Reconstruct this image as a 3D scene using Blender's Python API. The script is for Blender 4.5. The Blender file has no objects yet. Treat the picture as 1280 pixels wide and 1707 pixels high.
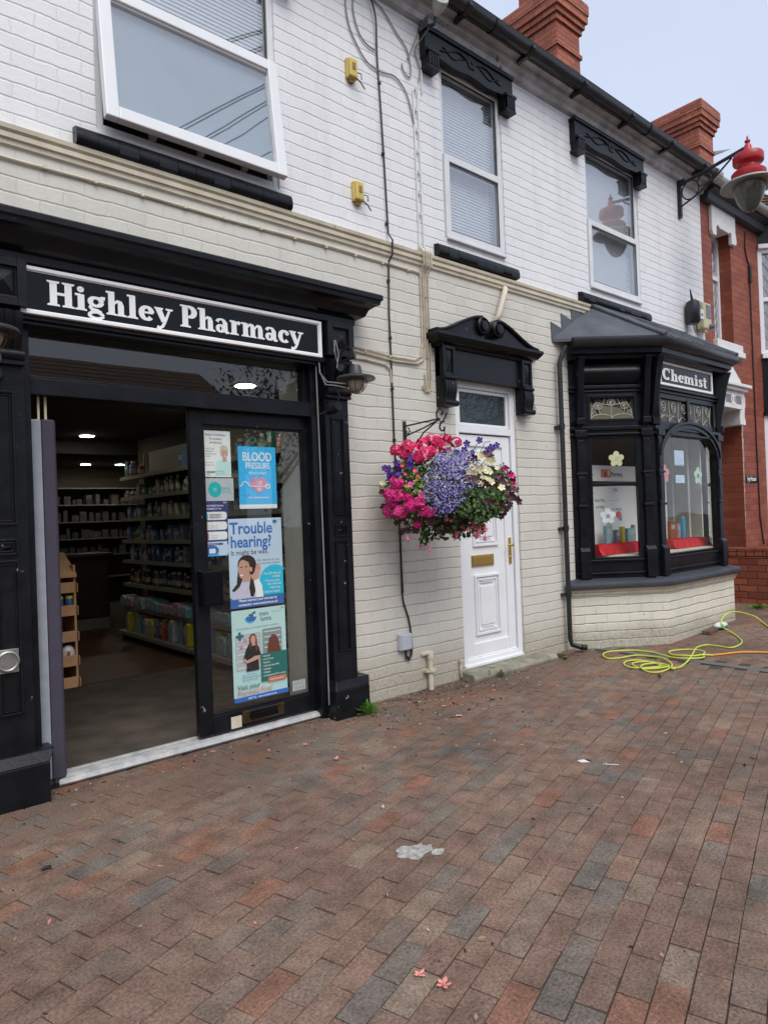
import bpy, math, random
from mathutils import Vector, Matrix
R_=math.radians; PI=math.pi
random.seed(7)
sc=bpy.context.scene; COL=sc.collection
# ------------------------------------------------------------------ camera
YAW,PITCH,ROLL=R_(40.72),R_(0.429),R_(-2.139)
F=Vector((math.sin(YAW)*math.cos(PITCH),math.cos(YAW)*math.cos(PITCH),math.sin(PITCH)))
Rv=Vector((math.cos(YAW),-math.sin(YAW),0)); Uv=Rv.cross(F)
R2=Rv*math.cos(ROLL)+Uv*math.sin(ROLL); U2=Uv*math.cos(ROLL)-Rv*math.sin(ROLL)
cd=bpy.data.cameras.new('camera'); cam=bpy.data.objects.new('camera',cd); COL.objects.link(cam)
M=Matrix(((R2.x,U2.x,-F.x,0),(R2.y,U2.y,-F.y,-4.0),(R2.z,U2.z,-F.z,1.4),(0,0,0,1)))
cam.matrix_world=M
cd.sensor_fit='VERTICAL'; cd.sensor_height=36; cd.sensor_width=36; cd.lens=1140/1707*36
cd.clip_start=.02; cd.clip_end=500
sc.camera=cam
# ------------------------------------------------------------------ sky, sun, exposure
SUN_EL,SUN_AZ=R_(52),R_(196)       # azimuth from +Y clockwise
w=bpy.data.worlds.new('World'); sc.world=w; w.use_nodes=True
nt=w.node_tree; nt.nodes.clear()
def N(t,ty,**k):
    n=t.nodes.new(ty)
    for a,b in k.items():
        if a.startswith('i_'): n.inputs[int(a[2:])].default_value=b
        else: setattr(n,a,b)
    return n
out=N(nt,'ShaderNodeOutputWorld'); bg=N(nt,'ShaderNodeBackground')
sky=N(nt,'ShaderNodeTexSky',sky_type='NISHITA',sun_disc=False,sun_elevation=SUN_EL,sun_rotation=SUN_AZ,air_density=1.0,dust_density=3.0,ozone_density=1.0)
tc=N(nt,'ShaderNodeTexCoord'); mp=N(nt,'ShaderNodeMapping'); mp.inputs['Scale'].default_value=(1,1,2.5)
ns=N(nt,'ShaderNodeTexNoise'); ns.inputs['Scale'].default_value=1.6; ns.inputs['Detail'].default_value=5
rp=N(nt,'ShaderNodeValToRGB'); rp.color_ramp.elements[0].position=.3; rp.color_ramp.elements[0].color=(.78,.78,.78,1); rp.color_ramp.elements[1].position=.75; rp.color_ramp.elements[1].color=(.95,.95,.95,1)
cl=N(nt,'ShaderNodeMix',data_type='RGBA'); cl.inputs[7].default_value=(4.35,4.85,5.95,1)
nt.links.new(tc.outputs['Generated'],mp.inputs[0]); nt.links.new(mp.outputs[0],ns.inputs['Vector']); nt.links.new(ns.outputs['Fac'],rp.inputs[0])
nt.links.new(rp.outputs[0],cl.inputs[0]); nt.links.new(sky.outputs[0],cl.inputs[6]); nt.links.new(cl.outputs[2],bg.inputs[0])
bg.inputs[1].default_value=0.11
nt.links.new(bg.outputs[0],out.inputs[0])
sd=bpy.data.lights.new('sun','SUN'); sd.energy=1.5; sd.angle=R_(42); sd.color=(1,.96,.9)
sun=bpy.data.objects.new('sun',sd); COL.objects.link(sun)
sdir=Vector((math.sin(SUN_AZ)*math.cos(SUN_EL),math.cos(SUN_AZ)*math.cos(SUN_EL),math.sin(SUN_EL)))
sun.rotation_euler=sdir.to_track_quat('Z','Y').to_euler(); sun.location=(0,-10,20)
vs=sc.view_settings; vs.view_transform='Standard'; vs.look='None'; vs.gamma=1; vs.exposure=0.64; vs.use_curve_mapping=False
# ------------------------------------------------------------------ materials
MATS={}
def nodes(m): m.use_nodes=True; t=m.node_tree; t.nodes.clear(); return t
def lk(t,a,b): t.links.new(a,b)
def pm(name,col,rough=.5,var=.12,scale=12,bump=.15,bscale=60,metal=0,spec=.5,chips=None,coat=0,trans=0,sub=0):
    """principled with two noises of colour, optional worn chips, fine bump"""
    if name in MATS: return MATS[name]
    m=bpy.data.materials.new(name); t=nodes(m); o=N(t,'ShaderNodeOutputMaterial'); p=N(t,'ShaderNodeBsdfPrincipled')
    tc=N(t,'ShaderNodeNewGeometry')
    n1=N(t,'ShaderNodeTexNoise'); n1.inputs['Scale'].default_value=scale; n1.inputs['Detail'].default_value=6
    lk(t,tc.outputs['Position'],n1.inputs['Vector'])
    mr=N(t,'ShaderNodeMapRange'); mr.inputs[1].default_value=.3; mr.inputs[2].default_value=.7; mr.inputs[3].default_value=1-var; mr.inputs[4].default_value=1+var
    lk(t,n1.outputs['Fac'],mr.inputs[0])
    mx=N(t,'ShaderNodeVectorMath',operation='SCALE'); mx.inputs[0].default_value=col[:3]; lk(t,mr.outputs[0],mx.inputs['Scale'])
    c=mx.outputs[0]
    if chips:
        n2=N(t,'ShaderNodeTexNoise'); n2.inputs['Scale'].default_value=chips[1]; n2.inputs['Detail'].default_value=8; n2.inputs['Roughness'].default_value=.65
        lk(t,tc.outputs['Position'],n2.inputs['Vector'])
        cr=N(t,'ShaderNodeMapRange'); cr.inputs[1].default_value=chips[2]; cr.inputs[2].default_value=chips[2]+.02
        lk(t,n2.outputs['Fac'],cr.inputs[0])
        mm=N(t,'ShaderNodeMix',data_type='RGBA'); lk(t,cr.outputs[0],mm.inputs[0]); lk(t,c,mm.inputs[6]); mm.inputs[7].default_value=(*chips[0],1)
        c=mm.outputs[2]
    lk(t,c,p.inputs['Base Color'])
    nb=N(t,'ShaderNodeTexNoise'); nb.inputs['Scale'].default_value=bscale; nb.inputs['Detail'].default_value=4; lk(t,tc.outputs['Position'],nb.inputs['Vector'])
    rr=N(t,'ShaderNodeMapRange'); rr.inputs[3].default_value=max(0.02,rough-.08); rr.inputs[4].default_value=min(1,rough+.08); lk(t,n1.outputs['Fac'],rr.inputs[0]); lk(t,rr.outputs[0],p.inputs['Roughness'])
    if bump>0:
        b=N(t,'ShaderNodeBump'); b.inputs['Strength'].default_value=bump; b.inputs['Distance'].default_value=.004; lk(t,nb.outputs['Fac'],b.inputs['Height']); lk(t,b.outputs[0],p.inputs['Normal'])
    p.inputs['Metallic'].default_value=metal; p.inputs['Specular IOR Level'].default_value=spec; p.inputs['Coat Weight'].default_value=coat
    if sub: p.inputs['Subsurface Weight'].default_value=sub; p.inputs['Subsurface Scale'].default_value=.01
    lk(t,p.outputs[0],o.inputs[0]); MATS[name]=m; return m
def emis(name,col,st):
    m=bpy.data.materials.new(name); t=nodes(m); o=N(t,'ShaderNodeOutputMaterial'); e=N(t,'ShaderNodeEmission'); e.inputs[0].default_value=(*col,1); e.inputs[1].default_value=st; lk(t,e.outputs[0],o.inputs[0]); MATS[name]=m; return m
def glass(name,ior=1.5,tint=(1,1,1),rough=0.0,wob=.02,frost=None,wscale=1.2):
    m=bpy.data.materials.new(name); t=nodes(m); o=N(t,'ShaderNodeOutputMaterial')
    f0=((ior-1)/(ior+1))**2; gg=N(t,'ShaderNodeNewGeometry'); dt=N(t,'ShaderNodeVectorMath',operation='DOT_PRODUCT'); lk(t,gg.outputs['Incoming'],dt.inputs[0]); lk(t,gg.outputs['Normal'],dt.inputs[1])
    def M1(op,a,b=None):
        n=N(t,'ShaderNodeMath',operation=op)
        for i,v in enumerate((a,b)):
            if v is None: continue
            if isinstance(v,(int,float)): n.inputs[i].default_value=v
            else: lk(t,v,n.inputs[i])
        return n
    fr=M1('MULTIPLY_ADD',M1('POWER',M1('SUBTRACT',1.0,M1('ABSOLUTE',dt.outputs['Value']).outputs[0]).outputs[0],5.0).outputs[0],1-f0); fr.inputs[2].default_value=f0
    g=N(t,'ShaderNodeBsdfGlossy'); g.inputs['Roughness'].default_value=rough
    tr=N(t,'ShaderNodeBsdfTransparent'); tr.inputs[0].default_value=(*tint,1)
    geo=N(t,'ShaderNodeNewGeometry'); nn=N(t,'ShaderNodeTexNoise'); nn.inputs['Scale'].default_value=wscale; nn.inputs['Detail'].default_value=1; lk(t,geo.outputs['Position'],nn.inputs['Vector'])
    b=N(t,'ShaderNodeBump'); b.inputs['Strength'].default_value=wob; b.inputs['Distance'].default_value=.05; lk(t,nn.outputs['Fac'],b.inputs['Height']); lk(t,b.outputs[0],g.inputs['Normal'])
    mx=N(t,'ShaderNodeMixShader'); lk(t,fr.outputs[0],mx.inputs[0])
    src=tr.outputs[0]
    if frost:
        d=N(t,'ShaderNodeBsdfDiffuse'); d.inputs[0].default_value=(*frost[0],1)
        n2=N(t,'ShaderNodeTexNoise'); n2.inputs['Scale'].default_value=frost[2]; n2.inputs['Detail'].default_value=3; lk(t,geo.outputs['Position'],n2.inputs['Vector'])
        q=N(t,'ShaderNodeMapRange'); q.inputs[3].default_value=frost[1]-.15; q.inputs[4].default_value=frost[1]+.15; lk(t,n2.outputs['Fac'],q.inputs[0])
        m2=N(t,'ShaderNodeMixShader'); lk(t,q.outputs[0],m2.inputs[0]); lk(t,src,m2.inputs[1]); lk(t,d.outputs[0],m2.inputs[2]); src=m2.outputs[0]
    lk(t,src,mx.inputs[1]); lk(t,g.outputs[0],mx.inputs[2]); lk(t,mx.outputs[0],o.inputs[0]); MATS[name]=m; return m
def brickmat(name,base,joint,bw=.235,bh=.0864,ms=.006,var=.06,c2=None,crack=.55,bump=.5,rough=.55,zoff=0.0,stain=None,off=.5,patch=None,spec=.4,brickvar=None):
    """bricks laid on any flat upright face: u runs along the face, v is height"""
    m=bpy.data.materials.new(name); t=nodes(m); o=N(t,'ShaderNodeOutputMaterial'); p=N(t,'ShaderNodeBsdfPrincipled')
    g=N(t,'ShaderNodeNewGeometry'); sp=N(t,'ShaderNodeSeparateXYZ'); lk(t,g.outputs['Position'],sp.inputs[0])
    sn=N(t,'ShaderNodeSeparateXYZ'); lk(t,g.outputs['True Normal'],sn.inputs[0])
    def mth(op,a,b=None,c=None):
        n=N(t,'ShaderNodeMath',operation=op)
        for i,v in enumerate((a,b,c)):
            if v is None: continue
            if isinstance(v,(int,float)): n.inputs[i].default_value=v
            else: lk(t,v,n.inputs[i])
        return n.outputs[0]
    u=mth('SUBTRACT',mth('MULTIPLY',sp.outputs[1],sn.outputs[0]),mth('MULTIPLY',sp.outputs[0],sn.outputs[1]))
    nz=N(t,'ShaderNodeTexNoise'); nz.inputs['Scale'].default_value=5; nz.inputs['Detail'].default_value=3; lk(t,g.outputs['Position'],nz.inputs['Vector'])
    nzo=mth('MULTIPLY',mth('SUBTRACT',nz.outputs['Fac'],.5),.030)
    nz2=N(t,'ShaderNodeTexNoise'); nz2.inputs['Scale'].default_value=55; nz2.inputs['Detail'].default_value=2; lk(t,g.outputs['Position'],nz2.inputs['Vector'])
    nz2o=mth('MULTIPLY',mth('SUBTRACT',nz2.outputs['Fac'],.5),.006)
    v=mth('ADD',mth('ADD',sp.outputs[2],zoff),mth('ADD',nzo,nz2o))
    uu=mth('ADD',u,mth('MULTIPLY',nzo,2.5))
    cb=N(t,'ShaderNodeCombineXYZ'); lk(t,uu,cb.inputs[0]); lk(t,v,cb.inputs[1])
    def br(size,smooth):
        b=N(t,'ShaderNodeTexBrick'); b.offset=off; b.inputs['Scale'].default_value=1; b.inputs['Brick Width'].default_value=bw; b.inputs['Row Height'].default_value=bh
        b.inputs['Mortar Size'].default_value=size; b.inputs['Mortar Smooth'].default_value=smooth; b.inputs['Color1'].default_value=(0,0,0,1); b.inputs['Color2'].default_value=(1,1,1,1); b.inputs['Mortar'].default_value=(.5,.5,.5,1)
        lk(t,cb.outputs[0],b.inputs['Vector']); return b
    b1=br(ms,.6); b2=br(ms*.28,.2)
    class _O: pass
    if c2 is None:
        bh1=br(ms*1.15,.6); bh1.inputs['Brick Width'].default_value=90; bh2=br(ms*.34,.25); bh2.inputs['Brick Width'].default_value=90
        def comb(hb,fb,k):
            o_=_O(); o_.outputs={'Fac':mth('MAXIMUM',hb.outputs['Fac'],mth('MULTIPLY',fb.outputs['Fac'],k)),'Color':fb.outputs['Color']}; return o_
        b1=comb(bh1,b1,.38); b2=comb(bh2,b2,.30)
    n3=N(t,'ShaderNodeTexNoise'); n3.inputs['Scale'].default_value=2.6; n3.inputs['Detail'].default_value=5; lk(t,g.outputs['Position'],n3.inputs['Vector'])
    n4=N(t,'ShaderNodeTexNoise'); n4.inputs['Scale'].default_value=40; n4.inputs['Detail'].default_value=5; lk(t,g.outputs['Position'],n4.inputs['Vector'])
    # brick face colour
    mA=N(t,'ShaderNodeMix',data_type='RGBA'); lk(t,b1.outputs['Color'],mA.inputs[0]); mA.inputs[6].default_value=(*base,1); mA.inputs[7].default_value=(*(c2 or tuple(x*(1-var) for x in base)),1)
    vr=mth('ADD',1-var,mth('MULTIPLY',n3.outputs['Fac'],2*var)); vr=mth('MULTIPLY',vr,mth('ADD',1-var*.7,mth('MULTIPLY',n4.outputs['Fac'],1.4*var)))
    mB=N(t,'ShaderNodeVectorMath',operation='SCALE'); lk(t,mA.outputs[2],mB.inputs[0]); lk(t,vr,mB.inputs['Scale'])
    c=mB.outputs[0]
    # dark open joints, broken by noise
    n5=N(t,'ShaderNodeTexNoise'); n5.inputs['Scale'].default_value=3.3; n5.inputs['Detail'].default_value=6; n5.inputs['Roughness'].default_value=.7; lk(t,g.outputs['Position'],n5.inputs['Vector'])
    q=N(t,'ShaderNodeMapRange'); q.inputs[1].default_value=.36; q.inputs[2].default_value=.62; lk(t,n5.outputs['Fac'],q.inputs[0])
    jf=mth('MULTIPLY',b2.outputs['Fac'],mth('MULTIPLY',mth('ADD',q.outputs[0],.15),crack)) if c2 is None else b1.outputs['Fac']
    mC=N(t,'ShaderNodeMix',data_type='RGBA'); lk(t,jf,mC.inputs[0]); lk(t,c,mC.inputs[6]); mC.inputs[7].default_value=(*joint,1); mC.clamp_factor=True
    c=mC.outputs[2]
    if stain:   # damp dirt splashed on the lowest courses and streaks
        z0=N(t,'ShaderNodeMapRange'); z0.inputs[1].default_value=stain[1]; z0.inputs[2].default_value=0.0; lk(t,mth('ADD',sp.outputs[2],mth('MULTIPLY',n3.outputs['Fac'],-.25)),z0.inputs[0])
        mD=N(t,'ShaderNodeMix',data_type='RGBA'); lk(t,mth('MULTIPLY',z0.outputs[0],mth('MULTIPLY',n4.outputs['Fac'],1.3)),mD.inputs[0]); lk(t,c,mD.inputs[6]); mD.inputs[7].default_value=(*stain[0],1); c=mD.outputs[2]
    if c2 is None:
        ms_=N(t,'ShaderNodeMapping'); ms_.inputs['Scale'].default_value=(9,9,.55); lk(t,g.outputs['Position'],ms_.inputs[0]); n6=N(t,'ShaderNodeTexNoise'); n6.inputs['Scale'].default_value=1; n6.inputs['Detail'].default_value=5; lk(t,ms_.outputs[0],n6.inputs['Vector'])
        st_=N(t,'ShaderNodeMapRange'); st_.inputs[1].default_value=.52; st_.inputs[2].default_value=.75; st_.inputs[4].default_value=.30; lk(t,n6.outputs['Fac'],st_.inputs[0])
        mS=N(t,'ShaderNodeMix',data_type='RGBA'); lk(t,mth('MULTIPLY',st_.outputs[0],q.outputs[0]),mS.inputs[0]); lk(t,c,mS.inputs[6]); mS.inputs[7].default_value=(*[x*.55 for x in base],1); c=mS.outputs[2]
    # dark little pits
    vo=N(t,'ShaderNodeTexNoise'); vo.inputs['Scale'].default_value=17; vo.inputs['Detail'].default_value=2; lk(t,g.outputs['Position'],vo.inputs['Vector'])
    vv=N(t,'ShaderNodeMapRange'); vv.inputs[1].default_value=.76; vv.inputs[2].default_value=.8; lk(t,vo.outputs['Fac'],vv.inputs[0])
    mE=N(t,'ShaderNodeMix',data_type='RGBA'); lk(t,mth('MULTIPLY',vv.outputs[0],.6),mE.inputs[0]); lk(t,c,mE.inputs[6]); mE.inputs[7].default_value=(*joint,1); c=mE.outputs[2]
    lk(t,c,p.inputs['Base Color']); p.inputs['Roughness'].default_value=rough; p.inputs['Specular IOR Level'].default_value=spec
    h=mth('ADD',mth('MULTIPLY',mth('SUBTRACT',1,b1.outputs['Fac']),.5),mth('ADD',mth('MULTIPLY',n4.outputs['Fac'],.22),mth('ADD',mth('MULTIPLY',n3.outputs['Fac'],.3),mth('MULTIPLY',b1.outputs['Color'],.12) if False else mth('MULTIPLY',b2.outputs['Fac'],-.35))))
    b=N(t,'ShaderNodeBump'); b.inputs['Strength'].default_value=bump; b.inputs['Distance'].default_value=.012; lk(t,h,b.inputs['Height']); lk(t,b.outputs[0],p.inputs['Normal'])
    lk(t,p.outputs[0],o.inputs[0]); MATS[name]=m; return m

m_white_wall=brickmat('white_painted_brick',(.80,.80,.81),(.30,.30,.31),ms=.007,crack=.72,var=.05,bump=.55,rough=.5)
m_cream_wall=brickmat('cream_painted_brick',(.655,.632,.56),(.25,.24,.21),ms=.007,crack=.68,var=.07,bump=.55,stain=((.33,.29,.21),.30))
m_cream_bay=brickmat('cream_plinth_brick',(.74,.71,.60),(.11,.11,.10),ms=.008,crack=1.3,var=.06,bump=.6,stain=((.30,.28,.20),.14))
m_redbrick=brickmat('red_brick',(.31,.082,.040),(.15,.055,.04),c2=(.22,.050,.028),ms=.005,var=.2,bump=.6,bw=.225)
m_gardenbrick=brickmat('garden_wall_brick',(.36,.10,.05),(.10,.045,.032),c2=(.20,.045,.028),ms=.009,var=.25,bump=.9,bw=.225)
m_chimbrick=brickmat('chimney_brick',(.44,.125,.058),(.15,.07,.05),c2=(.27,.070,.038),ms=.007,var=.32,bump=.8,bw=.225)
m_black=pm('black_gloss_paint',(.0075,.0085,.0115),rough=.30,var=.35,scale=7,bump=.2,bscale=38,spec=.26,chips=((.20,.20,.21),24,.725))
m_black2=pm('black_worn_paint',(.0075,.0085,.011),rough=.34,var=.4,scale=9,bump=.3,bscale=45,spec=.26,chips=((.26,.26,.26),17,.672))
m_upvc=pm('white_upvc',(.80,.81,.83),rough=.3,var=.03,scale=4,bump=.02)
m_upvc_old=pm('white_window_frame',(.70,.71,.72),rough=.4,var=.06,scale=6,bump=.03)
m_creampaint=pm('cream_moulding_paint',(.64,.58,.45),rough=.5,var=.12,scale=9,bump=.2,chips=((.22,.18,.14),12,.7))
m_signwhite=pm('sign_white_border',(.90,.91,.90),rough=.4,var=.04,scale=8,bump=.02)
m_signblack=pm('sign_black_panel',(.005,.006,.008),rough=.12,var=.2,scale=3,bump=.0,spec=.22)
m_lead=pm('grey_lead_sheet',(.085,.093,.110),rough=.42,var=.22,scale=5,bump=.3,bscale=16,chips=((.42,.43,.45),6,.74))
m_sillgrey=pm('dark_grey_sill_paint',(.045,.050,.062),rough=.45,var=.2,scale=8,bump=.2)
m_gutter=pm('black_gutter_plastic',(.018,.019,.021),rough=.35,var=.3,scale=8,bump=.1,bscale=20)
m_soffit=pm('grey_white_soffit',(.42,.42,.42),rough=.6,var=.35,scale=7,bump=.3,chips=((.12,.12,.12),9,.66))
m_greygutter=pm('grey_gutter_plastic',(.36,.36,.34),rough=.5,var=.1,scale=8,bump=.05)
m_tile=pm('brown_roof_tile',(.14,.075,.055),rough=.8,var=.35,scale=9,bump=.5,bscale=40)
m_slate=pm('grey_slate',(.09,.09,.10),rough=.7,var=.3,scale=7,bump=.4)
m_brass=pm('brass',(.66,.45,.14),rough=.3,var=.05,scale=10,metal=1,bump=0)
m_brassdk=pm('tarnished_brass',(.16,.12,.07),rough=.4,var=.2,scale=30,metal=1,bump=.05)
m_steel=pm('dull_steel',(.42,.42,.40),rough=.4,var=.2,scale=30,metal=1,bump=.05)
m_iron=pm('black_iron',(.018,.018,.02),rough=.45,var=.3,scale=30,bump=.1)
m_cable_b=pm('black_cable',(.02,.02,.02),rough=.5,bump=0)
m_cable_c=pm('cream_cable',(.52,.46,.34),rough=.5,var=.2,bump=.05)
m_cable_g=pm('grey_cable',(.25,.25,.24),rough=.5,bump=0)
m_yellow=pm('yellowed_plastic',(.62,.47,.13),rough=.45,var=.1,bump=.05,chips=((.3,.18,.05),30,.72))
m_red=pm('red_lamp_paint',(.40,.014,.020),rough=.38,var=.2,scale=12,bump=.08,chips=((.25,.1,.09),24,.71))
m_lampglass=glass('lamp_globe_glass',1.5,(.55,.55,.48),.03,.1,((.25,.25,.22),.28,14))
m_bulk=pm('frosted_bulkhead_glass',(.38,.35,.27),rough=.3,var=.15,scale=30,bump=.02)
m_greydisc=pm('grey_lamp_rim',(.36,.36,.33),rough=.5,var=.15,scale=20)
m_greypl=pm('pale_grey_plastic',(.48,.50,.56),rough=.4,var=.05)
m_ivory=pm('ivory_plastic',(.60,.53,.33),rough=.45,var=.1)
m_stone=pm('worn_stone',(.24,.225,.17),rough=.85,var=.35,scale=9,bump=.6,bscale=30,chips=((.10,.12,.06),8,.62))
m_concrete=pm('drain_concrete',(.13,.13,.125),rough=.9,var=.2,scale=20,bump=.4)
m_alu=pm('aluminium_threshold',(.42,.42,.42),rough=.55,var=.25,scale=16,metal=.0,bump=.1,bscale=20,chips=((.14,.12,.1),40,.66))
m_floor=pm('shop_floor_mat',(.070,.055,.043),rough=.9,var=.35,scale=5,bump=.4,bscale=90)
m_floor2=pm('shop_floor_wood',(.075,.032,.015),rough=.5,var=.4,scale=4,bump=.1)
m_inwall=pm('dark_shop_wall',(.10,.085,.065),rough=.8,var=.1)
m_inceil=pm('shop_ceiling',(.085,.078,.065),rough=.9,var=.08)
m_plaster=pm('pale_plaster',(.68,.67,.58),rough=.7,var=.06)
m_shelf=pm('cream_shelf_metal',(.24,.22,.175),rough=.5,var=.08)
m_counter=pm('brown_counter_wood',(.040,.022,.011),rough=.5,var=.3,scale=6)
m_card=pm('brown_cardboard',(.34,.19,.09),rough=.8,var=.15,scale=14)
m_paper=pm('white_paper',(.72,.73,.72),rough=.6,var=.03,scale=5,bump=.15,bscale=14)
m_ink=pm('black_ink',(.03,.03,.035),rough=.6,bump=0)
m_greyink=pm('grey_ink',(.20,.20,.22),rough=.6,bump=0)
m_redcloth=pm('red_cloth',(.52,.012,.020),rough=.75,var=.2,scale=9,bump=.4,bscale=25)
m_blind=pm('white_blind_slat',(.80,.82,.84),rough=.6,var=.04)
m_net=pm('pale_net_curtain',(.34,.42,.46),rough=.9,var=.08,scale=3)
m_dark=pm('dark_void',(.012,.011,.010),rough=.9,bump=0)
m_glass_up=glass('upper_window_glass',2.9,(.98,.99,1.0),0,.03)
m_glass_shop=glass('shop_door_glass',1.58,(.98,.99,.98),0,.015)
m_glass_bay=glass('old_bay_glass',1.38,(.98,.99,.98),0,.08,wscale=2.2)
m_glass_obs=glass('obscured_door_glass',1.6,(.4,.45,.45),.25,.6,((.045,.065,.07),.75,12),wscale=18)
m_glass_lead=glass('stained_light_glass',1.45,(.62,.57,.42),.05,.04,((.13,.115,.075),.40,5),wscale=8)
m_leadcame=pm('lead_came',(.42,.42,.40),rough=.5,metal=.0,bump=0)
m_hose=pm('lime_green_hose',(.56,.62,.075),rough=.4,var=.06)
m_orange=pm('orange_cable',(.75,.30,.03),rough=.45,var=.06)

# ------------------------------------------------------------------ mesh builder
ORG={}
def tag(o,label=None,cat=None,group=None,kind=None):
    if label: o['label']=label
    if cat: o['category']=cat
    if group: o['group']=group
    if kind: o['kind']=kind
    return o
def thing(name,loc,label,cat,group=None):
    o=bpy.data.objects.new(name,None); COL.objects.link(o); o.location=loc; o.empty_display_size=.1; ORG[o.name]=Vector(loc)
    return tag(o,label,cat,group)
class MB:
    def __init__(s): s.v=[]; s.f=[]; s.ao=None
    def add(s,vs,fs):
        n=len(s.v); s.v+= [tuple(v) for v in vs]; s.f+=[tuple(i+n for i in f) for f in fs]; return s
    def box(s,x0,x1,y0,y1,z0,z1):
        return s.add([(x0,y0,z0),(x1,y0,z0),(x1,y1,z0),(x0,y1,z0),(x0,y0,z1),(x1,y0,z1),(x1,y1,z1),(x0,y1,z1)],
            [(0,3,2,1),(4,5,6,7),(0,1,5,4),(1,2,6,5),(2,3,7,6),(3,0,4,7)])
    def quad(s,a,b,c,d): return s.add([a,b,c,d],[(0,1,2,3)])
    def poly(s,pts): return s.add(pts,[tuple(range(len(pts)))])
    def ext(s,pts,d):
        """closed polygon pts (3-D) extruded by vector d"""
        n=len(pts); d=Vector(d); P=[Vector(p) for p in pts]; Q=[p+d for p in P]
        fs=[tuple(range(n-1,-1,-1)),tuple(range(n,2*n))]+[(i,(i+1)%n,n+(i+1)%n,n+i) for i in range(n)]
        return s.add(P+Q,fs)
    def prof_x(s,prof,x0,x1): return s.ext([(x0,y,z) for y,z in prof],(x1-x0,0,0))
    def path_prof(s,path,prof,up=Vector((0,0,1)),closed=False):
        """mitred sweep of profile (out, z) along a plan path [(x,y)], out is to the right-hand side of travel"""
        P=[Vector((x,y,0)) for x,y in path]; n=len(P); rings=[]
        for i in range(n):
            d0=(P[i]-P[i-1]).normalized() if i>0 else (P[1]-P[0]).normalized()
            d1=(P[i+1]-P[i]).normalized() if i<n-1 else d0
            n0=Vector((d0.y,-d0.x,0)); n1=Vector((d1.y,-d1.x,0)); m=(n0+n1).normalized(); k=1/max(.3,m.dot(n1))
            rings.append([P[i]+m*k*o+Vector((0,0,z)) for o,z in prof])
        L=len(prof); vs=[v for r in rings for v in r]; fs=[]
        for i in range(n-1):
            for j in range(L):
                a=i*L+j; b=i*L+(j+1)%L; fs.append((a,b,b+L,a+L))
        fs+=[tuple(range(L)),tuple(range((n-1)*L+L-1,(n-1)*L-1,-1))]
        return s.add(vs,fs)
    def tube(s,pts,r,n=8,cap=True):
        P=[Vector(p) for p in pts]; rr=r if isinstance(r,(list,tuple)) else [r]*len(P)
        t0=(P[1]-P[0]).normalized(); a=Vector((0,0,1)) if abs(t0.z)<.9 else Vector((1,0,0)); u=t0.cross(a).normalized(); vs=[];fs=[]
        for i,p in enumerate(P):
            t=((P[min(i+1,len(P)-1)]-P[max(i-1,0)])).normalized(); u=(u-t*u.dot(t)).normalized(); w_=t.cross(u)
            for k in range(n):
                an=2*PI*k/n; vs.append(p+(u*math.cos(an)+w_*math.sin(an))*rr[i])
        for i in range(len(P)-1):
            for k in range(n): fs.append((i*n+k,i*n+(k+1)%n,(i+1)*n+(k+1)%n,(i+1)*n+k))
        if cap: fs+=[tuple(range(n-1,-1,-1)),tuple(range((len(P)-1)*n,len(P)*n))]
        return s.add(vs,fs)
    def lathe(s,c,prof,n=20,axis=(0,0,1)):
        ax=Vector(axis).normalized(); a=Vector((1,0,0)) if abs(ax.x)<.9 else Vector((0,1,0)); u=ax.cross(a).normalized(); w_=ax.cross(u); c=Vector(c); vs=[];fs=[]
        for r,h in prof:
            for k in range(n):
                an=2*PI*k/n; vs.append(c+ax*h+(u*math.cos(an)+w_*math.sin(an))*max(r,1e-4))
        for i in range(len(prof)-1):
            for k in range(n): fs.append((i*n+k,i*n+(k+1)%n,(i+1)*n+(k+1)%n,(i+1)*n+k))
        fs+=[tuple(range(n-1,-1,-1)),tuple(range((len(prof)-1)*n,len(prof)*n))]
        return s.add(vs,fs)
    def ellipsoid(s,c,r,n=12,m=8):
        pr=[]; vs=[];fs=[]
        for i in range(m+1):
            th=PI*i/m
            for k in range(n):
                ph=2*PI*k/n; vs.append((c[0]+r[0]*max(math.sin(th),1e-3)*math.cos(ph),c[1]+r[1]*max(math.sin(th),1e-3)*math.sin(ph),c[2]-r[2]*math.cos(th)))
        for i in range(m):
            for k in range(n): fs.append((i*n+k,i*n+(k+1)%n,(i+1)*n+(k+1)%n,(i+1)*n+k))
        return s.add(vs,fs)
    def build(s,name,mat,parent=None,bev=0,smooth=None,org=None,seg=2):
        me=bpy.data.meshes.new(name)
        o=bpy.data.objects.new(name,me)
        if parent is not None: O=ORG[parent.name]
        elif org is not None: O=Vector(org)
        else:
            xs=[v[0] for v in s.v]; ys=[v[1] for v in s.v]; zs=[v[2] for v in s.v]; O=Vector(((min(xs)+max(xs))/2,(min(ys)+max(ys))/2,min(zs)))
        me.from_pydata([(v[0]-O.x,v[1]-O.y,v[2]-O.z) for v in s.v],[],s.f); me.materials.append(mat); me.update()
        COL.objects.link(o); ORG[o.name]=O
        if parent is not None: o.parent=parent
        else: o.location=O
        if smooth:
            me.polygons.foreach_set('use_smooth',[True]*len(me.polygons)); me.set_sharp_from_angle(angle=R_(smooth))
        if bev:
            b=o.modifiers.new('bevel','BEVEL'); b.width=bev; b.segments=seg; b.limit_method='ANGLE'; b.angle_limit=R_(40)
        return o
def fix_normals(o):
    import bmesh
    bm=bmesh.new(); bm.from_mesh(o.data); bmesh.ops.recalc_face_normals(bm,faces=bm.faces); bm.to_mesh(o.data); bm.free(); return o
def struct(o): o['kind']='structure'; return o
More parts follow.
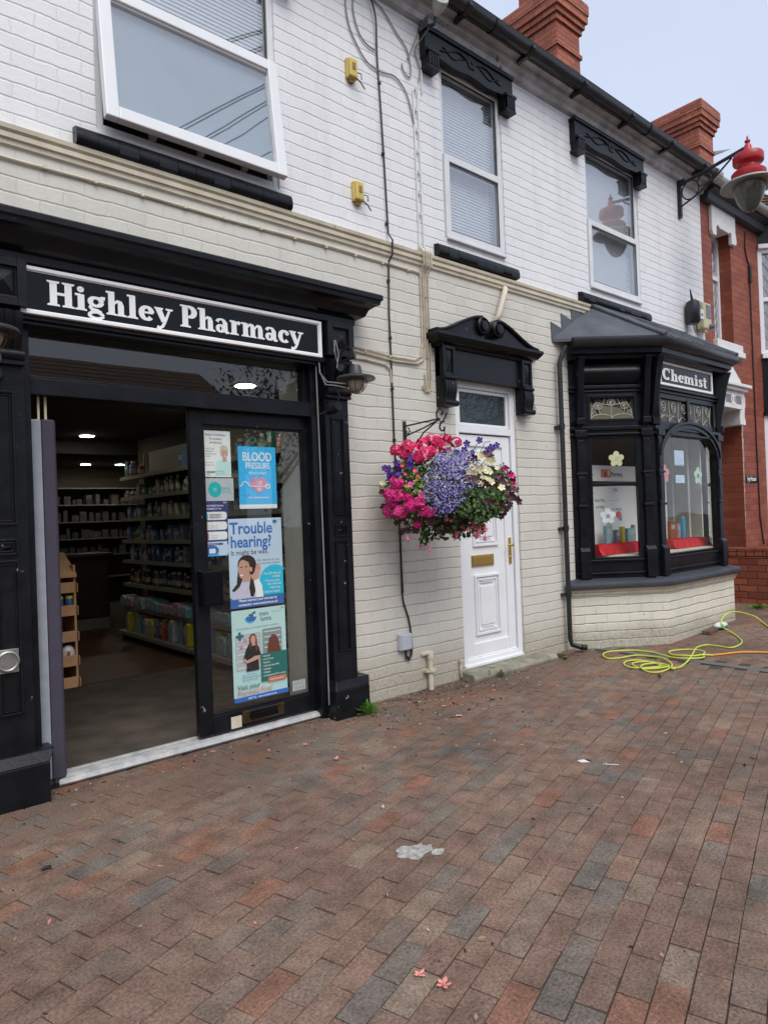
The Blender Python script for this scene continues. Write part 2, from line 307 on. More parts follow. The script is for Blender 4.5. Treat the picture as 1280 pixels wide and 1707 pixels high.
def arc(cx,cz,rx,rz,a0,a1,n,y=None):
    return [(cx+rx*math.cos(R_(a0+(a1-a0)*i/n)),cz+rz*math.sin(R_(a0+(a1-a0)*i/n))) for i in range(n+1)]
# frame helpers: a plane with origin O, unit u (along), z up, n outward
class Fr:
    def __init__(s,O,u,n): s.O=Vector(O); s.u=Vector(u).normalized(); s.n=Vector(n).normalized()
    def p(s,a,z,o=0): return s.O+s.u*a+s.n*o+Vector((0,0,z))
    def box(s,m,a0,a1,z0,z1,o0,o1):
        q=[s.p(a0,z0,o0),s.p(a1,z0,o0),s.p(a1,z1,o0),s.p(a0,z1,o0)]; return m.ext(q,s.n*(o1-o0))
    def ext(s,m,pts,o0,o1): return m.ext([s.p(a,z,o0) for a,z in pts],s.n*(o1-o0))
    def ring(s,m,a0,a1,z0,z1,wd,o0,o1,wb=None,wt=None):
        wb=wb or wd; wt=wt or wd
        s.box(m,a0,a0+wd,z0,z1,o0,o1); s.box(m,a1-wd,a1,z0,z1,o0,o1); s.box(m,a0+wd,a1-wd,z0,z0+wb,o0,o1); s.box(m,a0+wd,a1-wd,z1-wt,z1,o0,o1); return m
WALL=Fr((0,0,0),(1,0,0),(0,-1,0))
def text_mesh(m,body,fr,a,z,o,size,align='LEFT',bold=0.0,sx=1.0,ext=.0004):
    cu=bpy.data.curves.new('t','FONT'); cu.body=body; cu.size=size; cu.align_x=align; cu.offset=bold*size; cu.extrude=ext; cu.resolution_u=3
    ob=bpy.data.objects.new('t',cu); me=bpy.data.meshes.new_from_object(ob)
    vs=[fr.p(a+v.co.x*sx,z+v.co.y,o+v.co.z) for v in me.vertices]; m.add(vs,[tuple(p.vertices) for p in me.polygons])
    bpy.data.objects.remove(ob); bpy.data.meshes.remove(me); bpy.data.curves.remove(cu); return m
# ---- heavy slab-serif letters
def stroke2(pts):
    n=len(pts); L=[];Rr=[]
    for i,(x,y,wd) in enumerate(pts):
        a=pts[max(i-1,0)]; b=pts[min(i+1,n-1)]; dx,dy=b[0]-a[0],b[1]-a[1]; l=math.hypot(dx,dy) or 1; nx,ny=-dy/l,dx/l
        L.append((x+nx*wd/2,y+ny*wd/2)); Rr.append((x-nx*wd/2,y-ny*wd/2))
    return L,Rr
def arcs(cx,cy,rx,ry,a0,a1,wf,n=18):
    return ('s',[(cx+rx*math.cos(R_(a0+(a1-a0)*i/n)),cy+ry*math.sin(R_(a0+(a1-a0)*i/n)),wf(a0+(a1-a0)*i/n)) for i in range(n+1)])
vw=lambda thin,thick:(lambda a: thin+(thick-thin)*abs(math.cos(R_(a))))
def r(x0,y0,x1,y1): return ('p',[(x0,y0),(x1,y0),(x1,y1),(x0,y1)])
def sf(x0,x1,y,up=1):  # flared slab serif
    t=.085*up; return ('p',[(x0,y),(x1,y),(x1,y+t*.6),(x1-.05,y+t),(x0+.05,y+t),(x0,y+t*.6)])
ARCH=lambda x:('s',[(x+.18,.44,.05),(x+.23,.55,.09),(x+.32,.615,.13),(x+.41,.58,.19),(x+.445,.46,.22),(x+.445,0,.22)])
GL={
'H':(.90,[r(.07,0,.31,1),r(.57,0,.81,1),r(.3,.45,.58,.56),sf(-.02,.40,0),sf(.48,.90,0),sf(-.02,.40,1,-1),sf(.48,.90,1,-1)]),
'i':(.42,[r(.09,0,.32,.66),sf(0,.41,0),r(.0,.59,.2,.68),arcs(.2,.86,.06,.055,0,360,lambda a:.13)]),
'g':(.66,[arcs(.29,.44,.2,.17,0,360,vw(.1,.19)),arcs(.29,-.12,.24,.13,0,360,vw(.10,.13)),('s',[(.14,.3,.1),(.08,.2,.13),(.16,.1,.16),(.34,.06,.17),(.48,.0,.14)]),('s',[(.4,.56,.09),(.5,.64,.12),(.62,.62,.15)])]),
'h':(.74,[r(.06,0,.29,1),sf(-.02,.37,0),r(-.02,.92,.2,1),ARCH(.08),sf(.36,.74,0)]),
'l':(.42,[r(.09,0,.32,1),sf(0,.41,0),r(0,.92,.2,1)]),
'e':(.62,[arcs(.31,.33,.205,.27,8,322,vw(.11,.22)),r(.16,.32,.56,.40)]),
'y':(.70,[('s',[(.14,.62,.24),(.36,.06,.2)]),('s',[(.60,.62,.09),(.40,.06,.11),(.3,-.14,.12),(.2,-.22,.13),(.08,-.19,.15)]),sf(-.02,.34,.68,-1),sf(.44,.74,.68,-1)]),
'P':(.74,[r(.07,0,.31,1),sf(-.02,.42,0),r(-.02,.92,.4,1),arcs(.34,.71,.24,.23,-90,90,vw(.11,.24)),r(.28,.43,.36,.53)]),
'a':(.64,[('s',[(.07,.5,.16),(.12,.6,.12),(.24,.64,.09),(.36,.6,.14),(.43,.48,.21),(.44,.1,.21),(.5,.04,.14),(.62,.05,.07)]),arcs(.22,.2,.13,.15,0,360,vw(.08,.17)),]),
'r':(.54,[r(.07,0,.30,.66),sf(-.01,.39,0),r(-.01,.59,.2,.68),('s',[(.24,.42,.05),(.30,.56,.1),(.40,.61,.16),(.48,.56,.17)])]),
'm':(1.12,[r(.06,0,.29,.66),sf(-.02,.36,0),r(-.02,.59,.2,.68),ARCH(.08),sf(.38,.70,0),ARCH(.45),sf(.76,1.1,0)]),
'c':(.58,[arcs(.32,.33,.205,.27,55,318,vw(.10,.22)),arcs(.46,.50,.05,.05,0,360,lambda a:.11)]),
'C':(.86,[arcs(.44,.5,.31,.42,48,318,vw(.13,.26)),('p',[(.66,.62),(.76,.62),(.76,1.0),(.68,1.0)])]),
's':(.54,[('s',[(.46,.50,.12),(.38,.60,.10),(.24,.62,.12),(.13,.53,.17),(.18,.41,.2),(.36,.29,.21),(.43,.16,.18),(.34,.06,.13),(.18,.04,.1),(.07,.14,.12)])]),
't':(.46,[r(.1,.12,.31,.88),r(0,.58,.44,.67),('s',[(.205,.14,.21),(.24,.06,.18),(.32,.03,.12),(.44,.09,.06)])]),
}
def serif_text(m,body,fr,a,z,o,size,sx=1.0,gap=.02,th=.004):
    x=0; k=0
    for ch in body:
        if ch==' ': x+=.34; continue
        wd,pr=GL[ch]
        for kind,P in pr:
            k=(k+1)%9; oo=o+th+k*.00025
            if kind=='p': fr.ext(m,[(a+(x+px)*size*sx,z+py*size) for px,py in P],o,oo)
            else:
                L,Rr=stroke2(P); n=len(L); vs=[];fs=[]
                for q in (L,Rr):
                    for (px,py) in q: vs+= [fr.p(a+(x+px)*size*sx,z+py*size,o),fr.p(a+(x+px)*size*sx,z+py*size,oo)]
                for i in range(n-1):
                    l0,l1=2*i,2*i+2; r0,r1=2*n+2*i,2*n+2*i+2
                    fs+=[(l0+1,r0+1,r1+1,l1+1),(l0,l0+1,l1+1,l1),(r0,r1,r1+1,r0+1)]
                fs+=[(0,2*n,2*n+1,1),(2*n-2,2*n-1,4*n-1,4*n-2)]
                m.add(vs,fs)
        x+=wd+gap
    return x*size*sx
def wall_holes(m,x0,x1,z0,z1,holes,yf=0,dep=.12):
    xs=sorted({x0,x1,*[h[i] for h in holes for i in (0,1)]}); zs=sorted({z0,z1,*[h[i] for h in holes for i in (2,3)]})
    xs=[x for x in xs if x0<=x<=x1]; zs=[z for z in zs if z0<=z<=z1]
    for i in range(len(xs)-1):
        for j in range(len(zs)-1):
            cx=(xs[i]+xs[i+1])/2; cz=(zs[j]+zs[j+1])/2
            if any(h[0]<cx<h[1] and h[2]<cz<h[3] for h in holes): continue
            m.quad((xs[i],yf,zs[j]),(xs[i+1],yf,zs[j]),(xs[i+1],yf,zs[j+1]),(xs[i],yf,zs[j+1]))
    for a,b,c,d in holes:
        d_=min(d,z1); c_=max(c,z0)
        m.quad((a,yf,c_),(a,yf,d_),(a,yf+dep,d_),(a,yf+dep,c_)); m.quad((b,yf,d_),(b,yf,c_),(b,yf+dep,c_),(b,yf+dep,d_))
        if d<=z1: m.quad((a,yf,d),(b,yf,d),(b,yf+dep,d),(a,yf+dep,d))
        if c>=z0: m.quad((b,yf,c),(a,yf,c),(a,yf+dep,c),(b,yf+dep,c))
    return m
def gz(x): return 0.0075*max(0,x-5.5)**2 if x<9.6 else .126+.03*(x-9.6)
# ================================================================== GROUND
def ground_sheet():
    m=MB(); xs=[-80,-20,-3]+[ -3+.5*i for i in range(1,30)]+[14,20,80]; ys=[-80,-8.2,.3,80]
    for i in range(len(xs)-1):
        for j in range(len(ys)-1):
            a,b=xs[i],xs[i+1]; ga,gb=gz(a)-.007,gz(b)-.007
            if a>=14 or b>14: ga=min(ga,.3); gb=min(gb,.3)
            m.quad((a,ys[j],ga),(b,ys[j],gb),(b,ys[j+1],gb),(a,ys[j+1],ga))
    return m
m_sand=pm('dirty_joint_sand',(.070,.050,.037),rough=.95,var=.4,scale=20,bump=.5)
o=ground_sheet().build('ground',m_sand,org=(0,0,0)); struct(o)
m_asph=pm('asphalt',(.06,.06,.06),rough=.9,var=.2,scale=30,bump=.6)
o=MB().quad((-60,-15,.004),(60,-15,.004),(60,-8.5,.004),(-60,-8.5,.004)).build('road',m_asph); o.location.z=.0; struct(o)
# pavers with their own tone
def paver_mat():
    m=bpy.data.materials.new('block_paving'); t=nodes(m); o=N(t,'ShaderNodeOutputMaterial'); p=N(t,'ShaderNodeBsdfPrincipled')
    at=N(t,'ShaderNodeAttribute',attribute_name='tone'); g=N(t,'ShaderNodeNewGeometry')
    cr=N(t,'ShaderNodeValToRGB'); e=cr.color_ramp.elements
    stops=[(0,(.142,.122,.107)),(.04,(.160,.132,.110)),(.14,(.174,.130,.105)),(.30,(.178,.126,.097)),(.45,(.184,.121,.093)),(.65,(.192,.121,.093)),(.84,(.198,.132,.098)),(.92,(.212,.160,.120)),(.965,(.216,.116,.082)),(1,(.236,.118,.080))]
    e[0].position=0; e[0].color=(*stops[0][1],1); e[1].position=1; e[1].color=(*stops[-1][1],1)
    for ps,c in stops[1:-1]: q=e.new(ps); q.color=(*c,1)
    lk(t,at.outputs['Fac'],cr.inputs[0])
    n1=N(t,'ShaderNodeTexNoise'); n1.inputs['Scale'].default_value=95; n1.inputs['Detail'].default_value=4; n1.inputs['Roughness'].default_value=.7
    n2=N(t,'ShaderNodeTexNoise'); n2.inputs['Scale'].default_value=9; n2.inputs['Detail'].default_value=6
    n3=N(t,'ShaderNodeTexNoise'); n3.inputs['Scale'].default_value=1.1; n3.inputs['Detail'].default_value=5
    n4=N(t,'ShaderNodeTexNoise'); n4.inputs['Scale'].default_value=60; n4.inputs['Detail'].default_value=2
    for n in (n1,n2,n3,n4): lk(t,g.outputs['Position'],n.inputs['Vector'])
    def mr(src,a,b,c,d):
        q=N(t,'ShaderNodeMapRange'); q.inputs[1].default_value=a; q.inputs[2].default_value=b; q.inputs[3].default_value=c; q.inputs[4].default_value=d; lk(t,src,q.inputs[0]); return q.outputs[0]
    def mul(a,b):
        q=N(t,'ShaderNodeMath',operation='MULTIPLY'); lk(t,a,q.inputs[0]); lk(t,b,q.inputs[1]); return q.outputs[0]
    k=mul(mul(mr(n1.outputs['Fac'],.3,.7,.52,1.55),mr(n2.outputs['Fac'],.3,.7,.74,1.26)),mr(n3.outputs['Fac'],.3,.7,.80,1.20))
    s=N(t,'ShaderNodeVectorMath',operation='SCALE'); lk(t,cr.outputs[0],s.inputs[0]); lk(t,k,s.inputs['Scale']); c=s.outputs[0]
    # pale specks of lichen and dried mud
    mx=N(t,'ShaderNodeMix',data_type='RGBA'); lk(t,mul(mr(n4.outputs['Fac'],.64,.72,0,.6),mr(n3.outputs['Fac'],.35,.65,.2,1)),mx.inputs[0]); lk(t,c,mx.inputs[6]); mx.inputs[7].default_value=(.30,.26,.22,1); c=mx.outputs[2]
    # soil washed against the building
    sp=N(t,'ShaderNodeSeparateXYZ'); lk(t,g.outputs['Position'],sp.inputs[0])
    so=mr(sp.outputs[1],-.75,-.02,0,1); so2=mul(so,mr(n2.outputs['Fac'],.42,.62,0,.75))
    my=N(t,'ShaderNodeMix',data_type='RGBA'); lk(t,so2,my.inputs[0]); lk(t,c,my.inputs[6]); my.inputs[7].default_value=(.075,.055,.038,1); c=my.outputs[2]
    lk(t,c,p.inputs['Base Color']); p.inputs['Roughness'].default_value=.85; p.inputs['Specular IOR Level'].default_value=.15
    b=N(t,'ShaderNodeBump'); b.inputs['Strength'].default_value=.9; b.inputs['Distance'].default_value=.006
    ad=N(t,'ShaderNodeMath',operation='ADD'); lk(t,n1.outputs['Fac'],ad.inputs[0]); lk(t,n2.outputs['Fac'],ad.inputs[1]); lk(t,ad.outputs[0],b.inputs['Height']); lk(t,b.outputs[0],p.inputs['Normal'])
    lk(t,p.outputs[0],o.inputs[0]); return m
m_pave=paver_mat()
def pave():
    rnd=random.Random(11); vs=[];fs=[];tone=[]
    Nv=Vector((-math.sin(R_(17)),math.cos(R_(17)),0))
    # base curve sampled: direction turns gently from 21 to 14.5 degrees
    ds=.05; pts={}; P=Vector((0,-1.5,0)); S=[];
    def th(x): return R_(14.5+6.5*math.exp(-max(x,0)/1.8))
    cur=Vector((0,-1.5,0)); fwd=[cur.copy()]
    for i in range(int(9/ds)): cur=cur+Vector((math.cos(th(cur.x)),math.sin(th(cur.x)),0))*ds; fwd.append(cur.copy())
    cur=Vector((0,-1.5,0)); bwd=[]
    for i in range(int(6/ds)): cur=cur-Vector((math.cos(th(cur.x)),math.sin(th(cur.x)),0))*ds; bwd.append(cur.copy())
    curve=bwd[::-1]+fwd; off=len(bwd)
    def pos(s,t_):
        f=s/ds+off; i=max(0,min(len(curve)-2,int(f))); return curve[i].lerp(curve[i+1],f-i)+Nv*t_
    def brick(C,G,tn,j=.0):
        # C four plan corners ccw
        C=[q+Vector((rnd.uniform(-.0016,.0016),rnd.uniform(-.0016,.0016),0)) for q in C]; z=[gz(q.x)+G+rnd.uniform(-.0012,.0012) for q in C]; c=sum(C,Vector())/4; n0=len(vs)
        ins=[q+(c-q).normalized()*.0038 for q in C]
        for q,zz in zip(C,z): vs.append((q.x,q.y,zz-.008))
        for q,zz in zip(C,z): vs.append((q.x,q.y,zz-.0018))
        for q,zz in zip(ins,z): vs.append((q.x,q.y,zz))
        for k in range(4):
            k2=(k+1)%4; fs.append((n0+k,n0+k2,n0+4+k2,n0+4+k)); fs.append((n0+4+k,n0+4+k2,n0+8+k2,n0+8+k)); tone.extend((tn,tn))
        fs.append((n0+8,n0+9,n0+10,n0+11)); tone.append(tn)
    def rt():
        return rnd.random()**.9 if rnd.random()<.965 else rnd.choice([.02,.05,.85,.9,.97])
    for row in range(-66,66):
        t0=row*.095; so=(row%2)*.1+rnd.uniform(-.012,.012)
        s=-5.4+so
        while s<8.8:
            g=.0035; L=.2
            g=.0034; C=[pos(s+g,t0+g/2),pos(s+L-g*.3,t0+g/2),pos(s+L-g*.3,t0+.095-g/2),pos(s+g,t0+.095-g/2)]
            c=sum(C,Vector())/4; s+=L
            if c.y>.06 or c.y<-6.5 or c.x<-4: continue
            if c.x>6.03-.02*c.y-.06 : continue
            brick(C,rnd.uniform(-.0022,.0018),rt())
    for row in range(0,66):
        y=.05-row*.1; x=6.14+(row%2)*.1
        while x<14:
            C=[Vector((x+.002,y-.098,0)),Vector((x+.198,y-.098,0)),Vector((x+.198,y-.002,0)),Vector((x+.002,y-.002,0))]; x+=.2
            if row*.1>6.4: continue
            brick(C,rnd.uniform(-.0015,.0015),rt())
    me=bpy.data.meshes.new('paving'); me.from_pydata(vs,[],fs); a=me.attributes.new('tone','FLOAT','FACE'); a.data.foreach_set('value',tone); me.materials.append(m_pave); me.update()
    o=bpy.data.objects.new('pavement',me); COL.objects.link(o); ORG[o.name]=Vector((0,0,0)); struct(o)
pave()
mb=MB()
for a,b in ((.0,-.9),(-.905,-1.8),(-1.805,-2.7),(-2.705,-4.5)):
    mb.box(6.03-.02*a,6.13-.02*a,b,a,-.006+.004,.006)
o=mb.build('drain_channel',m_concrete,bev=.003); tag(o,'straight dark concrete drain channel crossing the block paving from the bay window','drain')

# ================================================================== PHARMACY BUILDING
bld=thing('painted_brick_shop',(5,0,0),'two storey painted brick shop, white above and cream below, with black shopfront','building')
UP=[(1.37,2.60,3.70,5.28),(4.24,5.05,3.75,5.26),(6.42,7.50,3.75,5.28)]
mb=wall_holes(MB(),-3.0,9.12,3.5,5.62,UP,0,.14); mb.quad((9.12,0,3.5),(9.12,.3,3.5),(9.12,.3,5.62),(9.12,0,5.62)); mb.build('upper_wall',m_white_wall,bld)
LOW=[(.90,2.86,-.02,2.56),(4.285,5.105,.09,2.56),(6.02,8.8,.70,3.0)]
mb=wall_holes(MB(),-3.0,9.12,-.1,3.5,LOW,0,.14); mb.build('lower_wall',m_cream_wall,bld)
# string course
mb=MB(); mb.prof_x([(0,3.445),(-.018,3.45),(-.02,3.475),(-.034,3.48),(-.036,3.505),(-.026,3.512),(-.045,3.522),(-.05,3.545),(-.03,3.556),(0,3.562)],-3.0,6.36)
mb.build('string_course',m_creampaint,bld,smooth=30)
# eaves soffit board, fascia and gutter
mb=MB(); mb.prof_x([(0,5.48),(-.05,5.485),(-.06,5.53),(-.10,5.55),(-.11,5.60),(-.16,5.615),(-.16,5.66),(0,5.66)],-3,9.13); mb.build('eaves_board',m_soffit,bld,smooth=30)
gp=[(-.16,5.68)]+[(-.225+.065*math.cos(R_(a)),5.665+.075*math.sin(R_(a))) for a in range(0,-181,-20)]+[(-.295,5.675),(-.282,5.675)]+[(-.225+.055*math.cos(R_(a)),5.665+.064*math.sin(R_(a))) for a in range(-180,1,20)]
mb=MB(); mb.prof_x([(y,z) for y,z in gp],-3,9.05); g1=mb.build('gutter',m_gutter,bld,smooth=40)
for x in (.2,1.3,2.4,3.4,4.35,5.2,6.05,6.95,7.85,8.7):
    mb=MB(); mb.prof_x([(-.05,5.56),(-.15,5.575),(-.22,5.575),(-.30,5.62),(-.30,5.65),(-.23,5.59),(-.16,5.60),(-.16,5.66),(-.12,5.66),(-.12,5.59),(-.05,5.58)],x-.02,x+.02); mb.build('bracket',m_gutter,g1)
for x in (4.75,7.4,2.0):
    mb=MB(); pr=[(-.225+.075*math.cos(R_(a)),5.665+.086*math.sin(R_(a))) for a in range(0,-181,-20)]; pr2=[(-.225+.06*math.cos(R_(a)),5.665+.07*math.sin(R_(a))) for a in range(-180,1,20)]
    mb.prof_x(pr+pr2,x-.06,x+.06); mb.build('gutter_joint',m_gutter,g1,smooth=40)
# roof and chimneys
def slates(m,x0,x1,y0,z0,y1,z1,rows,th=.03):
    dy,dz=(y1-y0)/rows,(z1-z0)/rows
    for i in range(rows):
        a=(y0+dy*i,z0+dz*i); b=(y0+dy*(i+1),z0+dz*(i+1))
        m.ext([(x0,a[0],a[1]+th),(x0,b[0],b[1]+.004),(x0,b[0],b[1]-.01),(x0,a[0],a[1])],(x1-x0,0,0))
mb=MB(); slates(mb,-3,9.15,-.20,5.70,2.5,7.45,14); slates(mb,-3,9.15,5.2,5.70,2.5,7.45,14); roof=mb.build('roof',m_slate,bld)
def chimney(x0,parent,pots):
    x1,y0,y1=x0+.62,2.05,2.97; mb=MB()
    mb.box(x0,x1,y0,y1,6.6,8.99)
    mb.box(x0-.03,x1+.03,y0-.03,y1+.03,8.60,8.665)
    for k,(za,zb) in enumerate(((8.99,9.08),(9.08,9.17),(9.17,9.29))): mb.box(x0-.035*(k+1),x1+.035*(k+1),y0-.035*(k+1),y1+.035*(k+1),za,zb)
    mb.box(x0-.12,x1+.12,y0-.12,y1+.12,9.29,9.45)
    # stepped, worn cap
    mb.ext([(x0-.11,y0-.11,9.45),(x1+.11,y0-.11,9.45),(x1+.11,y1+.11,9.45),(x0-.11,y1+.11,9.45)],(0,0,.03))
    if pots=='tall':
        mb.ext([(x0-.02,y0-.02,9.45),(x1+.06,y0-.02,9.45),(x1+.06,y1-.25,9.45),(x0-.02,y1-.25,9.45)],(0,0,.35))
    else:
        # cement-topped splay
        vs=[(x0-.1,y0-.1,9.48),(x1+.1,y0-.1,9.48),(x1+.1,y1+.1,9.48),(x0-.1,y1+.1,9.48),(x0+.05,y0+.05,9.58),(x1-.05,y0+.05,9.58),(x1-.05,y1-.05,9.58),(x0+.05,y1-.05,9.58)]
        mb.add(vs,[(4,5,6,7),(0,1,5,4),(1,2,6,5),(2,3,7,6),(3,0,4,7)])
    c=mb.build('chimney',m_chimbrick,parent)
    return c
ch=chimney(9.08,roof,'tall')
# ---- upper windows
def lintel_unit(x0,x1,zt,zb,parent):
    """carved black lintel with scrolled ends"""
    mb=MB(); W_=x1-x0; e=.13
    lo=zb+.125
    pts=[(x0,zt),(x0,zb+.10),(x0+.015,zb+.085),(x0+.015,zb+.02),(x0+.05,zb),(x0+e,zb),(x0+e,zb+.13)]
    n=16
    for i in range(n+1):
        t=i/n; a=x0+e+(W_-2*e)*t; pts.append((a,lo-.004+.010*math.cos(PI*4*t)))
    pts+=[(x1-e,zb+.13),(x1-e,zb),(x1-.05,zb),(x1-.015,zb+.02),(x1-.015,zb+.085),(x1,zb+.10),(x1,zt)]
    WALL.ext(mb,pts,0,.07); WALL.box(mb,x0-.01,x1+.01,zt-.02,zt+.012,0,.085)
    # raised rolled ends
    for a in (x0,x1-e): 
        for k in range(4): WALL.box(mb,a+.012+k*.03,a+.03+k*.03,zb+.01,zb+.12,.07,.105)
        WALL.box(mb,a-.008,a+e+.008,zb+.12,zb+.145,.07,.11); WALL.box(mb,a-.004,a+e+.004,zb-.012,zb+.012,.0,.10)
    # carved rose relief
    cx=(x0+x1)/2; cz=(zt+lo)/2+.02
    for k in range(6):
        an=k*PI/3; mb.lathe((cx+.035*math.cos(an),-.068,cz+.035*math.sin(an)),[(.03,0),(.026,.010),(.01,.014)],10,(0,-1,0))
    mb.lathe((cx,-.068,cz),[(.022,0),(.02,.018),(.006,.024)],10,(0,-1,0))
    for sgn in (-1,1):
        p=[(cx+sgn*(.07+ (W_/2-.24)*t_),-.075,cz+.03*math.sin(t_*PI*1.6)-.02*t_) for t_ in [i/10 for i in range(11)]]
        mb.tube(p,[.009-.005*i/10 for i in range(11)],6)
        p=[(cx+sgn*(.10+ (W_/2-.30)*t_),-.072,cz-.035+.025*math.cos(t_*PI*2)) for t_ in [i/10 for i in range(11)]]
        mb.tube(p,.007,6)
    return mb.build('lintel',m_black,parent,smooth=40,bev=.004)
def brick_sill(x0,x1,z0,z1,parent):
    mb=MB(); n=round((x1-x0)/.118); w_=(x1-x0)/n
    for i in range(n):
        a=x0+i*w_; j=random.uniform(-.002,.002)
        mb.prof_x([(0,z0),(-.052,z0+.002+j),(-.068,z0+.012),(-.072+j,z0+.045),(-.062,z1-.02),(-.048,z1-.004),(0,z1+.005)],a+.0016,a+w_-.0016)
    mb.prof_x([(0,z0+.002),(-.05,z0+.004),(-.064,z0+.016),(-.067,z0+.045),(-.058,z1-.024),(-.046,z1-.008),(0,z1)],x0+.004,x1-.004)
    return mb.build('sill',m_black,parent,smooth=50)
def blind(x0,x1,z0,z1,y,parent,pitch=.028):
    mb=MB(); z=z0
    while z<z1: mb.quad((x0,y,z),(x1,y,z),(x1,y+.006,z+.024),(x0,y+.006,z+.024)); z+=pitch
    mb.quad((x0,y+.06,z0),(x1,y+.06,z0),(x1,y+.06,z1),(x0,y+.06,z1))
    return mb.build('blind',m_blind,parent)
def window(x0,x1,z0,z1,zm,lint,sill,openlow=False,blindlow=False):
    mb=MB(); F2=Fr((0,.035,0),(1,0,0),(0,-1,0)); w_=.045
    F2.ring(mb,x0,x1,z0,z1,w_,-.05,.02); F2.box(mb,x0+w_,x1-w_,zm-.03,zm+.03,-.05,.02)
    win=mb.build('window',m_upvc_old,bld,bev=.004)
    # panes
    mb=MB(); F2.box(mb,x0+w_+.0,x1-w_,zm+.03,z1-w_,-.012,-.008); mb.build('pane',m_glass_up,win)
    mb=MB(); F2.ring(mb,x0+w_,x1-w_,zm+.03,z1-w_,.012,-.005,.004); mb.build('gasket',m_cable_b,win)
    if not openlow:
        mb=MB(); F2.ring(mb,x0+.02,x1-.02,z0+.02,zm+.02,.062,.0,.045); F2.box(mb,x0+.02,x1-.02,z0-.005,z0+.02,.0,.065); s=mb.build('sash',m_upvc_old,win,bev=.005)
        mb=MB(); F2.box(mb,x0+.07,x1-.07,z0+.07,zm-.03,.018,.022); mb.build('pane',m_glass_up,win)
        mb=MB(); F2.ring(mb,x0+.082,x1-.082,z0+.082,zm-.042,.008,.03,.036); mb.build('gasket',m_cable_b,win)
    else:
        L=zm-z0+.0; ang=math.asin(.095/L); FO=Fr((0,.05,zm+.02),(1,0,0),(0,-1,0))
        dn=Vector((0,-math.sin(ang),-math.cos(ang))); nn=Vector((0,-math.cos(ang),math.sin(ang)))
        def b2(m,a0,a1,l0,l1,o0,o1):
            O=Vector((0,.02,zm+.02)); q=[O+Vector((a,0,0))+dn*l+nn*o0 for a,l in ((a0,l0),(a1,l0),(a1,l1),(a0,l1))]; m.ext(q,nn*(o1-o0))
        a0,a1=x0+.015,x1-.01; k=.075
        mb=MB(); b2(mb,a0,a0+k,0,L,0,.055); b2(mb,a1-k,a1,0,L,0,.055); b2(mb,a0+k,a1-k,0,k,0,.055); b2(mb,a0+k,a1-k,L-k,L,0,.055)
        b2(mb,a0+k,a1-k,k,k+.012,.0,.04);b2(mb,a0+k,a1-k,L-k-.012,L-k,0,.04)
        mb.build('open_sash',m_upvc,win,bev=.006)
        mb=MB(); b2(mb,a0+k,a1-k,k,L-k,.02,.024); mb.build('pane',m_glass_up,win)
        mb=MB(); b2(mb,a0+k-.004,a1-k+.004,k,L-k,-.012,-.008); mb.build('net_curtain',m_net,win)
        mb=MB(); 
        for q in (.25,.5,.75): b2(mb,x0+(x1-x0)*q-.02,x0+(x1-x0)*q+.02,L-.02,L+.012,-.03,.0)
        F2.box(mb,x0+.05,x1-.05,z0+.03,z0+.045,-.02,-.005); mb.build('latch',m_steel,win)
    blind(x0+.03,x1-.03,zm if openlow else z0+.02,z1-.03,.10,win)
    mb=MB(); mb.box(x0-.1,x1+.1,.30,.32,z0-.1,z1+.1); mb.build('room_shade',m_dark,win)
    if lint: lintel_unit(*lint,win)
    if sill: brick_sill(*sill,win)
    return win
window(1.37,2.60,3.70,5.28,4.53,(1.22,2.72,5.45,5.12),(1.235,2.66,3.548,3.655),openlow=True)
window(4.24,5.05,3.75,5.26,4.47,(4.02,5.15,5.43,5.10),(4.10,5.16,3.563,3.665))
window(6.42,7.50,3.75,5.28,4.47,(6.16,7.54,5.43,5.10),(6.20,7.60,3.56,3.655))
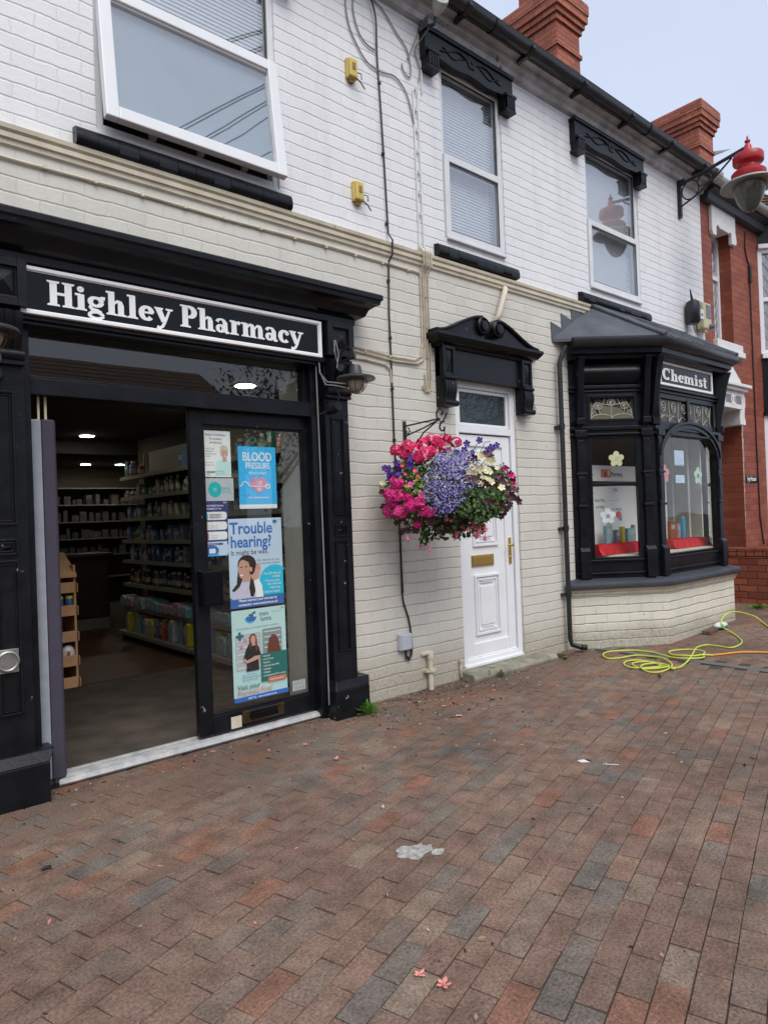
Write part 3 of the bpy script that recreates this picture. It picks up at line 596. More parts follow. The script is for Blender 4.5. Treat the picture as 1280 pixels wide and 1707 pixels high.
# ---- front door (white) and its black surround
def front_door():
    x0,x1,z0,z1=4.285,5.105,.09,2.56; F2=Fr((0,.05,0),(1,0,0),(0,-1,0))
    mb=MB(); F2.ring(mb,x0,x1,z0,z1,.062,-.07,.03,wb=.05); F2.box(mb,x0+.062,x1-.062,2.105,2.165,-.07,.03)
    d=mb.build('front_door',m_upvc,bld,bev=.006)
    mb=MB(); F2.ring(mb,x0+.07,x1-.07,2.17,2.495,.028,-.02,.012); mb.build('light_bead',m_upvc,d,bev=.004)
    mb=MB(); F2.box(mb,x0+.095,x1-.095,2.195,2.47,-.01,-.004); mb.build('transom_glass',m_glass_obs,d)
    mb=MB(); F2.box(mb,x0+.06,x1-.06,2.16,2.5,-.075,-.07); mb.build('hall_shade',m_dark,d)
    a,b=x0+.072,x1-.072; lf=MB(); F2.box(lf,a,b,.15,2.095,-.05,-.005)
    F2.ring(lf,a,b,.15,2.095,.10,-.005,.012,wb=.115)
    leaf=lf.build('leaf',m_upvc,d,bev=.005)
    c0,c1=a+.14,b-.20
    for (p0,p1) in ((.33,.86),(1.11,1.64)):
        mb=MB(); F2.ring(mb,c0,c1,p0,p1,.022,-.005,.014); F2.ring(mb,c0+.035,c1-.035,p0+.035,p1-.035,.016,-.006,.008)
        F2.box(mb,c0+.075,c1-.075,p0+.085,p1-.105,-.006,.006)
        for zz in (p0+.052,p1-.075): F2.box(mb,c0+.085,c1-.085,zz,zz+.006,-.002,.009); F2.box(mb,c0+.095,c1-.095,zz+.014,zz+.019,-.002,.009)
        mb.build('raised_panel',m_upvc,leaf,bev=.004)
    mb=MB()
    pa=arc((c0+c1)/2,1.80,(c1-c0)/2,.17,0,180,18); pb=arc((c0+c1)/2,1.80,(c1-c0)/2-.022,.148,180,0,18)
    F2.ext(mb,[(c1,1.72)]+pa+[(c0,1.72),(c0+.022,1.72)]+pb+[(c1-.022,1.72)],-.005,.014); F2.box(mb,c0,c1,1.70,1.722,-.005,.014); mb.build('raised_panel',m_upvc,leaf,bev=.003)
    mb=MB(); F2.box(mb,4.47,4.765,.935,1.035,-.005,.008); F2.box(mb,4.482,4.753,.947,1.023,.008,.014); mb.build('letterbox',m_brass,leaf,bev=.004)
    mb=MB(); F2.box(mb,4.965,5.0,.93,1.17,.012,.022); mb.lathe((4.982,.04,1.10),[(.013,0),(.012,.055)],10,(0,-1,0)); mb.tube([(4.982,-.012,1.10),(4.96,-.018,1.10),(4.89,-.018,1.102)],[.011,.010,.007],8); mb.lathe((4.982,.03,.99),[(.012,0),(.011,.012)],10,(0,-1,0))
    mb.build('door_handle',m_brass,leaf,bev=.003,smooth=40)
    mb=MB(); F2.box(mb,x0+.02,x1-.02,.075,.10,-.06,.055); F2.box(mb,a,b,.10,.155,.0,.02); mb.build('sill',m_upvc,d,bev=.004)
    return d
front_door()
def surround():
    zt=2.82
    mb=MB(); WALL.box(mb,4.06,5.24,2.545,zt,0,.06)
    s=mb.build('door_surround',m_black2,bld,bev=.005)
    prof=[(0,2.79),(.02,2.79),(.03,2.81),(.06,2.82),(.085,2.85),(.10,2.87),(.10,2.895),(0,2.91),(-.05,2.90),(-.05,2.79)]
    mb=MB(); mb.path_prof([(4.05,.05),(4.05,-.06),(5.25,-.06),(5.25,.05)],prof); fix_normals(mb.build('cornice',m_black2,s,smooth=35))
    # swan-neck pediment with scroll rolls
    mb=MB(); cx=4.65
    for sg in (-1,1):
        up=[]; n=14
        for i in range(n+1):
            t=i/n; x=.68-.58*t; z=2.905+ .185*(3*t*t-2*t*t*t); up.append((cx+sg*x,z))
        pts=up+[(cx+sg*.06,2.905)]
        if sg>0: pts=pts[::-1]
        WALL.ext(mb,pts,.0,.10)
        edge=[(x,-.115,z+.008) for x,z in up]; mb.tube(edge,.014,6)
        WALL.ext(mb,[*( (x,z+.02) for x,z in up),*( (x,z+.0) for x,z in up[::-1])],.0,.125)
        c=(cx+sg*.10,0,3.02)
        mb.lathe(c,[(.075,0),(.078,.13),(.066,.142),(.062,.135),(.058,.125),(.045,.128),(.042,.146),(.02,.15)],22,(0,-1,0))
    fix_normals(mb.build('pediment',m_black2,s,smooth=35))
    for x in (4.06,5.10):
        mb=MB(); WALL.box(mb,x,x+.145,2.30,2.80,.0,.085)
        WALL.ring(mb,x+.0,x+.145,2.545,2.80,.028,.085,.10)
        z0,z1=2.585,2.765; a0,a1=x+.035,x+.11; q=[WALL.p(a0,z0,.085),WALL.p(a1,z0,.085),WALL.p(a1,z1,.085),WALL.p(a0,z1,.085),WALL.p((a0+a1)/2,(z0+z1)/2,.108)]
        mb.add(q,[(0,1,4),(1,2,4),(2,3,4),(3,0,4)])
        b=mb.build('corbel',m_black2,s,bev=.004)
        mb=MB()
        for k in range(4):
            a=x+.006+k*.034; pr=[(-.085,2.53)]+[(-.085-.012-.035*math.sin(PI*t)**1.0*(1-t*.9)-.0*(t),2.53-.20*t) for t in [i/8 for i in range(9)]]+[(-.085,2.33)]
            mb.prof_x(pr,a,a+.028)
        mb.lathe((x-.006,-.095,2.325),[(.026,0),(.026,.157)],12,(1,0,0)); mb.lathe((x-.0,-.10,2.535),[(.018,0),(.018,.145)],12,(1,0,0))
        mb.build('scroll',m_black2,b,smooth=40)
surround()
mb=MB(); mb.ext([(4.22,-.005,-.02),(4.22,-.16,-.02),(4.22,-.175,.03),(4.22,-.15,.065),(4.22,-.005,.075)],(1.16,0,0))
o=mb.build('door_step',m_stone,bld,bev=.012,seg=3)
# ---- shopfront
shop=MB(); WALL.box(shop,.42,3.07,2.50,2.80,.0,.12); WALL.box(shop,.92,2.85,2.48,2.50,-.06,.10); shop=shop.build('shopfront',m_black,bld,bev=.003)
prof=[(0,2.785),(.03,2.79),(.032,2.83),(.05,2.835),(.085,2.85),(.105,2.895),(.145,2.925),(.165,2.93),(.17,2.955),(.182,2.965),(.182,2.995),(.17,3.005),(-.12,3.07),(-.12,2.785)]
mb=MB(); mb.path_prof([(.30,-.12),(3.07,-.12),(3.07,.02)],prof); fix_normals(mb.build('cornice',m_black,shop,smooth=30))
# sign: border + panel + letters
mb=MB(); FS=Fr((0,-.122,0),(1,0,0),(0,-1,0)); FS.box(mb,.925,2.785,2.545,2.755,0,.012); mb.build('sign_panel',m_signblack,shop)
mb=MB(); FS.ring(mb,.905,2.805,2.525,2.775,.02,0,.028); FS.ring(mb,.923,2.787,2.543,2.757,.008,0,.020); mb.build('sign_border',m_signwhite,shop,bev=.003)
mb=MB(); wtxt=serif_text(MB(),'Highley Pharmacy',FS,0,0,0,.125); serif_text(mb,'Highley Pharmacy',FS,1.04,2.588,.012,.132,sx=1.615/(wtxt*1.056)); mb.build('sign_lettering',m_signwhite,shop)
def pilaster(x):
    mb=MB(); WALL.box(mb,x,x+.205,.2,2.52,0,.095)
    P=mb.build('pilaster',m_black2,shop,bev=.004)
    mb=MB(); WALL.box(mb,x-.045,x+.255,-.03,.205,0,.165); mb.ext([WALL.p(x-.045,.205,0),WALL.p(x-.045,.205,.165),WALL.p(x-.01,.26,.12),WALL.p(x-.01,.26,0)],(.30,0,0)); mb.build('plinth_block',m_black2,P,bev=.006)
    for z0,z1 in ((.46,1.25),(1.275,1.36),(1.43,2.12)):
        mb=MB(); a0,a1=x+.045,x+.155; WALL.ring(mb,a0,a1,z0,z1,.012,.095,.107); WALL.ring(mb,a0+.018,a1-.018,z0+.018,z1-.018,.006,.095,.102)
        if z1-z0<.2: 
            q=[WALL.p(a0+.03,z0+.03,.095),WALL.p(a1-.03,z0+.03,.095),WALL.p(a1-.03,z1-.03,.095),WALL.p(a0+.03,z1-.03,.095),WALL.p((a0+a1)/2,(z0+z1)/2,.112)]; mb.add(q,[(0,1,4),(1,2,4),(2,3,4),(3,0,4)])
        mb.build('panel_moulding',m_black2,P,bev=.002)
    # console bracket
    mb=MB(); pr=[(0,2.27)]+[(-.10-.075*math.sin(PI*.5*t)**1.3,2.30+.22*t) for t in [i/8 for i in range(9)]]+[(0,2.54)]
    mb.prof_x(pr,x+.01,x+.195)
    for k in range(4): mb.prof_x([(y-.012 if y<-.05 else y,z) for y,z in pr],x+.02+k*.045,x+.045+k*.045)
    mb.lathe((x+.0,-.115,2.305),[(.032,0),(.032,.205)],14,(1,0,0)); WALL.box(mb,x-.005,x+.21,2.255,2.275,0,.13)
    mb.build('console',m_black2,P,smooth=40)
    mb=MB(); WALL.box(mb,x-.012,x+.218,2.545,2.79,0,.16); WALL.ring(mb,x-.012,x+.218,2.545,2.79,.045,.16,.178)
    a0,a1,z0,z1=x+.04,x+.166,2.60,2.735; q=[WALL.p(a0,z0,.16),WALL.p(a1,z0,.16),WALL.p(a1,z1,.16),WALL.p(a0,z1,.16),WALL.p((a0+a1)/2,(z0+z1)/2,.19)]; mb.add(q,[(0,1,4),(1,2,4),(2,3,4),(3,0,4)])
    mb.build('block',m_black2,P,bev=.003)
pilaster(2.85); pilaster(.715)
# frame of the entrance
mb=MB(); FD=Fr((0,.06,0),(1,0,0),(0,-1,0))
FD.box(mb,.92,.965,.0,2.50,-.06,.10); FD.box(mb,2.77,2.85,.0,2.50,-.06,.10); FD.box(mb,.965,2.77,2.125,2.215,-.05,.10); FD.box(mb,.965,2.77,2.475,2.50,-.05,.08)
FD.box(mb,2.735,2.77,2.215,2.475,-.02,.06); FD.box(mb,.965,2.77,2.215,2.228,.0,.09)
mb.build('door_frame',m_black,shop,bev=.004)
mb=MB(); FD.box(mb,.965,2.735,2.215,2.475,.02,.026); mb.build('transom_glass',m_glass_shop,shop)
mb=MB(); FD.box(mb,.96,2.79,-.0,.045,-.10,.03); mb.prof_x([(.03,.0),(-.005,.005),(-.02,.02),(.0,.04),(.03,.045)],1.05,2.79); FD.box(mb,.96,2.79,.045,.055,-.05,-.02); mb.build('threshold',m_alu,shop,bev=.003)
# sliding door
DX0,DX1=1.885,2.825
mb=MB(); FL=Fr((0,.045,0),(1,0,0),(0,-1,0)); FL.ring(mb,DX0,DX1,.062,2.125,.09,-.03,.02,wb=.115,wt=.092); FL.ring(mb,DX0+.09,DX1-.09,.177,2.033,.012,-.015,.012)
door=mb.build('sliding_door',m_black2,bld,bev=.004)
mb=MB(); FL.box(mb,DX0+.095,DX1-.095,.18,2.03,-.003,.003); mb.build('glass',m_glass_shop,door)
mb=MB(); FL.box(mb,1.905,2.045,.885,1.105,.02,.085); FL.box(mb,1.912,2.038,.892,1.098,.085,.092); mb.build('handle_box',m_signblack,door,bev=.006)
mb=MB(); FL.box(mb,2.18,2.50,.085,.165,.02,.026); mb.build('letter_slot',m_brassdk,door,bev=.003)
mb=MB(); FL.box(mb,2.24,2.44,.105,.145,.026,.045); mb.tube([FL.p(2.23,.155,.04),FL.p(2.34,.16,.05),FL.p(2.45,.155,.04)],.007,6); mb.build('letter_flap',m_signblack,door,bev=.004)
mb=MB(); FL.box(mb,2.10,2.175,.07,.145,.02,.0225); mb.build('tape_patch',m_creampaint,door)
# ---- bay window
A=Vector((5.96,0,0)); B=Vector((6.65,-.53,0)); C=Vector((8.17,-.53,0)); D=Vector((8.86,0,0))
def frm(P,Q): 
    u=(Q-P).normalized(); return Fr(P,u,(u.y,-u.x,0)),(Q-P).length
S1,l1=frm(A,B); S2,l2=frm(B,C); S3,l3=frm(C,D)
plin=[(5.83,.02),(5.87,-.035),(6.68,-.6),(8.24,-.6),(9.0,.0)]
mb=MB(); mb.path_prof(plin,[(0,-.05),(0,.545),(-.25,.545),(-.25,-.05)]); bay=fix_normals(mb.build('bay_window',m_cream_bay,bld))
mb=MB(); mb.path_prof(plin,[(-.05,.54),(.012,.54),(.02,.555),(.012,.565),(.028,.575),(.04,.60),(-.05,.60)]); fix_normals(mb.build('plinth_moulding',m_creampaint,bay,smooth=30))
mb=MB(); mb.path_prof(plin,[(-.3,.60),(.055,.60),(.078,.612),(.085,.635),(.078,.66),(.055,.675),(-.10,.705),(-.3,.71)]); fix_normals(mb.build('sill',m_sillgrey,bay,smooth=40))
fp=[(5.96,.03)]+[(v.x,v.y) for v in (A,B,C,D)][1:3]+[(8.86,0),(8.9,.03)]
fpath=[(A.x,A.y),(B.x,B.y),(C.x,C.y),(D.x,D.y)]
def post(name,fr,a0,a1,z0,z1,o0,o1):
    pass
mb=MB()
for S,l in ((S1,l1),(S2,l2),(S3,l3)):
    S.box(mb,0,l,.70,.90,-.07,.0)           # bottom rail
    S.box(mb,0,l,2.14,2.29,-.07,.0)          # transom
    S.box(mb,0,l,2.555,2.95,-.07,.0)          # head
    S.box(mb,.02,l-.02,.865,.885,-.0,.018); S.box(mb,.02,l-.02,.74,.755,0,.02)
    S.box(mb,.0,l,2.145,2.165,0,.03); S.box(mb,.0,l,2.20,2.235,0,.022); S.box(mb,0,l,2.62,2.65,0,.03); S.box(mb,0,l,2.585,2.60,0,.018)
for S,l,pa in ((S1,l1,[(0,.19),(l1-.165,l1)]),(S3,l3,[(0,.19),(l3-.165,l3)])):
    for a,b in pa: S.box(mb,a,b,.88,2.6,-.07,.0)
S2.box(mb,0,.11,.88,2.6,-.07,.0); S2.box(mb,l2-.11,l2,.88,2.6,-.07,0)
body=mb.build('bay_frame',m_black,bay,bev=.003)
# side lights: sash frames, glazing bar, stained lights
def side_light(S,l):
    a0,a1=.19,l-.165
    mb=MB(); S.ring(mb,a0,a1,.885,2.14,.025,-.05,.004); S.box(mb,a0,a1,1.63,1.665,-.05,-.005); S.ring(mb,a0,a1,2.285,2.56,.03,-.05,.006); mb.build('sash',m_black,bay,bev=.003)
    mb=MB(); S.box(mb,a0+.02,a1-.02,.905,2.12,-.032,-.028); mb.build('pane',m_glass_bay,bay)
    mb=MB(); S.box(mb,a0+.02,a1-.02,2.31,2.535,-.032,-.028); mb.build('stained_pane',m_glass_lead,bay)
    # came pattern: stems, arcs and three roses
    mb=MB(); b0,b1=a0+.03,a1-.03; z0,z1=2.315,2.53; W_=b1-b0; t=lambda P,r_=.0042: mb.tube([S.p(b0+x*W_,z0+z*(z1-z0),-.024) for x,z in P],r_,5)
    q=lambda cx,cz,rx,rz,s,e,n=10:[(cx+rx*math.cos(R_(s+(e-s)*i/n)),cz+rz*math.sin(R_(s+(e-s)*i/n))) for i in range(n+1)]
    t(q(.27,0,.25,.22,180,0)); t(q(.75,0,.25,.22,180,0)); t(q(.5,0,.48,.75,180,150,6)); t(q(.5,0,.48,.75,30,0,6)); t([(.5,0),(.5,.62)])
    t([(.25,.2),(.22,.35),(.2,.5)]); t([(.77,.2),(.79,.35),(.8,.5)])
    for cx,cz in ((.2,.62),(.5,.78),(.8,.62)):
        t(q(cx,cz,.09,.16,0,360)); t(q(cx+.01,cz-.01,.05,.09,0,300)); t(q(cx,cz,.02,.04,0,360))
    t([(.02,.1),(.05,.45),(.15,.8)]); t([(.98,.1),(.95,.45),(.85,.8)])
    t([(.30,.7),(.36,.95)]); t([(.7,.7),(.64,.95)]); t(q(.5,.78,.3,.1,200,340,8))
    mb.build('leading',m_leadcame,bay)
    mb=MB()
    for cx,cz in ((.2,.38),(.8,.38),(.09,.85),(.33,.88),(.67,.88),(.91,.85)):
        P=[(cx-.06,cz+.08),(cx,cz-.14),(cx+.06,cz+.08)]; mb.ext([S.p(b0+x*W_,z0+z*(z1-z0),-.027) for x,z in P],S.n*.002)
    mb.build('dark_petals',m_signblack,bay)
side_light(S1,l1); side_light(S3,l3)
# front light: arch
a0,a1=.11,l2-.11; cx=(a0+a1)/2; rx=(a1-a0)/2-.02
mb=MB(); ar=arc(cx,1.93,rx,.30,0,180,28)
pts=[(a1,1.93),(a1,2.29),(a0,2.29),(a0,1.93)]+ar[::-1]
S2.ext(mb,[(a1,1.90)]+[(a1,2.16),(a0,2.16),(a0,1.90)]+[(p[0],min(p[1],2.159)) for p in ar[::-1]],-.055,.0)
mb.build('arch_spandrel',m_black,bay,bev=.002)
mb=MB()
for rr,wd,o in ((0,.045,.03),(.05,.03,.045),(-.012,.012,.012)):
    o1=arc(cx,1.93,rx+rr+wd,.30+rr+wd,0,180,28); i1=arc(cx,1.93,rx+rr,.30+rr,180,0,28); S2.ext(mb,[(p[0],p[1]) for p in o1+i1],-.02,o)
mb.build('arch_moulding',m_black,bay,bev=.002)
mb=MB(); S2.box(mb,a0,a0+.02,.885,1.95,-.05,.0); S2.box(mb,a1-.02,a1,.885,1.95,-.05,0); S2.box(mb,a0,a1,.885,.91,-.05,0)
S2.box(mb,cx-.03,cx+.03,2.23,2.56,-.05,.012); S2.box(mb,a0,a0+.04,2.16,2.56,-.05,.01); S2.box(mb,a1-.04,a1,2.16,2.56,-.05,.01); S2.box(mb,a0,a1,2.53,2.56,-.05,.006); mb.build('sash',m_black,bay,bev=.003)
mb=MB(); S2.box(mb,a0+.01,a1-.01,.9,2.24,-.033,-.029); mb.build('pane',m_glass_bay,bay)
mb=MB(); S2.box(mb,a0+.03,cx-.02,2.2,2.54,-.026,-.022); S2.box(mb,cx+.02,a1-.03,2.2,2.54,-.026,-.022); mb.build('stained_pane',m_glass_lead,bay)
mb=MB()
for c0,hw in ((a0+.36,.30),(a1-.36,.30)):
    for k in (-.75,0,.75): mb.tube([S2.p(c0+k*hw+.045*math.cos(i*PI/6),2.45+.05*math.sin(i*PI/6),-.017) for i in range(13)],.0042,5); mb.tube([S2.p(c0+k*hw+.02*math.cos(i*PI/4),2.45+.02*math.sin(i*PI/4),-.017) for i in range(9)],.0035,5)
    for k in (-1,-.35,.35,1): mb.tube([S2.p(c0+k*hw,2.24,-.018),S2.p(c0+k*hw*.9,2.36,-.018),S2.p(c0+k*hw*1.02,2.54,-.018)],.0042,5)
    mb.tube([S2.p(c0-hw+hw*i/6,2.30+.06*abs(math.sin(i*PI/4)),-.018) for i in range(13)],.0042,5)
mb.build('leading',m_leadcame,bay)
# corner posts with panels, caps and scroll brackets
def bay_post(S,a,w_=.115,br=True):
    mb=MB(); S.box(mb,a,a+w_,.70,.98,.0,.055); mb.ext([S.p(a,.98,0),S.p(a,.98,.055),S.p(a+.0,1.02,.02),S.p(a,1.02,0)],S.u*w_); S.box(mb,a+.012,a+w_-.012,1.0,2.15,0,.028); S.box(mb,a-.004,a+w_+.004,1.42,1.445,.0,.045); S.box(mb,a-.004,a+w_+.004,1.75,1.77,0,.04)
    S.box(mb,a-.01,a+w_+.01,2.13,2.20,0,.05); S.box(mb,a+.02,a+w_-.02,1.47,1.73,.028,.036); S.box(mb,a+.02,a+w_-.02,1.80,2.1,.028,.034)
    # bracket
    n=10; pr=[(0,2.2)]+[(.035+.05*math.sin(t*PI)*(1-t)+.13*t**1.8,2.30+.62*t) for t in [i/n for i in range(n+1)]]+[(0,2.92)]
    if br: mb.ext([S.p(a+.02,z,o) for o,z in pr],S.u*(w_-.04)); S.box(mb,a+.01,a+w_-.01,2.26,2.32,0,.065)
    fix_normals(mb.build('corner_post',m_black2,bay,bev=.003))
def corner_bracket(P,q):
    q=Vector((q.x,q.y,0)).normalized(); S=Fr(P,(-q.y,q.x,0),q); n=10; mb=MB(); pr=[(-.03,2.2)]+[(.02+.04*math.sin(t*PI)*(1-t)+.13*t**1.8,2.30+.62*t) for t in [i/n for i in range(n+1)]]+[(-.03,2.92)]
    mb.ext([S.p(-.035,z,o) for o,z in pr],S.u*.07); S.box(mb,-.045,.045,2.24,2.31,-.03,.05); fix_normals(mb.build('corner_bracket',m_black2,bay,bev=.003))
bay_post(S1,.05,.10); bay_post(S1,l1-.14,.10); bay_post(S2,.02,br=False); bay_post(S2,l2-.13,br=False); [corner_bracket(P,q) for P,q in ((B,S1.n+S2.n),(C,S3.n+S2.n))]; bay_post(S3,.05,.10); bay_post(S3,l3-.14,.10)
for S,b0,b1 in ((S1,.15,l1-.14),(S3,.15,l3-.14)):
    mb=MB(); pr=[(.0,2.66)]+[(.01+.06*math.sin(PI*i/10),2.67+.22*i/10) for i in range(11)]+[(0,2.9)]; mb.ext([S.p(b0,z,o) for o,z in pr],S.u*(b1-b0)); mb.build('barrel_panel',m_black,bay,smooth=40)
mb=MB(); mb.path_prof(fpath,[(-.05,2.90),(.10,2.905),(.11,2.935),(.145,2.95),(.15,3.0),(-.05,3.0)]); fix_normals(mb.build('cornice',m_black,bay,smooth=30))
mb=MB(); mb.path_prof(fpath,[(.10,3.0),(.16,2.995),(.20,3.01),(.225,3.04),(.225,3.085),(.20,3.105),(.10,3.10)]); fix_normals(mb.build('gutter',m_gutter,bay,smooth=45))
def offp(o):
    P=[Vector((x,y,0)) for x,y in fpath]; out=[]
    for i in range(4):
        d0=(P[i]-P[i-1]).normalized() if i else (P[1]-P[0]).normalized(); d1=(P[i+1]-P[i]).normalized() if i<3 else d0
        n0=Vector((d0.y,-d0.x,0)); n1=Vector((d1.y,-d1.x,0)); mm=(n0+n1).normalized(); out.append(P[i]+mm*(o/max(.3,mm.dot(n1))))
    return out
E4=offp(.20); E4[0]=Vector((E4[0].x-.13,0,0)); E4[3]=Vector((E4[3].x+.13,0,0))
for e in E4: e.z=3.10
T0=Vector((6.42,-.0,3.55)); T1=Vector((8.42,-.0,3.55))
mb=MB(); th_=Vector((0,0,-.03))
mb.poly([E4[0],E4[1],T0]); mb.poly([E4[1],E4[2],T1,T0]); mb.poly([E4[2],E4[3],T1])
mb.poly([E4[0]+th_,E4[0],T0]); mb.poly([E4[0]+th_,E4[1]+th_,E4[1],E4[0]]); mb.poly([E4[1]+th_,E4[2]+th_,E4[2],E4[1]]); mb.poly([E4[2]+th_,E4[3]+th_,E4[3],E4[2]])
mb.build('lead_roof',m_lead,bay)
mb=MB()
for P,Q in ((T0,E4[1]),(T1,E4[2])): 
    P=P+Vector((0,-.01,.0)); mb.tube([P.lerp(Q,i/8)+Vector((random.uniform(-.006,.006),0,random.uniform(.0,.01))) for i in range(9)],[.028]*8+[.034],8)
for k in range(1,6):
    f=k/6; P=T0.lerp(T1,f)+Vector((0,-.015,.0)); Q=E4[1].lerp(E4[2],f); mb.tube([P.lerp(Q,i/4)+Vector((0,0,.006)) for i in range(5)],.012,6)
mb.tube([T0+Vector((-.05,-.02,.0)),T0.lerp(T1,.5)+Vector((0,-.03,.0)),T1+Vector((.05,-.02,0))],.03,8)
mb.build('lead_roll',m_lead,bay,smooth=50)
# stepped flashing let into the wall at both ends
for sg,T,E_ in ((1,T0,E4[0]),(-1,T1,E4[3])):
    n=4; mb=MB()
    for i in range(n):
        p=E_.lerp(T,i/n); q=E_.lerp(T,(i+1)/n); 
        h=.17
        pts=[(p.x,p.z-.02),(q.x,q.z-.02),(q.x-sg*.02,q.z+.02),(p.x-sg*.01,p.z+h)]
        if sg<0: pts=pts[::-1]
        WALL.ext(mb,pts,.002,.008+.001*i)
    mb.build('step_flashing',m_lead,bay)
# chemist sign on the front of the bay
FC=Fr((6.74,-.545,0),(1,0,0),(0,-1,.0)); mb=MB(); FC.box(mb,.0,1.19,2.67,2.885,0,.02); FC.box(mb,.0,1.19,2.64,2.67,-.02,.0); mb.build('sign_panel',m_signblack,bay)
mb=MB(); FC.ring(mb,-.01,1.20,2.655,2.90,.026,.0,.036); mb.build('sign_border',m_signwhite,bay,bev=.003)
mb=MB(); wt=serif_text(MB(),'Chemist',FC,0,0,0,.12); serif_text(mb,'Chemist',FC,.06,2.715,.02,.125,sx=.98/wt); mb.build('sign_lettering',m_signwhite,bay)
# bay interior: display board, bench, ceiling, cheeks
mb=MB(); mb.ext([(6.03,.10,.90),(6.68,-.46,.90),(8.14,-.46,.90),(8.8,.10,.90)],(0,0,.02)); mb.build('display_bench',m_plaster,bay)
mb=MB(); mb.ext([(6.0,.25,2.58),(6.66,-.46,2.58),(8.16,-.46,2.58),(8.8,.25,2.58)],(0,0,.02)); mb.build('bay_ceiling',m_inwall,bay)
mb=MB(); mb.box(8.42,8.47,-.02,.5,.92,2.5); mb.box(8.30,8.34,.12,.2,.92,2.5); mb.box(8.60,8.63,-.1,.1,.92,2.4); mb.build('window_lining',m_plaster,bay,bev=.004)
mb=MB(); mb.box(5.9,8.9,2.6,2.62,.0,2.6); mb.box(8.85,8.87,.14,2.6,0,2.6); mb.box(6.0,6.02,.14,2.6,0,2.6); mb.box(6.02,8.85,.14,2.6,.88,.9); mb.build('back_room',m_inwall,bay)
# downpipe left of the bay
mb=MB(); mb.tube([(5.80,-.10,3.02),(5.76,-.075,2.93),(5.74,-.06,2.85),(5.74,-.06,.14),(5.745,-.075,.08),(5.80,-.14,.055)],.024,12); 
for z in (1.2,2.2,.55): mb.lathe((5.74,-.06,z),[(.030,0),(.030,.05)],14); mb.box(5.69,5.79,-.05,-.001,z+.01,z+.035)
mb.tube([(5.80,-.14,.055),(5.85,-.165,.047)],.029,12)
dp=mb.build('downpipe',m_gutter,bld,smooth=40)
# shop room
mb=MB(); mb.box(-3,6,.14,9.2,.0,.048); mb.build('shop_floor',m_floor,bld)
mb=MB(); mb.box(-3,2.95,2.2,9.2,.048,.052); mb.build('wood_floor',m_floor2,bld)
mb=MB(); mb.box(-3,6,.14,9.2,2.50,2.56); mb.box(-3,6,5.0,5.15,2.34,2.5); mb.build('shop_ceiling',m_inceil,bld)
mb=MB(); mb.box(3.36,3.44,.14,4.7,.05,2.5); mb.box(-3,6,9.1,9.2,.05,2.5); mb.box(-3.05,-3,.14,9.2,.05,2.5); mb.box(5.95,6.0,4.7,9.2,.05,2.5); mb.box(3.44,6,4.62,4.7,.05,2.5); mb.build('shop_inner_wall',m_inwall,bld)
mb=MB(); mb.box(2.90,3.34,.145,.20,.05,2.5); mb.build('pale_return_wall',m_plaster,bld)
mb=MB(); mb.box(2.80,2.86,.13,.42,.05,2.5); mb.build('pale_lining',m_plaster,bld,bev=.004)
m_down=emis('downlight_lens',(1,.94,.80),26.0)
for x,y in ((2.72,2.06),(2.65,4.42),(2.76,.85),(3.8,8.2),(4.35,8.1),(1.0,3.2),(1.0,6.4)):
    mb=MB(); mb.lathe((x,y,2.492),[(.095,0),(.11,.006)],20); d=mb.build('downlight',m_upvc,bld)
    mb=MB(); mb.lathe((x,y,2.487),[(.075,0),(.08,.006)],20); mb.build('lens',m_down,d)
# ================================================================== NEIGHBOUR HOUSE
nb=thing('red_brick_house',(12,0,0),'red brick terraced house with white stone window heads beyond the painted shop','house')
NH=[(9.42,10.02,3.62,5.30),(9.36,10.15,.1,2.80)]
mb=wall_holes(MB(),9.12,14.6,-.1,5.45,[NH[0]],0,.20); 
mb2=MB()
m2=wall_holes(MB(),9.12,14.6,-.1,3.2,[NH[1]],0,.55)
mb=MB(); wall_holes(mb,9.122,14.6,3.2,5.45,[NH[0]],0,.20); wall_holes(mb,9.122,14.6,-.1,3.2,[NH[1]],0,.55); mb.build('wall',m_redbrick,nb)
mb=MB(); mb.prof_x([(0,5.40),(-.10,5.42),(-.12,5.50),(-.20,5.52),(-.2,5.60),(0,5.60)],9.13,11.0); mb.build('eaves_board',m_iron,nb)
mb=MB(); mb.prof_x([(-.15,5.62)]+[(-.24+.065*math.cos(R_(a)),5.62+.075*math.sin(R_(a))) for a in range(0,-181,-20)]+[(-.29,5.625)]+[(-.24+.05*math.cos(R_(a)),5.625+.06*math.sin(R_(a))) for a in range(-180,1,20)],9.06,10.9); g=mb.build('gutter',m_greygutter,nb,smooth=40)
mb=MB(); mb.lathe((9.02,-.24,5.635),[(.08,0),(.08,.1)],16,(1,0,0)); mb.build('gutter_joint',m_greygutter,g)
mb=MB(); slates(mb,9.16,14.6,-.22,5.66,2.5,7.45,14); slates(mb,9.16,14.6,5.2,5.66,2.5,7.45,14); nroof=mb.build('roof',m_slate,nb)
chimney(13.9,nroof,'low')
def white_head(x0,x1,zb,zt,pedi=False):
    mb=MB()
    P=[(x0,zt),(x0,zb+.18),(x0-.0,zb+.06),(x0+.02,zb),(x0+.13,zb),(x0+.13,zb+.12),(x0+.22,zb+.20),(x1-.22,zb+.20),(x1-.13,zb+.12),(x1-.13,zb),(x1+.0,zb),(x1+.03,zb+.05),(x1+.02,zb+.12),(x1,zb+.18),(x1,zt)]
    WALL.ext(mb,P,.0,.05); return mb
m_whitestone=pm('white_painted_stone',(.72,.72,.70),rough=.5,var=.06,scale=8,bump=.12,chips=((.35,.33,.30),9,.72))
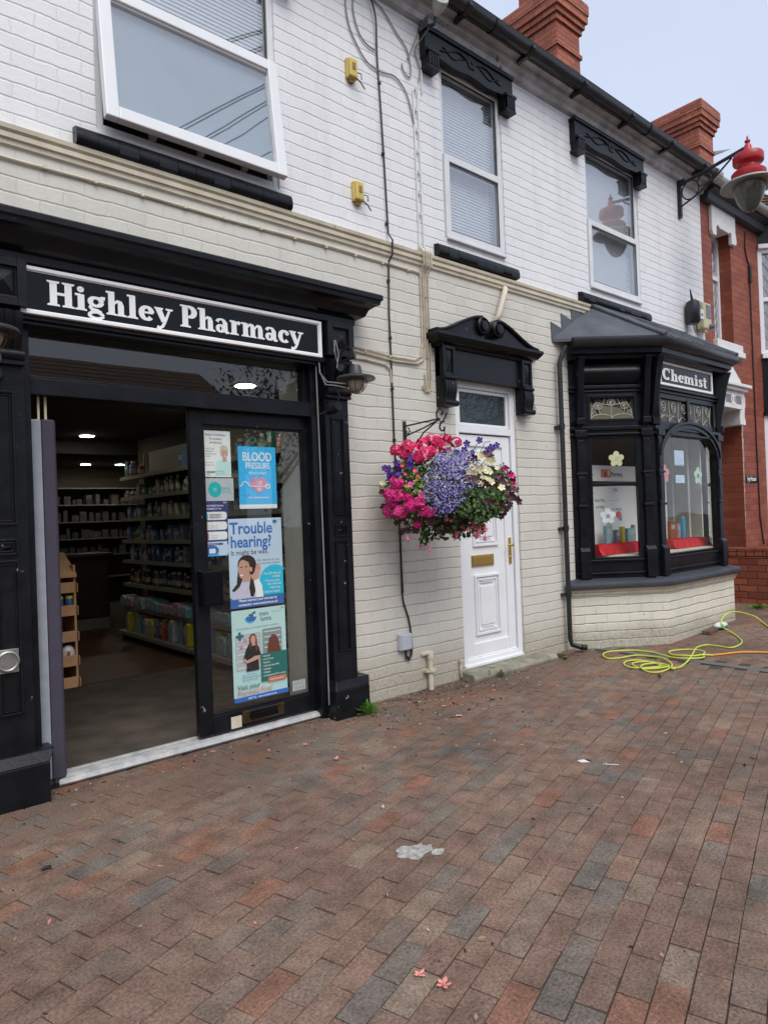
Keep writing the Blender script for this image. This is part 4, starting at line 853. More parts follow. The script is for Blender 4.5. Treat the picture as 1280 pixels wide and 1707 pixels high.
def wh():
    x0,x1=9.36,10.10
    mb=white_head(x0,x1,5.02,5.44)
    WALL.ext(mb,[(x0+.16,5.18),(x0+.22,5.14),(x1-.22,5.14),(x1-.16,5.18),(x1-.2,5.26),(x0+.2,5.26)],-.18,.055)
    mb.build('window_head',m_whitestone,nb,bev=.008)
    mb=MB(); WALL.box(mb,x0+.0,x1+.08,3.50,3.62,-.18,.06); WALL.box(mb,x0-.04,x1+.12,3.44,3.52,0,.075); mb.build('window_sill',m_whitestone,nb,bev=.01)
    F2=Fr((0,.18,0),(1,0,0),(0,-1,0)); mb=MB(); F2.ring(mb,9.42,10.02,3.62,5.16,.05,-.04,.02); F2.box(mb,9.47,9.97,4.55,4.61,-.04,.02); wn=mb.build('window',m_upvc,nb,bev=.004)
    mb=MB(); F2.box(mb,9.46,9.98,3.66,5.12,-.015,-.01); mb.build('pane',m_glass_up,wn)
    mb=MB()
    for k in range(-14,20):
        for sg in (1,-1):
            a=9.45+k*.09; 
            P=[(a+sg*t*.5,3.66+t) for t in (0,1.5)]
            # clip to the pane
            q=[]
            for i in range(31):
                t=i*.05; x=(a if sg>0 else a)+sg*t*.55; z=3.66+t
                if 9.47<x<9.97 and z<5.1: q.append(F2.p(x,z,-.004))
            if len(q)>2: mb.tube([q[0],q[-1]],.004,4)
    mb.build('leading',m_leadcame,wn)
    mb=MB(); mb.box(9.3,10.1,.5,.52,3.5,5.2); mb.build('room_shade',m_net,wn)
wh()
# recessed door with white hood
F2=Fr((0,.42,0),(1,0,0),(0,-1,0)); mb=MB(); F2.ring(mb,9.36,10.15,.1,2.8,.07,-.05,.03); F2.box(mb,9.43,10.08,1.98,2.06,-.05,.03); F2.ring(mb,9.43,10.08,.12,1.98,.09,-.03,.02); nd=mb.build('door',m_upvc,nb,bev=.005)
mb=MB(); F2.box(mb,9.5,10.0,.2,2.75,-.02,-.012); mb.build('door_glass',m_glass_obs,nd)
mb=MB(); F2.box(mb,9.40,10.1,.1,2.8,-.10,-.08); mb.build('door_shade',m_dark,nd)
mb=MB(); F2.box(mb,10.0,10.03,1.0,1.2,.02,.035); mb.tube([F2.p(10.015,1.12,.03),F2.p(10.015,1.12,.07),F2.p(9.92,1.12,.07)],.009,6); mb.build('door_handle',m_steel,nd)
mb=MB()
WALL.box(mb,9.30,9.98,2.70,2.94,-.3,.10); WALL.box(mb,9.24,10.05,2.94,2.985,0,.15); WALL.box(mb,9.20,10.09,2.985,3.03,0,.19)
WALL.ext(mb,[(9.28,3.03),(10.0,3.03),(10.0,3.10),(9.66,3.34),(9.62,3.34),(9.28,3.10)],0,.08)
WALL.ext(mb,[(9.98,2.94),(9.98,2.50),(10.16,2.50),(10.16,2.56),(10.13,2.62),(10.14,2.72),(10.17,2.78),(10.17,2.88),(10.12,2.94)],-.42,.06)
WALL.ext(mb,[(9.18,2.94),(9.18,2.50),(9.34,2.50),(9.34,2.94)],-.3,.06)
hood=mb.build('door_hood',m_whitestone,nb,bev=.006)
mb=MB(); WALL.box(mb,9.44,9.62,2.77,2.88,.1,.103); WALL.box(mb,9.76,9.93,2.77,2.88,.1,.103); WALL.box(mb,9.64,9.74,2.79,2.86,.1,.1025); mb.build('number_panel',m_greyink,hood)
mb=MB(); mb.add(*(lambda L,Rr:( [WALL.p(9.55+ (x)*.15+.03,2.76+y*.13,.106) for x,y in L+Rr],[(i,i+1,len(L)+i+1,len(L)+i) for i in range(len(L)-1)]))(*stroke2(arcs(.42,.5,.22,.44,0,360,vw(.14,.24))[1]))); mb.build('door_number',m_signwhite,hood)
# whitened arris of the jamb
mb=MB()
for k in range(17): 
    z=2.5-k*.0864; wd=.05*(1-k/24); WALL.box(mb,10.15,10.15+wd+random.uniform(-.01,.01),z-.08,z,.0,.0025)
mb.build('whitened_jamb',pm('whitewash',(.42,.33,.30),rough=.8,var=.35,scale=14,bump=.3),nb)
# projecting bay of the house (black and white frames, leaded panes)
bp=[(10.98,.0),(11.35,-.42),(12.9,-.42),(13.4,.0)]
def nbay(z0,z1,mat,name,o0=-.3,o1=0):
    mb=MB(); mb.path_prof(bp,[(o1,z0),(o1,z1),(o0,z1),(o0,z0)]); return fix_normals(mb.build(name,mat,nb))
nbay(-.1,.8,m_redbrick,'bay_plinth'); nbay(2.75,3.55,m_black,'bay_apron'); nbay(5.25,5.60,m_black,'bay_fascia')
nbay(3.55,3.62,m_upvc,'bay_sill',-.2,.06); nbay(5.19,5.25,m_upvc,'bay_head_moulding',-.2,.05); nbay(.8,.86,m_upvc,'bay_sill',-.2,.06); nbay(2.70,2.76,m_black,'bay_moulding',-.2,.05)
for P,Q in ((bp[0],bp[1]),(bp[1],bp[2]),(bp[2],bp[3])):
    S,l=frm(Vector((*P,0)),Vector((*Q,0)))
    for z0,z1 in ((3.62,5.19),(.86,2.70)):
        mb=MB(); S.ring(mb,0,l,z0,z1,.06,-.1,.0); S.box(mb,.06,l-.06,(z0+z1)/2+.0,(z0+z1)/2+.06,-.1,0)
        if l>1: S.box(mb,l/2-.03,l/2+.03,z0,z1,-.1,.002)
        bw=mb.build('bay_window',m_upvc,nb,bev=.004)
        mb=MB(); S.box(mb,.05,l-.05,z0+.05,z1-.05,-.06,-.055); mb.build('pane',m_glass_up,bw)
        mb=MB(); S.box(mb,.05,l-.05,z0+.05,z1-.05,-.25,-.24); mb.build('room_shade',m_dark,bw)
        mb=MB(); k=-20
        for k in range(-20,22):
            for sg in (1,-1):
                q=[]
                for i in range(41):
                    t=i*.04; x=k*.11+sg*t*.6
                    if .06<x<l-.06 and z0+.06+t<z1-.06: q.append(S.p(x,z0+.06+t,-.05))
                if len(q)>2: mb.tube([q[0],q[-1]],.005,4)
        mb.build('leading',m_leadcame,bw)
def pantiles(m,P0,P1,Q0,Q1,rows):
    P0,P1,Q0,Q1=map(Vector,(P0,P1,Q0,Q1))
    for i in range(rows):
        a,b=i/rows,(i+1)/rows; A0,A1=P0.lerp(Q0,a),P1.lerp(Q1,a); B0,B1=P0.lerp(Q0,b),P1.lerp(Q1,b); n=(P1-P0).cross(Q0-P0).normalized()*.035
        m.add([A0+n,A1+n,B1+n*.2,B0+n*.2,A0,A1],[(0,1,2,3),(4,5,1,0)])
mb=MB(); e=[(10.75,-.05,5.62),(11.25,-.62,5.62),(13.0,-.62,5.62),(13.6,-.05,5.62)]; a=(11.6,.55,6.55); b=(12.7,.55,6.55)
pantiles(mb,e[0],e[1],a,a,12); pantiles(mb,e[1],e[2],a,b,12); pantiles(mb,e[2],e[3],b,b,12)
mb.build('bay_roof',m_tile,nb)
# small black house-name plaque and the wiring on the brick
mb=MB(); WALL.box(mb,10.23,10.60,1.70,1.80,.0,.012); pq=mb.build('name_plaque',m_signblack,org=(10.4,0,1.70)); tag(pq,'small black name plaque with white letters on the red brick wall','plaque')
mb=MB(); text_mesh(mb,'Ivy House',WALL,10.25,1.725,.014,.085,bold=.02,sx=.88); mb.build('lettering',m_signwhite,pq)
mb=MB(); mb.tube([(10.55,-.012,5.35),(10.50,-.012,5.1),(10.56,-.012,4.95),(10.62,-.012,4.88),(10.63,-.012,4.6),(10.63,-.012,2.2),(10.65,-.012,1.2),(10.75,-.012,.8)],.010,6); mb.box(10.60,10.66,-.035,-.001,4.62,4.86)
tag(mb.build('wall_cable',m_cable_b),'dark cable with a small black box running down the red brick wall','cable')
# garden wall, running towards the street from the house
mb=MB(); mb.box(9.30,9.52,-3.2,-.0,.0,.715); 
y=-.0
for k in range(30): mb.box(9.292,9.528,y-.102,y-.004,.722,.825+random.uniform(-.004,.004)); y-=.106
gw=mb.build('garden_wall',m_gardenbrick,bev=.004); tag(gw,'low orange red brick garden wall with a brick-on-edge top right of the bay window','wall')

# ================================================================== FITTINGS ON THE SHOP WALL
def wall_lamp(x,lab):
    t=thing('wall_lamp',(x,-.12,2.42),lab,'wall lamp','bulkhead lamps on the shopfront pilasters')
    y0,z0=-.18,2.455; yl=-.36; p=[(x+.0,-.16,2.40)]
    mb=MB(); mb.tube([(x,-.15,2.47),(x,-.19,2.50)]+[(x,-.275-.085*math.cos(R_(a)),2.50+.085*math.sin(R_(a))) for a in range(0,181,20)]+[(x,-.36,2.44)],.009,8); mb.lathe((x,-.175,2.47),[(.035,0),(.035,.012)],14,(0,-1,0)); mb.build('arm',m_iron,t,smooth=40)
    mb=MB(); mb.lathe((x,yl,2.375),[(.048,0),(.040,.05),(.034,.068),(.012,.075)],18); mb.build('cap',pm('grey_black_lamp_cap',(.05,.05,.058),rough=.4,bump=.05),t,smooth=40)
    mb=MB(); mb.lathe((x,yl,2.352),[(.132,-.008),(.134,.0),(.125,.012),(.05,.032),(.03,.030),(.06,.020),(.117,.0)],28); mb.build('shade',pm('dark_lamp_shade',(.045,.045,.047),rough=.42,bump=.05),t,smooth=40)
    mb=MB(); mb.ellipsoid((x,yl,2.325),(.060,.060,.068),16,10); mb.build('bulb_glass',m_bulk,t,smooth=60)
    mb=MB()
    for k in range(4):
        an=k*PI/4; mb.tube([(x+.075*math.cos(an)*math.cos(R_(b)),yl+.075*math.sin(an)*math.cos(R_(b)),2.335+.085*math.sin(R_(b))) for b in range(0,-181,-20)],.003,5)
    mb.tube([(x+.075*math.cos(i*PI/8),yl+.075*math.sin(i*PI/8),2.335) for i in range(17)],.003,5)
    mb.build('guard',pm('rusty_wire',(.20,.09,.05),rough=.6,metal=.4),t)
    return t
wall_lamp(2.925,'caged wall lamp with dark dished shade on the pilaster right of the shop door')
wall_lamp(.715,'caged wall lamp with pale rimmed shade at the left edge, on the left pilaster')
for x,l in ((2.90,'small black knob fitting with loose wires on the pilaster under the right wall lamp'),(.775,'small black knob fitting on the left pilaster below its lamp')):
    mb=MB(); mb.lathe((x,-.10,2.19),[(.045,0),(.047,.03),(.036,.05),(.036,.08),(.03,.09)],16,(0,-1,0)); mb.tube([(x,-.17,2.20),(x+.03,-.16,2.27),(x+.02,-.13,2.34)],.004,5); mb.tube([(x-.02,-.15,2.18),(x-.12,-.11,2.13)],.003,5)
    tag(mb.build('sensor',m_iron,smooth=40),l,'sensor')
mb=MB()
mb.tube([(2.875,-.20,2.645),(2.865,-.21,2.56),(2.89,-.205,2.49)],.004,5); mb.tube([(2.885,-.20,2.645),(2.90,-.21,2.55),(2.885,-.205,2.45)],.004,5)
mb.tube([(2.80,-.11,2.50),(2.80,-.12,2.42),(2.84,-.145,2.36),(2.92,-.17,2.355),(3.0,-.15,2.36)],.005,5); mb.tube([(2.80,-.11,2.44),(2.83,-.14,2.34),(2.90,-.17,2.335),(2.99,-.16,2.33)],.005,5)
mb.tube([(2.795,-.08,2.50),(2.797,-.085,1.8),(2.80,-.085,.9),(2.803,-.08,.1)],.005,5)
tag(mb.build('loose_wires',m_cable_g),'tangle of thin grey wires hanging round the bracket of the right pilaster','wires')
# lock plate on left pilaster
mb=MB(); WALL.box(mb,.74,.852,.68,.80,.095,.11); mb.lathe((.80,-.11,.74),[(.055,0),(.055,.012),(.045,.016),(.043,.008)],24,(0,-1,0)); tag(mb.build('lock_plate',m_steel,bev=.002,smooth=40),'square steel plate with a round boss on the left pilaster','lock plate')
# junction boxes
for x,z,l in ((3.262,4.79,'yellowed junction box with cut wires high on the white brick wall'),(3.28,3.865,'yellowed junction box lower on the white wall, just above the cream moulding')):
    t=thing('junction_box',(x,0,z-.08),l,'junction box','yellowed junction boxes on the white wall')
    mb=MB(); WALL.box(mb,x-.045,x+.045,z-.075,z+.075,0,.035); WALL.box(mb,x-.038,x+.038,z-.068,z+.068,.035,.055); mb.build('box',m_yellow,t,bev=.008)
    mb=MB(); WALL.box(mb,x-.012,x+.016,z-.015,z+.035,.055,.060); WALL.box(mb,x-.02,x+.02,z-.10,z-.075,.0,.03); mb.build('cover_catch',pm('brown_stain',(.28,.16,.05),rough=.7),t,bev=.003)
    mb=MB(); mb.tube([(x+.04,-.03,z-.01),(x+.075,-.05,z-.02),(x+.08,-.045,z-.06)],.004,5); mb.tube([(x+.03,-.04,z-.06),(x+.07,-.05,z-.09),(x+.10,-.055,z-.13)],.005,5); mb.build('wire',m_cable_b,t)
# cables
def cable(name,paths,r_,mat,lab,clips=None,cat='cable'):
    mb=MB()
    for P in paths: mb.tube([(x,-(y if y else .01),z) for x,z,*yy in P for y in [yy[0] if yy else .012]],r_,6)
    if clips:
        for (x,z) in clips: WALL.box(mb,x-.008,x+.008,z-.010,z+.010,0,r_*2+.010)
    return tag(mb.build(name,mat),lab,cat)
def clipped(pts,n): 
    out=[]
    for i in range(len(pts)-1):
        for k in range(n): t=k/n; out.append(tuple(a+(b-a)*t for a,b in zip(pts[i][:2],pts[i+1][:2])))
    return out
cable('cream_cable',[[(-.5,3.375),(1.0,3.376),(1.5,3.384),(2.2,3.378),(3.0,3.392),(3.9,3.385),(3.93,3.36)]],.008,m_creampaint,'cream painted cable clipped along the wall just under the cream moulding',[(x*.27,3.38) for x in range(-1,15)])
def sm(P,n=8):   # smooth path by Catmull-Rom
    out=[]
    for i in range(len(P)-1):
        p0=P[max(i-1,0)];p1=P[i];p2=P[i+1];p3=P[min(i+2,len(P)-1)]
        for k in range(n):
            t=k/n; out.append(tuple(.5*((2*b)+(-a+c)*t+(2*a-5*b+4*c-d)*t*t+(-a+3*b-3*c+d)*t**3) for a,b,c,d in zip(p0,p1,p2,p3)))
    out.append(tuple(P[-1])); return out
cable('black_cable',[sm([(3.46,5.47,.03),(3.52,5.30,.03),(3.537,5.0,.012),(3.555,4.6,.012),(3.575,4.0,.012),(3.578,3.62,.02)],6)+[(3.582,3.56,.062),(3.582,3.45,.055),(3.575,3.40,.015),(3.562,3.0,.012),(3.565,2.63,.012),(3.566,2.0,.012),(3.588,1.26,.012),(3.588,.80,.012),(3.60,.72,.012),(3.645,.60,.012),(3.66,.52,.014),(3.665,.36,.02),(3.655,.30,.02),(3.63,.27,.02),(3.60,.29,.02),(3.592,.36,.02)],
  [(3.60,.37,.02),(3.60,.31,.02),(3.63,.285,.02),(3.65,.31,.02),(3.66,.45,.02)],[(3.585,1.3,.02),(3.585,1.0,.02),(3.59,.80,.02)]],.0075,m_cable_b,'long black cable running down from the eaves to the grey box past the flower basket',clipped([(3.55,4.8),(3.57,3.7),(3.563,2.8),(3.566,2.0),(3.588,1.1)],2))
cable('coiled_cable',[sm([(3.52,5.05),(3.44,5.06),(3.36,5.12),(3.31,5.28),(3.34,5.45),(3.42,5.52),(3.50,5.44)]),sm([(3.46,5.46),(3.60,5.42),(3.74,5.30),(3.86,5.20),(3.90,5.06),(3.88,4.98),(3.82,5.0),(3.80,5.06)]),
  sm([(3.27,5.55),(3.24,5.30),(3.28,5.10),(3.42,4.93),(3.56,4.90),(3.72,4.92),(3.84,4.83),(3.90,4.66),(3.92,4.58)])],.006,m_cable_g,'loose loops of thin grey cable at the top of the white wall near the eaves')
cc=[]
for dx in (0,.05): cc.append([(3.915+dx,4.9,.012),(3.918+dx,4.3,.012),(3.922+dx,3.62,.012),(3.93+dx,3.55,.06),(3.93+dx,3.46,.06),(3.935+dx,3.40,.016),(3.93+dx,3.0,.012),(3.93+dx,2.75,.012)])
cable('white_cable',[[(a,b,c) for a,b,c in q[:4]] for q in cc]+[[(4.02,5.1,.012),(4.02,4.9,.012)]],.007,m_upvc_old,'pair of white painted cables running down the white wall left of the middle window',clipped([(3.94,4.9),(3.945,3.7)],7))
pc=[]
for k,dx in enumerate((0,.03,.055,.085)):
    x=3.915+dx
    if k<2: pc.append([(x,3.60,.012),(x+.005,3.55,.06),(x+.005,3.44,.06),(x,3.39,.016),(x,3.0,.014),(x,2.80-.03*k,.014),(x-.03,2.70-.03*k,.014),(x-.10,2.655-.025*k,.014),(3.6,2.655-.03*k,.014),(3.35,2.675-.03*k,.014),(3.08,2.69-.03*k,.014)])
    else: pc.append([(x,3.60,.012),(x+.005,3.55,.06),(x+.005,3.44,.06),(x,3.39,.014),(x,3.0,.014),(x,2.52,.014),(x-.01,2.44,.014),(x-.035,2.41,.014),(x-.065,2.44,.014),(x-.07,2.56-.1*(k==2),.014)])
cable('cream_cable_bundle',pc+[[(3.08,2.60),(3.3,2.60),(3.5,2.585),(3.555,2.55),(3.565,2.45)]],.0075,m_cable_c,'bundle of cream cables that drops from the moulding and turns left to the shopfront',[(3.96,3.2),(3.96,2.95),(3.97,2.7),(3.3,2.66),(3.55,2.65),(3.15,2.67)])
cable('cream_cable',[[(5.20,2.86),(5.42,2.84),(5.43,2.9),(5.44,2.98)],[(5.28,2.75),(5.29,2.5),(5.40,2.38),(5.30,2.30),(5.22,2.30)]],.006,m_cable_c,'thin cream cable ends between the door surround and the bay window')
# thick overflow pipe stub above the door, and foot pipe
mb=MB(); mb.tube([(4.80,-.005,3.02),(4.80,-.06,3.13),(4.805,-.09,3.16),(4.96,-.05,3.44),(4.99,-.0,3.47)],.026,10); tag(mb.build('vent_pipe',m_creampaint,smooth=50),'short slanting cream pipe above the door pediment','pipe')
mb=MB(); mb.tube([(3.845,-.035,0),(3.845,-.035,.30)],.021,12); mb.lathe((3.845,-.035,.25),[(.027,0),(.027,.05),(.023,.06)],14); mb.tube([(3.845,-.035,.285),(3.81,-.035,.30),(3.79,-.0,.285)],.020,10); mb.lathe((3.845,-.045,.145),[(.032,0),(.032,.02)],14); WALL.box(mb,3.79,3.90,.145,.165,0,.05)
tag(mb.build('waste_pipe',m_creampaint,smooth=50),'short cream waste pipe standing at the foot of the wall left of the white door','pipe')
t=thing('socket_box',(3.585,0,.35),'pale grey outdoor socket box low on the cream wall','socket box')
mb=MB(); WALL.box(mb,3.525,3.645,.355,.485,0,.045); mb.build('box',m_greypl,t,bev=.008); mb=MB(); WALL.box(mb,3.532,3.638,.362,.478,.045,.055); mb.build('lid',m_greypl,t,bev=.006)
mb=MB(); mb.tube([(4.22,-.02,.03),(4.20,-.03,.10),(4.215,-.03,.17)],.008,6); mb.lathe((4.21,-.03,.16),[(.018,0),(.018,.02)],10); tag(mb.build('tap_stub',m_creampaint),'tiny painted pipe stub beside the left end of the door step','pipe')
# eaves camera on bracket
t=thing('floodlight',(4.02,-.12,5.45),'small grey floodlight with tangled wires under the gutter','floodlight')
mb=MB(); mb.lathe((4.0,-.22,5.42),[(.02,.0),(.05,.05),(.062,.10),(.062,.125),(.052,.12)],18,(-.3,-.75,.4)); mb.build('lamp_head',m_greydisc,t,smooth=40)
mb=MB(); mb.tube([(4.02,-.02,5.50),(4.02,-.12,5.40),(4.0,-.2,5.36),(4.0,-.22,5.44)],.014,6); mb.ext([(3.90,-.10,5.30),(3.99,-.12,5.38),(3.98,-.14,5.46),(3.90,-.12,5.36)],(0,-.02,.0)); mb.build('bracket',m_iron,t)
mb=MB(); mb.tube([Vector(p) for p in sm([(4.04,-.15,5.42),(3.98,-.05,5.30),(3.95,-.015,5.22),(4.0,-.015,5.10),(3.98,-.015,4.98)])],.005,5); mb.tube([Vector(p) for p in sm([(3.92,-.1,5.33),(3.90,-.02,5.20),(3.86,-.015,5.12)])],.005,5); mb.build('wires',m_cable_g,t)
# alarm / camera unit between chemist bay and corner
t=thing('alarm_unit',(8.75,0,3.65),'cream alarm box with a screen beside a black flask shaped unit above the bay roof','alarm unit')
mb=MB(); WALL.box(mb,8.83,9.06,3.66,4.0,.03,.12); WALL.box(mb,8.90,8.98,3.62,3.68,0,.1); mb.build('case',m_ivory,t,bev=.015)
mb=MB(); WALL.box(mb,8.90,9.03,3.80,3.97,.12,.126); mb.build('screen',m_greyink,t,bev=.002)
mb=MB(); mb.lathe((9.0,-.13,3.70),[(.035,0),(.03,.05)],12,(.2,-1,0)); mb.build('dial',pm('blue_grey_dial',(.15,.20,.28),rough=.4),t)
mb=MB(); mb.lathe((8.60,-.09,3.68),[(.06,0),(.085,.03),(.09,.20),(.08,.27),(.04,.30)],18); mb.tube([(8.59,-.09,3.98),(8.57,-.09,4.03),(8.545,-.09,4.11)],[.016,.014,.006],8); mb.build('black_unit',m_gutter,t,smooth=40)
mb=MB(); WALL.box(mb,8.61,8.70,3.73,3.85,.155,.181); mb.build('sticker',m_paper,t); mb=MB(); text_mesh(mb,'CST',Fr((8.615,-.183,3.765),(1,0,0),(0,-1,0)),0,0,0,.045,bold=.02,sx=.8); mb.build('sticker_print',m_ink,t)
mb=MB(); mb.tube([Vector(p) for p in sm([(8.60,-.09,3.70),(8.66,-.08,3.60),(8.78,-.08,3.58),(8.9,-.06,3.63)])],.008,6); mb.tube([(8.58,-.02,3.70),(8.575,-.015,3.56),(8.58,-.015,3.42)],.008,6); mb.build('cable',m_cable_g,t)
# ---- swan bracket street lamp on the white wall
t=thing('street_lamp',(8.52,0,5.3),'red topped street lamp with glass bowl on a black iron wall bracket','street lamp')
lx,ly=8.52,-.84
mb=MB(); WALL.box(mb,lx-.03,lx+.03,5.02,5.60,0,.03); WALL.box(mb,lx-.022,lx+.022,5.04,5.58,.03,.04); mb.tube([(lx,-.03,5.43),(lx,-.40,5.49),(lx,-.80,5.56)],.022,8)
mb.tube([(lx,-.04,5.16),(lx,-.2,5.22),(lx,-.42,5.33),(lx,-.66,5.51)],.011,6); 
mb.tube([(lx,-.155+.105*math.cos(i*PI/10),5.325+.115*math.sin(i*PI/10)) for i in range(21)],.009,6); mb.tube([(lx,-.33+.085*math.cos(i*PI/8),5.385+.07*math.sin(i*PI/8)) for i in range(17)],.009,6)
mb.lathe((lx,-.04,5.46),[(.03,0),(.03,.05)],10,(0,-1,.1)); mb.build('bracket',m_iron,t,smooth=40)
mb=MB(); mb.lathe((lx,ly,5.165),[(.172,0),(.186,.02),(.186,.085),(.170,.105),(.135,.120),(.112,.140),(.108,.175),(.125,.195),(.160,.205),(.165,.215),(.165,.285),(.155,.305),(.11,.325),(.06,.345),(.045,.375),(.035,.42),(.02,.425),(.018,.44),(.032,.455),(.03,.47),(.012,.485),(.010,.51),(.0,.535)],30); mb.build('canopy',m_red,t,smooth=35)
mb=MB(); mb.lathe((lx,ly,5.105),[(.155,.045),(.29,.01),(.30,.0),(.31,.0),(.305,.018),(.20,.062),(.155,.06)],32); mb.build('rim',m_greydisc,t,smooth=40)
mb=MB(); mb.lathe((lx,ly,4.80),[(.0,0),(.05,.012),(.09,.05),(.135,.13),(.165,.22),(.178,.31),(.172,.31),(.158,.22),(.128,.135),(.084,.056),(.045,.02),(.0,.01)],28); mb.build('glass_bowl',m_lampglass,t,smooth=60)
mb=MB(); mb.ellipsoid((lx,ly,5.02),(.045,.045,.08),12,8); mb.build('bulb',m_bulk,t,smooth=60)
# ---- basket bracket and hanging basket
BX=3.685
t=thing('basket_bracket',(BX,0,1.95),'black wrought iron bracket with scrolled end holding the flower basket','bracket')
mb=MB(); WALL.box(mb,BX-.014,BX+.014,1.72,2.155,0,.012)
mb.tube([(BX,-.01,2.115),(BX,-.40,2.125)],.007,6); mb.tube([(BX,-.01,2.035),(BX,-.22,2.075),(BX,-.38,2.115)],.006,6)
mb.tube([(BX,-.012,1.78),(BX,-.10,1.93),(BX,-.22,2.04),(BX,-.36,2.105)],.006,6); mb.build('back_plate_and_arm',m_iron,t)
sc_=lambda cy,cz,r0,r1,a0,a1:[(BX,cy+ (r0+(r1-r0)*i/16)*math.cos(R_(a0+(a1-a0)*i/16)),cz+(r0+(r1-r0)*i/16)*math.sin(R_(a0+(a1-a0)*i/16))) for i in range(17)]
mb=MB(); mb.tube(sc_(-.41,2.165,.05,.014,-60,250),.007,6); mb.tube([(BX,-.385,2.12),(BX,-.42,2.09),(BX,-.455,2.125),(BX,-.475,2.16)],.006,6); mb.tube(sc_(-.43,2.055,.045,.014,110,-190),.007,6); mb.tube(sc_(-.04,2.07,.03,.01,90,400),.005,6); mb.build('scrolls',m_iron,t)
# ================================================================== HANGING BASKET
def basket():
    rnd=random.Random(5)
    Cc=Vector((3.70,-.45,1.57)); ua=Vector((.72,-.69,0)).normalized(); ub=Vector((-.69,-.72,0)).normalized()
    t=thing('hanging_basket',(3.70,-.45,1.16),'overflowing hanging basket of pink, purple, blue and cream flowers beside the white door','hanging basket')
    RU,RB,RW=.49,.40,.37
    def surf(u,w,k=1.0,back=False):
        q=max(0.02,1-(u/RU)**2-(w/RW)**2); b=RB*math.sqrt(q)*k; b=b*(-.75 if back else 1)
        p=Cc+ua*u+ub*b+Vector((0,0,w))
        if p.y>-.03: p.y=-.03-rnd.random()*.03
        return p
    def zc(zx,zy): return (zx-640)/1092,(640-zy)/1092
    mb=MB(); c=Vector((3.70,-.45,1.42)); mb.lathe(c,[(.05,-.16),(.12,-.12),(.17,-.04),(.19,.04),(.195,.06),(.18,.06)],20); mb.build('basket_liner',pm('dark_basket_liner',(.035,.03,.02),rough=.9,bump=.5),t,smooth=50)
    mb=MB()
    for a in (0,2*PI/3,4*PI/3): mb.tube([c+Vector((.19*math.cos(a),.19*math.sin(a),.06)),Vector((3.69,-.44,2.02))],.003,4)
    mb.tube([(3.69,-.44,2.02),(3.685,-.44,2.05)],.005,5); mb.build('chain',m_iron,t)
    # leaves: cupped little polygons
    def leaf(m,p,n,s,asp=.6,lob=0):
        n=n.normalized(); a=n.cross(Vector((rnd.uniform(-1,1),rnd.uniform(-1,1),rnd.uniform(-1,1)))).normalized(); b=n.cross(a)
        pts=[];K=7
        for i in range(K):
            an=2*PI*i/K; r_=s*(1-lob*(i%2)); pts.append(p+a*math.cos(an)*r_+b*math.sin(an)*r_*asp+n*rnd.uniform(-.1,.1)*s)
        k=len(m.v); m.v+= [tuple(q) for q in pts]+[tuple(p+n*s*.22)]; m.f+=[(k+i,k+(i+1)%K,k+K) for i in range(K)]
    def rdir(): 
        v=Vector((rnd.gauss(0,1),rnd.gauss(0,1),rnd.gauss(0,1))); return v.normalized()
    G=[pm('leaf_dark',(.030,.068,.014),rough=.5,var=.4,scale=30,bump=0),pm('leaf_mid',(.065,.135,.022),rough=.5,var=.4,scale=30,bump=0),pm('leaf_lime',(.24,.34,.035),rough=.5,var=.3,scale=30,bump=0)]
    ms=[MB(),MB(),MB()]
    for i in range(4200):
        th=rnd.uniform(0,2*PI); z=rnd.uniform(-1,1); rr=rnd.uniform(.45,1.0)**.5
        d=ua*math.cos(th)*math.sqrt(1-z*z)*RU+ub*math.sin(th)*math.sqrt(1-z*z)*RB*.9+Vector((0,0,z*RW)); 
        u=d.dot(ua);w_=d.z
        if w_>.20 and u>.02: continue
        if w_>.27: continue
        if w_<-.15 and -.06<u<.0 and rnd.random()<.6: continue
        if w_<-.22 and (u>.28 or u<-.34): continue
        p=Cc+d*rr
        if p.y>-.02: p.y=-.02-rnd.random()*.1
        s=rnd.uniform(.010,.026); k=0
        if (-.36<u<-.14 and -.10<w_<.12): k=2 if rnd.random()<.75 else 1
        elif rnd.random()<.55: k=1
        leaf(ms[k],p,d.normalized()*.7+rdir()*.8+Vector((0,0,.4)),s)
    for i in range(500):   # trailing mass lower right
        u=rnd.uniform(.03,.38); w_=rnd.uniform(-.24,.0)*(1-.4*abs(u-.2)/.2); p=surf(u,w_,rnd.uniform(.75,1.03)); leaf(ms[1 if rnd.random()<.7 else 0],p,ub+rdir()*.6+Vector((0,0,.4)),rnd.uniform(.012,.024))
    for m,nm,mt in zip(ms,('dark_foliage','green_foliage','lime_foliage'),G): tag(m.build(nm,mt,t,smooth=180),kind='stuff')
    # florets
    def floret(m,p,n,s,k=5,cup=.25,ce=None):
        n=n.normalized(); a=n.cross(Vector((.3,.2,.9))+rdir()*.2).normalized(); b=n.cross(a); th0=rnd.uniform(0,PI)
        i0=len(m.v); m.v.append(tuple(p))
        for j in range(k):
            for q,(r_,da) in enumerate(((.75,-.48),(1.0,-.2),(1.0,.2),(.75,.48))):
                an=th0+2*PI*j/k+da*(2*PI/k)*.95; m.v.append(tuple(p+(a*math.cos(an)+b*math.sin(an))*s*r_+n*s*cup*(r_ if r_<.9 else 1.0)*rnd.uniform(.7,1.2)))
        for j in range(k):
            o=i0+1+4*j; m.f.append((i0,o,o+1,o+2,o+3))
